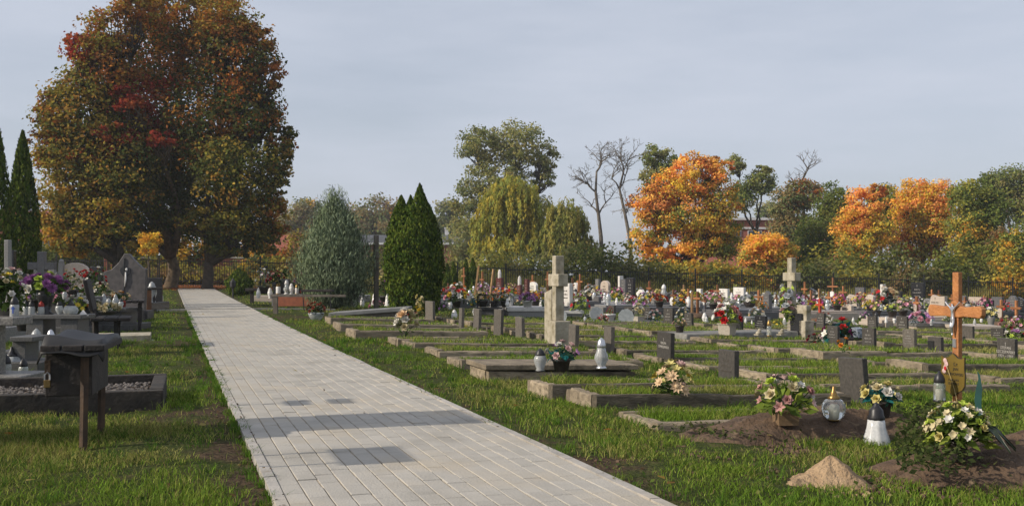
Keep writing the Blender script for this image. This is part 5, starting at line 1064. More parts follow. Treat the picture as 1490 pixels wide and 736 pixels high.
    m = MB(); m.box((0, 0, .13), (.3, .3, .26)); t = thing('stone_pedestal', 'dark square stone pedestal under the red flower pot', 'pedestal', (x, y, G(x, y)), 0); m.build('block', DKGREYG, t, bevel=.01); m = MB(); m.box((0, 0, .02), (.36, .36, .06)); m.build('foot', DKGREYG, t)
    x, y, z = put(36, 433, 14); b('pale hydrangea sprigs left behind the purple bouquet', (x, y, G(x, y)+.2), .5, .42, [('rose', 'bluewhite', 6), ('rose', 'white', 4)], ('round', POTDK, .25, .18), 'grey', 60)
    for px, py, Y, lb, cs, W, H, pk in ((20, 430, 13.2, 'white and pale pink bunch behind the left edge bouquet', 'white palepink', .4, .3, 1), (90, 434, 16.3, 'small pink roses on the stepped tomb', 'pink palepink', .34, .2, 0), (80, 434, 16.4, 'white blooms with dark leaves on the stepped tomb left side', 'white bluewhite', .32, .22, 0), (104, 430, 17.0, 'tall red and cream bouquet behind the white yellow flowers', 'red cream', .36, .4, 1), (155, 440, 18.0, 'rusty red bunch between the cream roses and the red pot', 'rust red', .3, .22, 0), (135, 446, 17.0, 'white carnations low in front of the mixed tall bouquet', 'white cream', .34, .2, 0), (52, 446, 13.6, 'pale lilac bunch half behind the purple bouquet', 'lilac white', .4, .3, 1)):
        x, y, z = put(px, py, Y); hd = [('rose', c, 7) for c in cs.split()]; b(lb, (x, y, max(z-.06, G(x, y))), W, H, hd, ('round', POTDK, .2, .16) if pk else None, 'green', 44, group='flower arrangements on the left graves')
    for px, py, Y, kd, lb in ((60, 459, 12.15, 'jar', 'red glowing small lantern at the black vase foot'), (86, 459, 12.2, 'urn', 'milky small lantern right of the black vase'), (94, 436, 16.2, 'egg', 'egg shaped white lantern between the pink roses on the left stepped tomb'), (112, 436, 17.9, 'urn', 'white lantern on the light tomb left side'), (143, 437, 18.2, 'jar', 'clear lantern on the light tomb right side'), (176, 449, 17.1, 'urn', 'small clear lantern at the right end of the lantern ledge')):
        x, y, z = put(px, py, Y); ln(lb, (x, y, max(z, G(x, y))), .17, kd, GLASS, POTRED if 'red' in lb else LID, .55, group='lanterns on the left graves')
    # tombstones
    def stone_tomb(label, px0, px1, ytop, ybase, Y, kind, matr, rz=0, t=.1, extra=None, name='tombstone', mirror=False):
        X = ((px0+px1)/2-745)/F*Y; w_ = (px1-px0)/F*Y; gz = G(X, Y); h = 1-(ytop-396)*Y/F-gz
        o = thing(name, label, 'tombstone', (X, Y, gz), rz+math.pi/2)          # front looks toward the camera
        pts = outline(kind, w_, h); pts = [(-p[0], p[1]) for p in pts] if mirror else pts
        m = MB(); m.prism(pts, t); m.build('stone', matr, o, bevel=.01); m = MB(); m.box((0, 0, .09), (t+.25, w_+.15, .2)); m.build('plinth', matr, o, bevel=.01)
        m = MB(); m.box((-1.05, 0, .1), (1.8, max(w_, .8)+.05, .22)); m.build('cover_slab', matr, o, bevel=.012)
        return o, w_, h
    o, w_, h = stone_tomb('broad grey striped granite tombstone with peaked top and heart cutout', 152, 214, 369, 430, 21, 'peak', mat('striped_granite', (.095,.085,.082), (.055,.05,.05), (.13,.115,.11), scale=11, rough=.5), 0, .12)
    m = MB(); pts = []
    for k in range(20): a = 2*math.pi*k/20; pts.append((.011*16*math.sin(a)**3/1.6, .0085*(13*math.cos(a)-5*math.cos(2*a)-2*math.cos(3*a)-math.cos(4*a))))
    hz = h*.72; m.prism(pts, .02, Matrix.Translation((-.065, -.02, hz))); m.build('heart', BLACKG, o)
    m = MB(); m.tube([(-.07, 0, h*.93), (-.07, .02, h*.8), (-.07, -.02, h*.6), (-.07, .03, h*.42), (-.07, .05, h*.28)], [.016, .02, .018, .02, .012], 5); m.build('crack', BLACKG, o)
    m = MB(); m.tube([(-.085, -.03, h*.72), (-.085, -.03, h*.62), (-.085, -.01, h*.5)], [.014, .02, .008], 6); m.ell((-.09, -.05, h*.76), (.02, .025, .03), 7, 5); m.build('pale_figure', WHITEP, o, True)
    o, w_, h = stone_tomb('beige arched tombstone behind the red flower vases', 88, 131, 382, 430, 23, 'arch', BEIGEG, 0, .12); m = MB(); m.box((-.09, w_/2-.06, h*.5), (.1, .1, h)); m.ell((-.09, w_/2-.06, h+.02), (.06, .06, .06), 8, 6); m.build('pillar', GREYG, o)
    for px0, px1, yt, Y, kd, mt, lb in ((8, 15, 349, 15.5, 'slab', GREYG, 'tall slim grey granite stele at the left picture edge'), (15, 22, 364, 15.8, 'slab', BLACKG, 'tall slim black stele next to the grey one at the left edge'), (68, 84, 384, 24, 'shoulder', GREYG, 'pale grey tombstone half hidden left of the beige one'), (50, 68, 392, 25, 'slant', DKGREYG, 'dark tombstone behind the purple bouquet'),
                                        (133, 150, 388, 25, 'slab', BLACKG, 'black tombstone between the beige and the heart tombstones'), (214, 236, 404, 26, 'slab', BLACKG, 'low black tombstone right of the heart tombstone'), (30, 46, 398, 26, 'arch', DKGREYG, 'low dark arched tombstone under the left thuja')):
        o, w_, h = stone_tomb(lb, px0, px1, yt, 440, Y, kd, mt, 0, .1)
    X, Y = (61-745)/F*23, 23; t = thing('stone_cross', 'dark stone cross tomb behind the purple bouquet', 'cross', (X, Y, G(X, Y)), 0); hh = 1-(366-396)*Y/F-G(X, Y)
    m = MB(); m.box((0, 0, hh/2), (.16, .14, hh)); m.build('shaft', DKGREYG, t, bevel=.01); m = MB(); m.box((0, 0, hh-.32), (.6, .12, .16)); m.build('crossbar', DKGREYG, t, bevel=.01); m = MB(); m.box((0, 0, .14), (.5, .4, .3)); m.build('base_block', DKGREYG, t, bevel=.01)
    x, y, z = put(222, 412, 26); ln('pale blue white lantern on the low black tombstone', ((221-745)/F*25.2, 25.2, G((221-745)/F*25.2, 25.2)+.21), .5, 'urn', GLASS, FROST, .5)
    # benches along the path
    def bench(label, pleg, px0, px1, yseat, L_, back=False, rz=0.0, legs=2):
        X, Y = at(*pleg); gz = G(X, Y); s = Y/F; zs = (pleg[1]-yseat)*s; t = thing('bench', label, 'bench', (X, Y, gz), TH+rz, 'dark benches beside the graves'); a, c = (px0-pleg[0])*s, (px1-pleg[0])*s
        m = MB(); n = 3; wd = (c-a)/n
        for k in range(n): m.box((a+wd*(k+.5), L_/2-.1, zs-.03), (wd-.008, L_, .045))
        m.build('seat', WOODD, t, bevel=.012)
        m = MB(); m.box((0, .02, zs/2-.06), (.055, .055, zs)); m.build('leg', WOODD, t); m = MB(); m.box((0, L_-.25, zs/2-.06), (.055, .055, zs)); m.build('leg', WOODD, t)
        if back:
            m = MB(); m.add(*boxvf((.05, L_, .4)), Matrix.Translation((a-.02, L_/2-.1, zs+.28)) @ Matrix.Rotation(-.2, 4, 'Y')); m.build('backrest', WOODD, t, bevel=.01)
            for yy in (.05, L_-.3):
                m = MB(); m.tube([(a+.05, yy, -.05), (a+.04, yy, zs), (a-.05, yy, zs+.42)], .026, 4); m.build('leg', WOODD, t)
        RECTS.append((X*CT+Y*ST, -X*ST+Y*CT, .04, .04))
    bench('dark bench with backrest and two posts left of the path', (169, 509), 134, 189, 461, .8, True)
    bench('single post dark bench in the middle of the left lawn', (203, 481), 184, 210, 436, .7)
    bench('dark bench with speckled posts farthest along the left side', (224, 452), 212, 236, 418, .6)
    x, y = at(217, 459); t = thing('wooden_post', 'short dark wooden post with pale spots beside the farthest bench', 'post', (x, y, G(x, y)), TH); m = MB(); m.box((0, 0, .25), (.1, .08, .62)); m.build('post_body', WOODB, t, bevel=.008); m = MB(); m.box((0, 0, .57), (.11, .09, .02)); m.build('post_cap', WOODD, t)
    x, y = at(236, 449); t = thing('stone_post', 'short pale stone post at the left end of the concrete strip', 'post', (x, y, G(x, y)), TH); m = MB(); m.box((0, 0, .1), (.06, .06, .46), top=(.9, .9)); m.build('post_body', WHITEG, t, bevel=.01); m = MB(); m.box((0, 0, .0), (.1, .1, .06)); m.build('post_foot', WHITEG, t)
    x, y = at(157, 487); b('cream chrysanthemum heap in a tray on the bench', (x, y, G(x, y)+.32), .4, .13, [('mum', 'cream', 12)], ('bowl', POTDK, .28, .06), 'green', 20, size=.12)
    m = MB(); x, y = at(165, 497); t = thing('concrete_plate', 'flat pale concrete plate in the grass under the bench with backrest', 'plate', (x, y, G(x, y)), TH)
    m.box((0, .5, .03), (1.0, .8, .1)); m.build('plate_body', CONC, t, bevel=.01); m = MB(); m.box((0, .5, -.03), (1.1, .9, .04)); m.build('bedding', EDGING, t)
    # tall stones just outside the left picture edge whose shadows fall over the paving
    def offstone(label, u, v, w_, h, t_=.14):
        x, y = uv(u, v); o = thing('tombstone', label, 'tombstone', (x, y, G(x, y)), TH); m = MB(); m.box((0, 0, h/2), (t_, w_, h)); m.build('stone', DKGREYG, o, bevel=.01); m = MB(); m.box((0, 0, .08), (t_+.2, w_+.15, .2)); m.build('plinth', DKGREYG, o, bevel=.01)
    offstone('broad dark tombstone just beyond the left picture edge', -1.75, 6.73, .66, 2.05)
    x, y = uv(-1.63, 5.44); o = thing('notice_board', 'low notice board on two thin legs beyond the left picture edge', 'notice board', (x, y, G(x, y)), TH); m = MB(); m.box((0, 0, 1.5), (.02, .5, .21)); m.build('board', WOODB, o)
    for yy in (-.17, .17): m = MB(); m.box((0, yy, .7), (.022, .022, 1.42)); m.build('leg', IRON, o)
    x, y = uv(-1.52, 7.8); o = thing('sign_post', 'thin sign post with two small plates beyond the left picture edge', 'sign', (x, y, G(x, y)), TH); m = MB(); m.box((.012, 0, .78), (.02, .02, 1.6)); m.build('pole', IRON, o)
    for zz in (1.38, 1.56): m = MB(); m.box((-.006, 0, zz), (.012, .3, .1)); m.build('plate', WHITEPT, o)
    # right of the path near its end: flowery grave with red kerb, bench and posts
    x, y = at(434, 446); t = thing('tomb', 'low grave with orange red side slab and grey top beside the juniper', 'tomb', (x, y, G(x, y)), 0); s = y/F
    m = MB(); m.box((0, .05, .14), (72*s, .08, .36)); m.build('side_slab', REDSL, t, bevel=.006); m = MB(); m.box((-.05, .55, .3), (80*s, .9, .07)); m.build('cover_slab', GREYG, t, bevel=.01); m = MB(); m.box((-.05, .55, .1), (76*s, .8, .33)); m.build('pedestal', GREYG, t)
    RECTS.append((x*CT+y*ST, -x*ST+y*CT, 1, .6))
    zt = .34+G(x, y)
    def fl(px, yb, dY, lb, W, H, heads, **k): Yq = y+dY; b(lb, ((px-745)/F*Yq, Yq, k.pop('z', zt)), W, H, heads, **k)
    fl(384, 430, .5, 'white orchid like flowers with dark leaves left on the red kerbed grave', .5, .62, [('lily', 'white', 8), ('lily', 'pink', 3), ('rose', 'navy', 4)], pot=('round', POTDK, .3, .22), fol='grey', nl=60)
    fl(401, 430, .4, 'maroon mixed bouquet in a black vase on the red kerbed grave', .55, .36, [('rose', 'dkred', 8), ('rose', 'rust', 4), ('rose', 'dusty', 3)], pot=('vase', BLACKG, .3, .34), fol='dark', nl=60)
    fl(414, 430, .6, 'yellow and orange mums towering on the red kerbed grave', .58, .45, [('mum', 'paleyellow', 11), ('mum', 'orange', 3)], pot=('round', GREYG, .34, .42), fol='green', nl=50)
    fl(441, 430, .55, 'magenta mums left of the juniper', .5, .4, [('mum', 'magenta', 12), ('rose', 'orange', 1)], pot=('round', POTDK, .3, .32), fol='green', nl=40)
    fl(453, 430, .3, 'orange red begonias in front of the juniper', .6, .3, [('rose', 'orange', 8), ('rose', 'red', 5)], fol='green', nl=50)
    fl(429, 430, .7, 'pale mixed flowers between yellow and magenta mums', .5, .5, [('rose', 'white', 6), ('rose', 'cream', 4), ('rose', 'lilac', 2)], fol='grey', nl=50)
    for px, h_, kd, lb in ((393, .3, 'urn', 'white lantern left on the red kerbed grave'), (405, .34, 'jar', 'amber glowing lantern beside the black vase'), (417, .4, 'tall', 'glass lantern below the yellow mums'), (424, .3, 'urn', 'milky lantern right below the yellow mums'), (432, .28, 'jar', 'pale yellow lantern left of the magenta mums'), (376, .3, 'egg', 'white lantern at the left end of the flowery grave'), (463, .32, 'bell', 'white bell lantern at the juniper foot')):
        ln(lb, ((px-745)/F*(y+.3), y+.3, zt if px > 396 else G((px-745)/F*(y+.3), y+.3)+.2), h_, kd, GLASS if kd == 'tall' else WHITEP, WHITEP if kd != 'jar' else GOLD, .5)
    x2, y2 = at(384, 440); t = thing('tomb', 'pale stone ledge under the white orchid flowers', 'tomb', (x2, y2, G(x2, y2)), 0); m = MB(); m.box((0, .5, .1), (.75, .9, .2)); m.build('ledge', BEIGEG, t, bevel=.01); m = MB(); m.box((0, .5, .0), (.85, 1, .08)); m.build('plinth', GREYG, t)
    x, y = at(401, 457); t = thing('wooden_post', 'grey wooden post on the lawn in front of the red kerbed grave', 'post', (x, y, G(x, y)), 0); m = MB(); m.box((0, 0, .2), (.1, .08, .5)); m.build('post_body', BARKGREY, t, bevel=.008); m = MB(); m.box((.75, 0, .42), (1.7, .1, .05)); m.build('rail', BARKGREY, t)
    x, y = at(369, 441); t = thing('bench', 'tiny dark stool beside the dwarf conifer', 'bench', (x, y, G(x, y)), 0); s = y/F; m = MB(); m.box((0, 0, .4), (.42, .3, .08)); m.build('seat', WOODD, t, bevel=.01); m = MB(); m.box((-.05, 0, .17), (.1, .1, .42)); m.build('leg', WOODD, t)
    x, y = at(444, 452); t = thing('bench', 'thin legged dark bench in front of the juniper', 'bench', (x, y, G(x, y)), 0); s = y/F; m = MB(); m.box((16*s, .2, 29*s), (46*s, .34, .06)); m.build('seat', WOODD, t, bevel=.01)
    for dx in (-5, 36): m = MB(); m.tube([(dx*s+.04*(1 if dx < 0 else 0), .1, -.02), (dx*s, .1, 28*s)], .014, 5); m.build('leg', IRON, t)
    x, y = at(348, 433.5); t = thing('lamp_post', 'thin dark post lantern standing before the dwarf conifer', 'lantern', (x-.0, y-.8, G(x, y)), 0); m = MB(); m.tube([(0, 0, 0), (0, 0, .35)], .03, 6); m.build('pole', IRON, t); m = MB(); m.lathe([(.06,.35),(.1,.4),(.1,.55),(.04,.63),(.01,.68)], 8); m.build('lamp_head', IRON, t)
    x, y = at(540, 452); t = thing('wooden_cross', 'tall dark weathered wooden post cross behind the grey slab', 'cross', (x, y+1.0, G(x, y)), TH); m = MB(); m.box((0, 0, .95), (.12, .15, 2.1)); m.build('shaft', BARKGREY, t, bevel=.01); m = MB(); m.box((0, 0, 1.45), (.1, .5, .11)); m.build('crossbar', BARKGREY, t, bevel=.008)
    # tilted grey slab in front of the thuja
    x, y = at(478, 462); x1, y1 = at(600, 462); z0, z1 = G(x, y), G(x1, y1); t = thing('grave_slab', 'long tilted smooth grey slab between juniper and clipped thuja', 'grave', (x, y, 0), 0); Lx = x1-x; s = y/F
    m = MB(); V = [(0,0,z0+.02),(Lx,.3,z1+.18),(Lx,1.1,z1+.18),(0,.9,z0+.02),(0,0,z0+.1),(Lx,.3,z1+.27),(Lx,1.1,z1+.27),(0,.9,z0+.1)]; m.add(V, [(0,3,2,1),(4,5,6,7),(0,1,5,4),(1,2,6,5),(2,3,7,6),(3,0,4,7)]); m.build('slab', mat('smooth_grey_slab', (.27,.265,.25), (.2,.195,.185), scale=6, rough=.45), t, bevel=.012)
    m = MB(); V = [(.1,.08,z0-.1),(Lx-.1,.36,z1-.1),(Lx-.1,1.0,z1-.1),(.1,.82,z0-.1),(.1,.08,z0+.025),(Lx-.1,.36,z1+.175),(Lx-.1,1.0,z1+.175),(.1,.82,z0+.025)]; m.add(V, [(0,3,2,1),(4,5,6,7),(0,1,5,4),(1,2,6,5),(2,3,7,6),(3,0,4,7)]); m.build('pedestal', LASTRM, t)
    for px, yb, h_, kd, lb in ((465, 448, .34, 'egg', 'white egg lantern above the dark red plant'), (514, 446, .34, 'egg', 'white egg lantern left behind the grey slab'), (545, 445, .42, 'bell', 'white bell lantern behind the middle of the grey slab'), (564, 446, .4, 'bell', 'white bell lantern behind the right part of the grey slab'), (493, 447, .3, 'urn', 'small white lantern under the juniper branches'), (527, 446, .28, 'jar', 'milky jar lantern left of the dark wooden post')):
        x, y, z = onpx(px, yb); ln(lb, (x, y, z), h_, kd, WHITEP, WHITEP, .55)
    x, y, z = onpx(460, 466, .0); b('glass bowl of dark rust red plants in front of the grey slab', (x, y, z), .42, .24, [('rose', 'rust', 14)], ('bowl', GLASS, .32, .16), 'dark', 60)
    x, y, z = onpx(548, 448); b('pink flowers low behind the grey slab', (x, y, z), .5, .22, [('rose', 'pink', 6), ('rose', 'palepink', 3)], None, 'green', 26)
    x, y, z = onpx(552, 447); b('tall yellow white and purple flowers behind the wooden post', (x, y+1.5, z), .7, .95, [('rose', 'cream', 7), ('rose', 'paleyellow', 5), ('mum', 'purple', 7), ('rose', 'dkred', 4)], ('round', POTDK, .4, .3), 'green', 80, size=.2)
    for px, mt, lb in ((522, GREYG, 'grey tombstone half hidden under the juniper right side'), (574, DKGREYG, 'dark low tombstone left of the clipped thuja foot'), (508, MAROON, 'maroon tombstone under the juniper')):
        stone_tomb(lb, px-7, px+7, 424, 445, 34+random.random()*2, 'slant', mt, 0)
build_left()
# ------------------------------------------------------------------ the newer graves in front of the fence
OCC = []; SLABS = []; TOMBS = []
def free_spot(px, Y, hw, hd, off=0.0, step=.25, tries=24):
    k = (px-745)/F
    for i in range(tries):
        Yq = Y+step*((i+1)//2)*(1 if i % 2 else -1); X = k*Yq; u, v = X*CT+Yq*ST+off, -X*ST+Yq*CT
        if all(abs(u-a) > hw+c+.03 or abs(v-b_) > hd+d+.03 for a, b_, c, d in OCC) and 22 < Yq < 52:
            OCC.append((u, v, hw, hd)); return X, Yq
    X = k*Y; OCC.append((X*CT+Y*ST+off, -X*ST+Y*CT, hw, hd)); return X, Y
def far_tomb(label, px, Y, pxw, ytop, kind, matr, slab=None, t=.1, insc=None, extra=None, pair=False, hs=.27):
    phi = math.atan((px-745)/F); S = F/Y
    w_ = min(max((pxw/S-t*math.cos(TH+phi))/math.sin(TH+phi), .28), 1.5)
    X, Y = free_spot(px, Y, 1.05, max(w_, .9)/2+.03, -.9)
    gz = G(X, Y); h = max(1-(ytop-396)*Y/F-gz, .45)
    o = thing('tombstone', label, 'tombstone', (X, Y, gz), TH, 'tombstones of the newer graves')
    m = MB(); m.prism(outline(kind, w_, h), t); s = m.build('stone', matr, o, bevel=.008)
    wd = max(w_, .9); sl = slab or random.choice((matr, GREYGD, matr))
    m = MB(); m.box((-.95, 0, .06), (2.0, wd+.06, .3)); m.build('plinth', sl, o, bevel=.01)
    m = MB(); m.box((-.98, 0, hs-.05), (1.72, wd-.06, .1)); m.build('cover_slab', sl, o, bevel=.01)
    m = MB(); m.box((-.98, 0, hs-.12), (1.6, wd-.16, .1)); m.build('chest', sl, o)
    b = MB(); scribble(b, -t/2-.002, h*.5, h*.93, w_*.7, 3); b.build('inscription', insc or (INSCD if matr in (WHITEG, BEIGEG) else INSC), o, kind='stuff')
    if extra == 'whitetop': m = MB(); m.lathe([(.07,0),(.075,.2),(.05,.32),(.01,.36)], 8, (0, 0, h-.02)); m.build('urn', WHITEG, o)
    if extra == 'pillar': m = MB(); m.box((.0, w_/2+.1, (h+.12)/2), (.16, .16, h+.12)); m.build('pillar', WHITEG, o, bevel=.008)
    if extra == 'second': m = MB(); m.box((0, w_/2+.42, h*.46), (t, w_*.9, h*.92)); m.build('side_stone', matr, o, bevel=.008)
    SLABS.append((X, Y, gz+hs, wd/2-.08)); TOMBS.append((X, Y, gz+hs, wd/2-.12, label)); return o
def wood_cross(label, px, Y, ytop, matr=WOODO, plate=None, lean=0.0, bar=True, th=.058):
    X, Y = free_spot(px, Y, .1, .3); gz = G(X, Y); h = max(1-(ytop-396)*Y/F-gz, .5)
    o = thing('wooden_cross', label, 'cross', (X, Y, gz), (0, lean, TH+random.gauss(0, .12)), 'small wooden crosses of the newer graves')
    m = MB(); m.box((0, 0, h/2-.1), (.06, th, h+.2)); m.build('shaft', matr, o, bevel=.006)
    if bar: m = MB(); m.box((-.012, 0, h*.74), (.05, min(.5, h*.45), th)); m.build('crossbar', matr, o, bevel=.006)
    if plate is not None: m = MB(); m.prism([(-.08,-.1),(0,-.14),(.08,-.1),(.09,.1),(0,.13),(-.09,.1)], .012, Matrix.Translation((-.05, 0, h*.5))); m.build('name_plate', plate, o)
    elif random.random() < .5: m = MB(); m.box((-.05, 0, h*.5), (.012, .16, .2)); m.build('name_plate', BRASS, o)
    m = MB(); m.ell((0, 0, .02), (.35, .25, .12), 10, 5, .1); m.build('earth_heap', DIRT, o, True)
    return o
def snap(px, py, tol=5, ymin=22):    # a place on a tomb slab (or on the ground) seen at this pixel
    k = (px-745)/F; best = None
    for (X, Y, zt, hw) in SLABS:
        for a in (-1.55, -1.3, -1.05, -.8, -.55, -.3):
            for b_ in (-.6, 0, .6):
                x = X+a*CT-b_*hw*ST; y = Y+a*ST+b_*hw*CT; e = abs(x/y-k)*F*1.2+abs(396+(1-zt)*F/y-py)
                if any((x-q[0])**2+(y-q[1])**2 < .12 for q in USED): continue
                if best is None or e < best[0]: best = (e, x, y, zt)
    if best and best[0] < tol+3: USED.append(best[1:3]); return best[1:]
    x, y = at(px, min(py, 476)); y = max(min(y, 50), ymin); x = k*y
    X, Y = free_spot(px, y, .15, .15); return X, Y, G(X, Y)
USED = []
def build_far():
    random.seed(77); T = far_tomb
    T('maroon stone with white urn top right of the leaning wooden planks', 727, 42, 11, 404, 'slab', MAROON, GREYG, extra='whitetop')
    T('maroon pillar stone with white top left of the pink chrysanthemums', 756, 40, 9, 414, 'slab', MAROON, GREYG, extra='whitetop')
    T('plain maroon pillar stone above the pink chrysanthemums', 767, 36, 8, 406, 'slab', MAROON, GREYG)
    T('white rounded stone behind the orange mums left of the stone cross', 776, 41, 14, 410, 'arch', WHITEG, GREYG)
    T('tall white marble stone with column of letters behind the left stone cross', 825, 27, 17, 412, 'slab', WHITEG, GREYG)
    T('small white stone right of the left stone cross', 838, 38, 9, 411, 'arch', WHITEG, GREYG)
    T('thin grey pillar stone left of the pale rounded stele', 870, 40, 8, 406, 'slab', GREYG)
    T('pale rounded stele with flowers against it', 881, 37, 15, 408, 'arch', BEIGEG)
    T('black stele with white pillar at its far side in front of the fence', 908, 40, 10, 406, 'slab', DKGREYG, extra='pillar')
    T('taller black stele right of the white pillar', 918, 37, 13, 404, 'slab', BLACKG)
    T('white scroll shaped stone right of the black stele', 933, 36, 14, 421, 'scroll', WHITEG)
    T('dark low stone behind the white statue lantern', 976, 40, 13, 426, 'slab', DKGREYG)
    T('white upright stone between two wooden crosses near the fence', 1018, 42, 9, 420, 'slab', WHITEG)
    T('white plain stone left of the black gate post like stone', 1054, 40, 15, 420, 'slab', WHITEG)
    T('white lettered stone left of the white flower bowl', 1076, 38, 18, 418, 'slab', WHITEG)
    T('brown black pointed obelisk stone left of the right stone cross', 1117, 29, 14, 423, 'obelisk', DKGREYG)
    T('low black stone behind the obelisk stone', 1098, 41, 14, 424, 'slab', BLACKG)
    T('black stone just right of the right stone cross shaft', 1163, 40, 10, 425, 'slab', BLACKG)
    T('black stone with red letters right of the right stone cross', 1185, 38, 14, 419, 'slant', BLACKG)
    T('pale pink jagged stone with swept top', 1240, 36, 22, 428, 'notch', BEIGEG)
    T('low wide pink grey stone with curved top below the jagged one', 1231, 30, 22, 443, 'wave', BEIGEG)
    T('beige lettered stone with curved top right of the magenta flowers', 1264, 33, 19, 428, 'wave', BEIGEG)
    T('dark tall stone behind the pale jagged stone', 1252, 43, 15, 418, 'slab', DKGREYG)
    T('dark brown stone right of the beige lettered stone', 1273, 43, 11, 420, 'slab', DKGREYG)
    T('black stone with white emblem and white pillar beside it', 1292, 41, 12, 418, 'slab', BLACKG, extra='pillar')
    T('tallest black stone with white emblem near the fence', 1336, 41, 19, 411, 'slab', BLACKG)
    T('small black cross shaped monument left of the tallest black stone', 1309, 42, 7, 424, 'slab', BLACKG)
    T('big grey pink granite stone with broken right shoulder beside the orange cross', 1363, 26.5, 29, 429, 'notch', BEIGEG)
    T('square pale stone just right of the orange wooden cross', 1420, 38, 20, 432, 'slab', BEIGEG)
    T('black block stone behind the grey stone vase', 1438, 36, 19, 436, 'slab', BLACKG)
    T('dark blue grey winged double stone at the right edge', 1474, 36, 18, 430, 'shoulder', DKGREYG, extra='second')
    T('dark stone half hidden behind the dark blue winged stone', 1487, 40, 12, 432, 'slant', BLACKG)
    T('pink grey stone behind the magenta flowers', 1208, 42, 12, 430, 'arch', GREYG)
    T('low black stone behind the first red orange cross', 1222, 44, 14, 433, 'slab', BLACKG)
    T('grey low stone behind the white flower bowl', 1090, 35, 14, 436, 'wave', GREYG)
    T('grey dome topped low stone left of the brown cross', 1014, 29, 18, 452, 'arch', GREYG)
    T('dark low stone behind the white planter', 1040, 33, 14, 440, 'slab', DKGREYG)
    T('grey low stone in front of the white scroll stone', 955, 31, 16, 446, 'slab', GREYG)
    T('dark stone behind the red flowers below the pale stele', 868, 33, 14, 436, 'wave', DKGREYG)
    T('pale low stone between the thujas and the leaning planks', 700, 40, 12, 424, 'arch', GREYG)
    T('dark low stone behind the big red yellow bouquet', 668, 35, 14, 428, 'slab', DKGREYG)
    T('grey low stone behind the thuja headstone', 640, 38, 13, 430, 'slant', GREYG)
    T('grey low stone left of the leaning planks', 683, 31, 13, 440, 'wave', GREYG)
    T('grey granite stone behind the orange red flower row', 742, 33, 12, 430, 'arch', GREYG)
    T('white low stone behind the yellow spire flowers', 792, 44, 12, 418, 'slab', GREYG)
    T('low dark stone behind the pink bouquet near the white box lanterns', 1320, 33, 13, 444, 'slab', DKGREYG)
    T('beige low stone right of the tallest black stone', 1350, 38, 13, 434, 'arch', GREYG)
    T('dark low stone right of the square pale stone', 1400, 42, 14, 430, 'slab', DKGREYG)
    T('grey low stone behind the orange wooden cross shaft', 1382, 34, 14, 440, 'slab', GREYG)
    T('pale low stone between the two black stones right of the stone cross', 1174, 33, 12, 442, 'slant', GREYG)
    T('low grey stone in front of the black stone with red letters', 1150, 34, 12, 446, 'slab', GREYG)
    T('low pale stone left of the obelisk stone', 1064, 32, 12, 446, 'slab', BEIGEG)
    T('low grey stone left of the white statue lantern', 985, 35, 12, 436, 'slab', GREYG)
    # low tombs and kerbs that stand along the front of the newer graves
    def low(label, px0, px1, ytop, Y, d, m1, m2, hcap=.08):
        X0, X1 = (px0-745)/F*Y, (px1-745)/F*Y; xm = (X0+X1)/2; gz = G(xm, Y); hh = 1-(ytop-396)*Y/F-gz
        t = thing('tomb', label, 'tomb', (xm, Y, gz), .06, 'low tombs in front of the newer graves'); w_ = X1-X0
        m = MB(); m.box((0, d/2, (hh-hcap)/2-.1), (w_-.06, d-.06, hh-hcap+.2)); m.build('pedestal', m1, t, bevel=.008)
        m = MB(); m.box((0, d/2, hh-hcap/2), (w_, d, hcap)); m.build('cover_slab', m2, t, bevel=.01)
        RECTS.append((xm*CT+Y*ST, -xm*ST+(Y+d/2)*CT, w_/2, d/2)); OCC.append((xm*CT+Y*ST, -xm*ST+Y*CT+d/2, w_/2, d/2))
        for a in np.arange(X0+.25, X1, .45): SLABS.append((a+.7, Y+d*.5, gz+hh, d/2-.1))
    low('long pale grey tomb with black top edge left of the left stone cross', 738, 800, 447, 25.2, 1.0, GREYG, WHITEG, .1)
    low('black fenced low tomb left of the long pale grey tomb', 694, 734, 447, 26.2, 1.0, DKGREYG, BLACKG)
    low('pale tomb block right of the left stone cross', 815, 850, 452, 26.4, 1.0, GREYG, WHITEG)
    low('long low dark topped kerb tomb below the red flowers', 846, 968, 468, 23.0, .9, LASTRM, DKGREYG, .06)
    low('pink granite low tomb right of the orange wooden cross', 1400, 1458, 474, 23.2, 1.0, BEIGEG, BEIGEG)
    low('pink granite stepped tomb left of the orange wooden cross', 1332, 1388, 470, 24.0, 1.0, BEIGEG, GREYG)
    low('beige low tomb behind the lettered headstones', 1272, 1330, 470, 25.5, 1.0, BEIGEG, BEIGEG)
    low('dark glossy low tomb behind the red flowers of the planter', 1016, 1046, 470, 25.4, .9, GREYG, DKGREYG)
    low('grey low tomb in front of the obelisk stone', 1086, 1122, 462, 25.6, .9, GREYG, GREYG)
    low('dark low tomb right of the bright lantern', 1200, 1232, 470, 24.6, .9, DKGREYG, BLACKG)
    low('grey low tomb at the right picture edge', 1462, 1500, 480, 23.6, .9, GREYG, GREYG)
    low('grey low tomb right of the clipped thuja', 640, 676, 462, 24.4, .9, GREYG, GREYG)
    t = thing('grave_railing', 'low black iron railing round a grave left of the long pale tomb', 'railing', ((714-745)/F*25.6, 25.6, G((714-745)/F*25.6, 25.6)), .06)
    m = MB()
    for k in range(14): m.box((-.3+k*.046, 0, .38), (.014, .014, .3))
    m.build('bars', IRON, t, kind='stuff'); m = MB(); m.box((0, 0, .53), (.66, .025, .025)); m.box((0, 0, .26), (.66, .025, .025)); m.build('rail', IRON, t)
    for sx in (-.33, .33): m = MB(); m.box((sx, 0, .27), (.03, .03, .6)); m.build('post', IRON, t)
    W = wood_cross
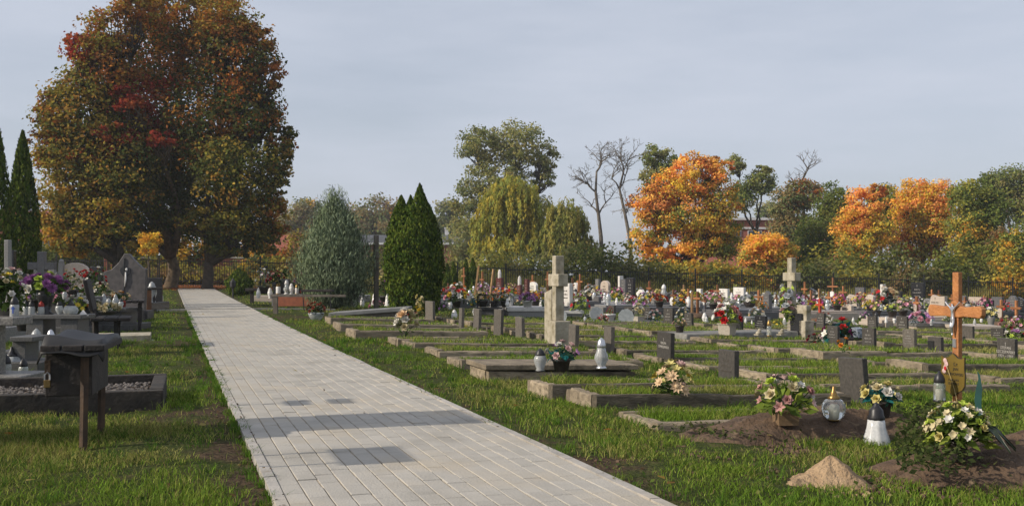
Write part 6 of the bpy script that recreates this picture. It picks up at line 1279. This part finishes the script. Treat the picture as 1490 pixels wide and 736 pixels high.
    for px, Y, yt, mt, ln_, bar, lb in ((689, 33, 386, WOODT, .0, False, 'tallest tan plank leaning right above the flowers'), (702, 37, 395, WOODO, 0, True, 'orange cross with a white pink flower hung on it'), (712, 35, 391, WOODT, .0, False, 'second tan plank leaning right'), (675, 39, 389, WOODO, 0, True, 'orange cross between the slim thujas'),
        (775, 43, 400, WOODO, 0, True, 'orange cross behind the white rounded stone'), (797, 40, 395, WOODO, 0, True, 'orange cross with short arms just left of the stone cross'), (833, 36, 404, WOODB, 0, True, 'brown cross right beside the tall white marble stone'), (844, 38, 399, WOODO, 0, True, 'tall orange cross right of the left stone cross'), (842, 33, 408, WOODO, 0, False, 'shorter orange plank beside the tall orange cross'),
        (945, 34, 409, WOODO, 0, True, 'orange cross right of the white scroll stone'), (980, 30, 421, WOODB, 0, True, 'red brown cross left of the thin white oval plate'), (995, 41, 414, WOODT, 0, True, 'pale tan cross at the fence post'), (1002, 32, 420, WOODO, 0, False, 'orange plank with white oval plate'), (1007, 29, 424, WOODT, 0, False, 'thin tan pole left of the yellow plank'),
        (1015, 28, 424, WOODO, 0, True, 'orange cross with yellow ribbon'), (1025, 28.5, 431, WOODB, 0, True, 'dull brown cross left of the white planter'), (1044, 38, 414, WOODO, 0, True, 'orange cross left of the white plain stone'), (1048, 31, 428, WOODO, 0, True, 'short orange cross behind the white planter flowers'), (1104, 32, 422, WOODO, 0, True, 'left of two orange crosses beside the obelisk stone'), (1111, 29, 430, WOODO, 0, True, 'right of two orange crosses beside the obelisk stone'),
        (1171, 38, 410, WOODO, 0, True, 'thin orange cross against the fence right of the stone cross'), (1180, 33, 422, WOODO, 0, False, 'orange plank in front of the black stone with red letters'), (1193, 27, 434, mat('red_paint', (.5,.07,.03), (.4,.05,.025), scale=6, rough=.5), 0, True, 'bright red orange cross with wide arms'), (1192, 35, 420, WOODT, 0, False, 'white plated plank behind the red orange cross'), (1212, 38, 404, WOODO, 0, True, 'tall brown orange cross carrying a white figure'),
        (1206, 34, 424, WOODO, 0, True, 'short orange cross below the tall one with a white figure'), (1227, 40, 416, WOODO, 0, True, 'slim orange cross left of the jagged stone'), (1269, 44, 418, WOODB, 0, True, 'red brown cross behind the dark stones'), (1334, 30, 431, WOODO, 0, True, 'orange cross with cream shield plate before the tallest black stone'), (1356, 44, 421, WOODO, 0, True, 'red orange cross behind the big granite stone'), (1366, 45, 422, WOODB, 0, True, 'thin red cross behind the big granite stone right side'),
        (1385, 42, 428, WOODO, 0, True, 'orange cross half behind the large orange cross'), (1404, 38, 432, WOODO, 0, True, 'orange cross just right of the large orange cross shaft'), (1432, 42, 430, WOODO, 0, True, 'orange cross above the black block stone'), (1446, 43, 432, WOODO, 0, False, 'orange plank right above the lily vase'), (1457, 28, 436, WOODO, 0, True, 'orange cross with cream oval plate right of the lily vase'), (1479, 25.5, 437, WOODO, 0, True, 'large orange cross at the right edge'),
        (1059, 42, 424, WOODB, 0, True, 'brown cross between the two white stones'), (1144, 42, 420, WOODO, 0, True, 'orange cross seen left of the right stone cross'), (1243, 41, 428, WOODB, 0, True, 'brown cross beside the dark tall stone'), (960, 40, 424, WOODB, 0, True, 'brown cross left of the white statue lantern'), (856, 42, 412, WOODO, 0, True, 'orange cross behind the red flowers'), (652, 40, 412, WOODB, 0, True, 'brown cross right of the clipped thuja'), (1284, 44, 424, WOODO, 0, True, 'orange cross left of the white pillar'), (1130, 36, 428, WOODB, 0, True, 'brown cross just left of the right stone cross bouquet')):
        o = W(lb, px, Y, yt, mt, WHITEP if 'white' in lb else BEIGEG if 'cream' in lb else None, ln_, bar)
        if 'leaning' in lb: o.rotation_euler[1] = .13
    B = bouquet
    D = [(664, 447, 34, 27, 'red yellow white big flower heap on the tomb right of the clipped thuja', 'white yellow red pink', 'round'), (688, 448, 16, 18, 'yellow flowers with blue leaves under the leaning plank', 'paleyellow yellow bluewhite', None), (700, 432, 20, 22, 'pale pink and white tall flowers below the leaning planks', 'palepink white lilac', 'vase'), (704, 444, 22, 24, 'cream yellow bouquet above the black railing', 'cream paleyellow peach', 'round'),
         (719, 441, 18, 22, 'peach orange bouquet above the railing right end', 'peach orange rust', 'round'), (728, 436, 22, 16, 'orange red flower row left part', 'orange red', None), (746, 434, 20, 14, 'orange red flower row right part', 'red orange rust', None), (735, 447, 18, 18, 'white green bouquet on the long pale tomb', 'white cream lime', 'round'), (768, 450, 25, 20, 'pink chrysanthemum in a white pot on the long pale tomb', 'lilac', 'white'),
         (781, 441, 18, 18, 'orange yellow mums behind the pink chrysanthemum', 'orange yellow', 'round'), (790, 447, 16, 32, 'tall yellow spire flowers left of the stone cross', 'yellow', None), (832, 446, 14, 14, 'bright red flowers right of the left stone cross', 'red', 'round'), (847, 453, 26, 22, 'green wreath with white blooms and red band', 'white lime red', None), (858, 432, 18, 18, 'white flowers with dark leaves behind the wreath', 'white bluewhite palepink', 'round'), (863, 446, 20, 14, 'orange red flowers behind the dark headstones', 'orange red rust', None),
         (876, 463, 16, 10, 'small red and pale flowers on the low kerb tomb', 'red palepink dusty', None), (889, 468, 10, 8, 'dark red bloom in white cup on the kerb tomb', 'dkred red', 'white'), (873, 428, 14, 14, 'pink flowers beside the thin grey pillar', 'pink magenta white', 'round'), (885, 436, 12, 14, 'pale pink flowers against the pale stele', 'palepink white', None), (896, 438, 22, 12, 'yellow flower row below the black stele', 'yellow lime paleyellow', None), (895, 428, 16, 14, 'white green flowers above the yellow row', 'white lime', 'round'),
         (912, 440, 14, 12, 'pale flowers at the black stele foot', 'palepink cream', None), (920, 445, 18, 12, 'bright red and white flowers above the dark headstones', 'red white', None), (940, 441, 18, 14, 'lilac white flowers below the scroll stone', 'lilac white bluewhite', 'round'), (960, 448, 22, 18, 'orange red autumn flowers left of the dark headstone', 'orange rust red', 'round'), (952, 462, 20, 16, 'teal white flowers between the dark headstones', 'bluewhite white palepink', None), (963, 440, 12, 10, 'green and white flowers beside the statue lantern', 'white lime', None),
         (988, 452, 20, 18, 'orange yellow red flowers beside the red brown cross', 'orange yellow red', None), (994, 460, 18, 14, 'cream and blue flowers behind the dark headstone', 'cream bluewhite', None), (1015, 446, 18, 20, 'yellow flowers at the cross with yellow ribbon', 'yellow lime', 'round'), (1036, 434, 20, 14, 'white flowers with red accents behind the brown cross', 'white red lime', 'round'), (1046, 442, 16, 12, 'pink and yellow flowers below the orange cross', 'pink yellow', None), (1089, 446, 28, 18, 'white flowers in a dark bowl left of the obelisk stone', 'white bluewhite', 'bowl'),
         (1100, 466, 22, 14, 'white and peach wrapped flowers beside the obelisk stone', 'white peach bluewhite', None), (1124, 440, 18, 14, 'blue white flowers right of the obelisk stone', 'bluewhite white lime', None), (1066, 452, 20, 16, 'white wrapped flowers behind the black headstone', 'white bluewhite', None), (1184, 462, 20, 24, 'yellow and orange flowers right of the right stone cross', 'yellow orange', None), (1200, 464, 22, 14, 'white and rust flowers behind the bright lantern', 'white bluewhite rust', None), (1217, 452, 16, 22, 'orange tall bouquet behind the white lilies', 'orange', 'round'),
         (1219, 464, 18, 14, 'yellow orange flowers above the white lilies', 'yellow orange', None), (1209, 438, 18, 12, 'cream flowers at the tall cross with white figure', 'cream lime white', None), (1248, 452, 20, 18, 'magenta pink flowers in front of the jagged stone', 'magenta pink yellow', 'vase'), (1267, 457, 14, 12, 'small golden green shrub pot by the beige stone', 'yellow', 'round'), (1289, 446, 36, 26, 'large white and peach bouquet with dark leaves right of the beige stone', 'white peach cream red', 'round'), (1296, 464, 22, 18, 'lime yellow lilies beside the pink bouquet', 'lime paleyellow', 'round'),
         (1310, 462, 30, 24, 'pink white lily bouquet above the lettered headstone', 'pink palepink white', 'round'), (1322, 452, 24, 20, 'white green bouquet left of the tallest black stone', 'white lime paleyellow', 'round'), (1340, 470, 34, 16, 'teal wreath with pink flowers by the shield cross', 'pink lilac', None), (1340, 446, 12, 14, 'white calla flowers beside the tallest black stone', 'white lime', None), (1300, 436, 16, 12, 'rose flowers below the white pillar', 'palepink red', None), (1465, 474, 24, 20, 'dusty red wrapped flowers right of the lily vase', 'dusty dkred cream', None), (1486, 476, 26, 18, 'pink and white flowers low at the right edge', 'pink white lilac', None),
         (1425, 452, 16, 12, 'white flowers below the square pale stone', 'white bluewhite', None), (1349, 452, 12, 12, 'green white flowers left of the granite stone', 'lime white', None), (1160, 450, 16, 12, 'white flowers behind the stone cross wing', 'white cream', None), (1410, 462, 18, 12, 'small red white flowers right of the big orange cross', 'red white', None), (1380, 462, 16, 12, 'white flowers behind the big orange cross arm', 'white cream', None),
         (645, 452, 18, 14, 'pale lilac flowers right behind the thuja', 'lilac white', None), (755, 446, 14, 12, 'peach flowers on the long pale tomb', 'peach cream', None), (1072, 440, 14, 10, 'white red flowers below the white lettered stone', 'white red', None), (1030, 456, 16, 12, 'cream flowers at the dull brown cross', 'cream white', None), (1000, 440, 14, 12, 'peach flowers by the orange plank', 'peach orange', None), (1138, 446, 14, 12, 'pale flowers behind the stone cross bouquet', 'cream white', None), (1232, 452, 14, 12, 'rust flowers left of the jagged stone', 'rust orange', None),
         (845, 438, 14, 12, 'white flowers by the tall orange cross', 'white lime', None), (908, 450, 12, 10, 'lilac flowers between dark headstones', 'lilac white', None), (933, 452, 14, 10, 'yellow flowers behind the white flower pot', 'yellow white', None), (815, 446, 14, 12, 'magenta flowers half behind the left stone cross', 'magenta lilac', None), (1450, 458, 16, 12, 'cream flowers behind the lily vase', 'cream yellow', None), (1395, 470, 14, 12, 'lilac flowers behind the big orange cross shaft', 'lilac white', None), (1362, 440, 12, 10, 'red flowers beside the granite stone', 'red orange', None), (1276, 448, 16, 12, 'red white flowers at the beige stone', 'red white', None), (1258, 462, 14, 10, 'lilac flowers below the beige lettered stone', 'lilac white', None), (1110, 452, 14, 12, 'orange flowers at the two crosses', 'orange cream', None)]
    PK = dict(round=('round', POTDK, .24, .16), vase=('vase', GREYG, .2, .22), white=('round', WHITEP, .26, .16), bowl=('bowl', POTDK, .4, .18))
    for px, yb, w_, h_, lb, cs, pk in D:
        x, y, z = snap(px, yb); s = y/F; cs = cs.split(); n = random.randint(13, 18); kd = ['rose', 'mum', 'lily', 'small', 'daisy']
        hd = [(random.choice(kd[:3] if len(cs) < 2 else kd), c, max(2, round(n/len(cs)))) for c in cs]
        p = PK[pk] if pk else None
        B(lb, (x, y, z), w_*s*1.15, max(h_*s*1.1-(p[3] if p else 0), .2), hd, p, 'teal' if 'teal' in lb or 'blue' in lb else random.choice(['green', 'green', 'dark', 'dry', 'lime']), 30, size=w_*s*.32)
    Ls = [(715, 457, 17, 'bell', 'white bell lantern left by the railing'), (735, 457, 16, 'bell', 'white bell lantern in front of the long pale tomb'), (783, 447, 13, 'bell', 'white lantern right of the pink chrysanthemum'), (765, 447, 9, 'egg', 'white small lantern left of the pink chrysanthemum'), (740, 444, 13, 'tall', 'white tall lantern over the long pale tomb'), (655, 448, 12, 'urn', 'white lantern left of the big flower heap'), (850, 464, 10, 'tall', 'clear lantern at the wreath'),
          (883, 454, 14, 'jar', 'pale tall lantern left of the first dark headstone'), (903, 454, 9, 'egg', 'white lantern between the first two dark headstones'), (899, 444, 10, 'tall', 'red white lantern below the yellow row'), (966, 440, 20, 'tall', 'white statue like lantern with pointed top'), (1000, 446, 15, 'egg', 'white oval lantern plate at the orange plank'), (1023, 472, 14, 'urn', 'white lantern pair left one behind the kerb'), (1028, 472, 11, 'tall', 'clear lantern right of the white one behind the kerb'), (1037, 466, 8, 'egg', 'tiny white lantern left of the planter'),
          (1067, 446, 16, 'bell', 'white lantern figure behind the planter'), (1194, 480, 17, 'jar', 'bright silver lantern in front of the red orange cross headstone'), (1258, 457, 12, 'urn', 'grey white lantern left of the golden shrub pot'), (1275, 470, 16, 'jar', 'stone grey tall lantern beside the golden shrub pot'), (1292, 474, 9, 'bell', 'white bell lantern left of the pair'), (1297, 474, 8, 'bell', 'white bell lantern right of the pair'), (1285, 456, 8, 'jar', 'white lantern below the large white bouquet'), (1278, 454, 8, 'urn', 'silver lantern left of the white one below the bouquet'),
          (1330, 478, 12, 'globe', 'round grey lantern right of the lettered headstone'), (1212, 426, 8, 'egg', 'white small figure lantern at the tall cross'), (1346, 462, 10, 'jar', 'dark green lantern beside the granite stone'), (1418, 470, 9, 'egg', 'white lantern on the pink granite kerb left'), (1428, 470, 9, 'egg', 'white lantern on the pink granite kerb right'), (1391, 476, 9, 'urn', 'white lantern behind the orange cross'), (1116, 478, 10, 'tall', 'white slim lantern behind the black headstone'), (1142, 474, 12, 'urn', 'white lantern behind the stone cross foot'),
          (1085, 470, 8, 'egg', 'white lantern left of the black lettered headstone'), (1094, 474, 8, 'bell', 'white bell lantern by the mossy slab'), (955, 454, 9, 'jar', 'milky lantern above the teal flowers'), (975, 444, 9, 'urn', 'white lantern at the red brown cross'), (1177, 470, 10, 'urn', 'white lantern right of the stone cross wing'), (1242, 466, 8, 'egg', 'tiny white lantern below the jagged stone'), (1302, 470, 10, 'urn', 'black lidded lantern by the bell pair'), (1354, 478, 9, 'egg', 'white lantern on the stepped tomb'), (1470, 486, 10, 'urn', 'white lantern at the right edge tomb'), (690, 458, 10, 'urn', 'white lantern behind the plastic topped headstone'), (801, 450, 10, 'jar', 'milky lantern left against the stone cross'), (824, 458, 9, 'egg', 'white lantern right against the stone cross'), (870, 456, 9, 'urn', 'clear lantern behind the wreath'), (927, 452, 8, 'egg', 'white lantern by the scroll stone'), (1055, 456, 8, 'urn', 'white lantern behind the planter flowers')]
    for px, yb, hp, kd, lb in Ls:
        x, y, z = snap(px, yb, 6); lantern(lb, (x, y, z), hp*y/F*1.05, kd, GLASS if 'clear' in lb or 'silver' in lb else WHITEP if random.random() < .7 else FROST, SILVER if 'silver' in lb else WHITEP if 'white' in lb else LID, .55, group='lanterns on the newer graves', candle=False)
    random.seed(12); SAID = set()                 # small bunches and candle lanterns on every tomb slab
    CW = list(FC)+['white2' for _ in ()]; CW = [c for c in CW if c not in ('navy', 'blue', 'purple')]; WORD = dict(dkred='dark red', paleyellow='pale yellow', palepink='pale pink', bluewhite='bluish white', dusty='dusty pink', rust='rusty')
    for (X, Y, zt, hw, lb) in list(TOMBS):
        short = ' '.join(lb.split()[:8])
        for a in random.sample((-1.65, -1.35, -1.05, -.75, -.45), 4):
            b_ = random.uniform(-.9, .9); x = X+a*CT-b_*hw*ST; y = Y+a*ST+b_*hw*CT
            if any((x-q[0])**2+(y-q[1])**2 < .1 for q in USED): continue
            USED.append((x, y)); z = zt
            if random.random() < .66:
                c1, c2 = random.sample(CW, 2); c1 = random.choice((c1, c1, 'white', 'yellow', 'pink')); c2 = c2 if c2 != c1 else 'red'; k_ = random.random() < .4; w_ = random.uniform(.34, .58)
                lb_ = f"{WORD.get(c1, c1)} and {WORD.get(c2, c2)} flowers before the {short}"
                if lb_ in SAID: continue
                SAID.add(lb_); B(lb_, (x, y, z), w_, random.uniform(.22, .4), [(random.choice(kd), c1, 7), (random.choice(kd), c2, 6)], PK['round'] if k_ else None, random.choice(['green', 'dark', 'lime']), 26, size=w_*.32, group='small flower bunches on tomb slabs')
            else:
                q = random.choice(('egg', 'bell', 'urn', 'tall')); wc = random.choice((('white', WHITEP, WHITEP), ('milky', FROST, LID), ('clear', GLASS, SILVER)))
                lb_ = f"{wc[0]} {dict(egg='egg shaped', bell='bell shaped', urn='urn shaped', tall='slim')[q]} lantern before the {short}"
                if lb_ in SAID: continue
                SAID.add(lb_); lantern(lb_, (x, y, z), random.uniform(.24, .38), q, wc[1], wc[2], .55, group='lanterns on the newer graves', candle=False)
    # clear wrapped sheaves lying on the low kerb tomb, white scrap on a stone
    for px, lb in ((812, 'clear plastic wrapped flower sheaf right of the left stone cross'), (862, 'clear plastic wrapped flower sheaf left on the kerb tomb'), (906, 'clear plastic wrapped flower sheaf behind the dark headstones')):
        x, y, z = snap(px, 464, 8); t = thing('wrapped_sheaf', lb, 'flowers', (x, y, z), random.random()); m = MB(); m.lathe([(.02,-.3),(.06,-.1),(.16,.2),(.18,.3)], 9, (0, 0, 0), Matrix.Translation((0, 0, .1)) @ Matrix.Rotation(1.45, 4, 'X')); m.build('wrapping', GLASS, t); foliage_mesh('foliage', .34, .2, 40, .1, 'grey', t, z0=.05)
build_far()
# ------------------------------------------------------------------ grass and fallen leaves
def vnoise(x, y, f, seed):
    r_ = np.random.default_rng(seed); t = r_.random((64, 64)); X = x*f; Y = y*f; i = np.floor(X).astype(int); j = np.floor(Y).astype(int); a = X-i; b = Y-j
    a = a*a*(3-2*a); b = b*b*(3-2*b); q = lambda p, s: t[p % 64, s % 64]
    return (q(i, j)*(1-a)+q(i+1, j)*a)*(1-b)+(q(i, j+1)*(1-a)+q(i+1, j+1)*a)*b
def blades(name, X, Y, Z, h, wd, col, parent=None):
    n = len(X); a = rng.uniform(0, 6.283, n); c, s = np.cos(a), np.sin(a); le = h*rng.uniform(.2, 1.15, n); b = rng.uniform(0, 6.283, n); lx, ly = le*np.cos(b), le*np.sin(b)
    hh = h*rng.uniform(.75, 1.0, n)
    V = np.stack([np.stack([X-c*wd, Y-s*wd, Z-.01], 1), np.stack([X+c*wd, Y+s*wd, Z-.01], 1), np.stack([X+lx*.35+c*wd*.8, Y+ly*.35+s*wd*.8, Z+hh*.6], 1), np.stack([X+lx*.35-c*wd*.8, Y+ly*.35-s*wd*.8, Z+hh*.6], 1), np.stack([X+lx, Y+ly, Z+hh], 1)], 1).reshape(-1, 3)
    k = np.arange(n)*5; q = np.stack([k, k+1, k+2, k+3], 1); t = np.stack([k+3, k+2, k+4], 1)
    o = link(name, npmesh(name, V, [q, t], GRASS, np.repeat(col, 5, 0)), parent); o['kind'] = 'stuff'; return o
def build_grass():
    GP = np.array([(.115,.19,.024),(.16,.235,.032),(.205,.25,.045),(.08,.14,.02),(.26,.25,.075)])
    bands = [(4.0, 6.5, 5400, .0022, 1.0), (6.5, 9.5, 3000, .0027, 1.0), (9.5, 14, 1200, .0032, 1.05), (14, 22, 460, .005, 1.1), (22, 34, 150, .008, 1.2), (34, 56, 50, .013, 1.4)]
    Xs = []; Ys = []; Zs = []; Hs = []; Ws = []
    R_ = np.array(RECTS)
    for y0, y1, den, wd, hm in bands:
        n = int(den*(y1-y0)*((y0+y1)/2*1.06+3)); y = np.sqrt(rng.uniform(y0**2, y1**2, n)); x = (y*.53+1.5)*rng.uniform(-1, 1, n); u = x*CT+y*ST; v = -x*ST+y*CT
        ok = (u < U0+.03) | (u > U1-.02)
        for (a, b, c, d) in RECTS: ok &= ~((np.abs(u-a) < c) & (np.abs(v-b) < d))
        de = np.minimum(np.abs(u-U0), np.abs(u-U1)); pn = vnoise(x+50, y, 1.1, 1)*.35+vnoise(x+50, y, 3.1, 2)*.4+vnoise(x+50, y, 8.0, 3)*.25
        ok &= rng.random(n) < np.clip(.1+(de-.24*vnoise(x+50, y, 2.4, 8))/.3, .02, 1)*np.clip((pn-.34)*6, .07, 1)
        ok &= ~((x < -9) & (y > 47) & (rng.random(n) < .85))
        for (px, py, r) in ((290, 605, .36), (335, 655, .25), (462, 462, .8), (870, 675, .16), (1100, 652, .3), (250, 500, .5), (505, 482, .5), (1150, 690, .2), (700, 565, .2)):
            q, w_ = at(px, py); ok &= ~(((x-q)**2+((y-w_)*.8)**2 < r*r) & (rng.random(n) < .85))
        x, y, pn = x[ok], y[ok], pn[ok]; left = x*CT+y*ST < 1
        Xs.append(x); Ys.append(y); Zs.append(g(x, y)); Hs.append((.016+.085*np.clip(pn-.22, 0, 1)**1.3)*hm*rng.uniform(.5, 1.5, len(x))); Ws.append(np.full(len(x), wd))
    X, Y, Z, H, W = map(np.concatenate, (Xs, Ys, Zs, Hs, Ws)); cn = vnoise(X+50, Y, .9, 5)*.6+vnoise(X+50, Y, 3.1, 6)*.4
    ci = np.clip((cn*1.5-.25+rng.normal(0, .22, len(X)))*len(GP), 0, len(GP)-.01).astype(int); C = 1.22*GP[ci]*rng.uniform(.5, 1.5, (len(X), 1))
    dry = rng.random(len(X)) < .05; C[dry] = np.array((.3,.24,.1))*rng.uniform(.7, 1.1, (dry.sum(), 1))
    C *= (1.18-.45*np.clip(H/.08, 0, 1))[:, None]
    blades('grass', X, Y, Z, H, W, C)
    n = 26000; x = rng.uniform(-14, 36, n); y = 54.2+.087*x+rng.uniform(0, 3.2, n); pn = vnoise(x+50, y, .35, 41)
    blades('dry_grass', x, y, g(x, y), (.35+.9*pn)*rng.uniform(.6, 1.2, n), np.full(n, .022), np.array([(.4,.33,.1),(.32,.3,.08),(.26,.28,.07),(.46,.36,.13)])[rng.integers(4, size=n)]*rng.uniform(.8, 1.2, (n, 1)))
    # taller dark tufts, flat weeds and dry crumbs in the near lawn
    def clear(x, y, m=.0):
        u, v = x*CT+y*ST, -x*ST+y*CT; ok = (u < U0-m) | (u > U1+m)
        for (a, b, c, d) in RECTS: ok &= ~((np.abs(u-a) < c+m) & (np.abs(v-b) < d+m))
        return ok
    n = 900; y = np.sqrt(rng.uniform(4.2**2, 15**2, n)); x = y*rng.uniform(-.53, .53, n); ok = clear(x, y, .02); x, y = x[ok], y[ok]; k = 26
    m_ = 620; ev = rng.uniform(3.5, 26, m_); eu = np.where(rng.random(m_) < .6, U0+rng.normal(.0, .022, m_), U1+rng.normal(.012, .022, m_)); x = np.concatenate([x, eu*CT-ev*ST]); y = np.concatenate([y, eu*ST+ev*CT])
    sz = np.concatenate([rng.uniform(.5, 1.3, len(x)-m_), rng.uniform(.25, .7, m_)]); tx = np.repeat(x, k)+rng.normal(0, .03, len(x)*k)*np.repeat(sz, k); ty = np.repeat(y, k)+rng.normal(0, .03, len(x)*k)*np.repeat(sz, k); ok = clear(tx, ty, -.07)
    th = np.repeat(sz, k)*rng.uniform(.04, .105, len(tx)); tc_ = np.array([(.07,.14,.02),(.1,.19,.025),(.14,.2,.035)])[rng.integers(3, size=len(x))].repeat(k, 0)*rng.uniform(.75, 1.25, (len(tx), 1))
    blades('grass_tufts', tx[ok], ty[ok], g(tx, ty)[ok], th[ok], np.clip(.00034*ty[ok], .0018, .005), tc_[ok])
    n = 5200; y = np.sqrt(rng.uniform(4.2**2, 12**2, n)); x = y*rng.uniform(-.53, .53, n); keep = clear(x, y, .0)&(vnoise(x+50, y, 2.1, 31) > .5); x, y = x[keep], y[keep]
    P = np.stack([x, y, g(x, y)+rng.uniform(.01, .04, len(x))], 1); o = leaves('ground_weeds', P, rng.normal(size=P.shape)*.5+np.array([0, 0, 1.]), rng.uniform(.012, .034, len(x)), .75, np.array([(.09,.15,.03),(.13,.18,.04),(.06,.1,.025),(.18,.19,.06)])[rng.integers(4, size=len(x))], LEAF, None); o['kind'] = 'stuff'
    n = 11000; y = np.sqrt(rng.uniform(4.2**2, 14**2, n)); x = y*rng.uniform(-.53, .53, n); u = x*CT+y*ST; e_ = np.minimum(np.abs(u-U0), np.abs(u-U1)); keep = (clear(x, y, -.06)&(rng.random(n) < np.exp(-(e_/.2)**2)*.95+.07)) | (rng.random(n) < .006); x, y = x[keep], y[keep]; onp = (x*CT+y*ST > U0) & (x*CT+y*ST < U1)
    P = np.stack([x, y, g(x, y)+np.where(onp, .032, rng.uniform(.004, .02, len(x)))], 1); o = leaves('dry_crumbs', P, np.zeros_like(P)+np.array([0, 0, 1.]), rng.uniform(.007, .034, len(x)), .55, np.array([(.16,.1,.05),(.1,.065,.035),(.24,.17,.08),(.06,.045,.03)])[rng.integers(4, size=len(x))], LEAF, None, rand=.5); o['kind'] = 'stuff'
    Xs = []; Ys = []; Zs = []; Hs = []; Ws = []
    for (a, b, c, d, h) in BEDS:
        x0, y0 = uv(a, b); den, wd, hm = next((q[2], q[3], q[4]) for q in bands if y0 < q[1] or q is bands[-1]); n = int(den*1.7*4*c*d)
        u = a+rng.uniform(-c, c, n); v = b+rng.uniform(-d, d, n); x = u*CT-v*ST; y = u*ST+v*CT; pn = vnoise(x+50, y, 2.3, 11)
        ok = (np.abs(x) < .54*y+1.5) & (rng.random(n) < np.clip(pn*2.2, .15, 1)); x, y, pn = x[ok], y[ok], pn[ok]
        Xs.append(x); Ys.append(y); Zs.append(g(x, y)+h); Hs.append((.02+.05*pn)*rng.uniform(.5, 1.5, len(x))*hm); Ws.append(np.full(len(x), wd))
    X, Y, Z, H, W = map(np.concatenate, (Xs, Ys, Zs, Hs, Ws)); cn = vnoise(X+50, Y, 1.9, 15); ci = np.clip((cn*1.2+rng.normal(0, .25, len(X)))*len(GP), 0, len(GP)-.01).astype(int)
    blades('grave_grass', X, Y, Z, H, W, 1.15*GP[ci]*rng.uniform(.55, 1.4, (len(X), 1)))
    n = 1500; y = np.sqrt(rng.uniform(16, 50**2, n)); x = y*rng.uniform(-.52, .45, n); far = y > 12; u = x*CT+y*ST; keep = (np.abs(u-1.2) > .85) | (rng.random(n) < .12); x, y = x[keep], y[keep]; onp = np.abs(x*CT+y*ST-1.23) < .8
    P = np.stack([x, y, g(x, y)+np.where(onp, .034, rng.uniform(.02, .06, len(x)))], 1); LP = np.array([(.34,.22,.06),(.3,.12,.03),(.22,.13,.05),(.42,.33,.12)])
    sz = rng.uniform(.035, .075, len(x)); o = leaves('fallen_leaves', P, np.zeros_like(P)+np.array([0, 0, 1.]), sz, .7, LP[rng.integers(4, size=len(x))], LEAF, None, rand=.25); o['kind'] = 'stuff'
    n = 2600; rx, ry = rng.normal(0, 3.6, n), rng.normal(0, 2.3, n); x, y = -15.5+rx, 50+ry; P = np.stack([x, y, g(x, y)+.02], 1); o = leaves('leaf_litter', P, np.zeros_like(P)+np.array([0, 0, 1.]), rng.uniform(.08, .16, n), .75, np.array([(.3,.1,.035),(.26,.09,.04),(.36,.17,.05)])[rng.integers(3, size=n)], LEAF, None, rand=.3); o['kind'] = 'stuff'
build_grass()
# ------------------------------------------------------------------ thin autumn haze
def build_haze():
    m = bpy.data.materials.new('haze'); m.use_nodes = True; n = m.node_tree.nodes; n.remove(n['Principled BSDF'])
    v = n.new('ShaderNodeVolumePrincipled'); v.inputs['Color'].default_value = (.86, .9, .95, 1); v.inputs['Density'].default_value = .00055; v.inputs['Anisotropy'].default_value = .2
    m.node_tree.links.new(v.outputs[0], n['Material Output'].inputs['Volume'])
    b = MB(); b.box((0, 430, 7.5), (900, 960, 21)); o = b.build('haze', m); o['kind'] = 'stuff'; o['label'] = 'thin autumn haze over the graveyard'
build_haze()
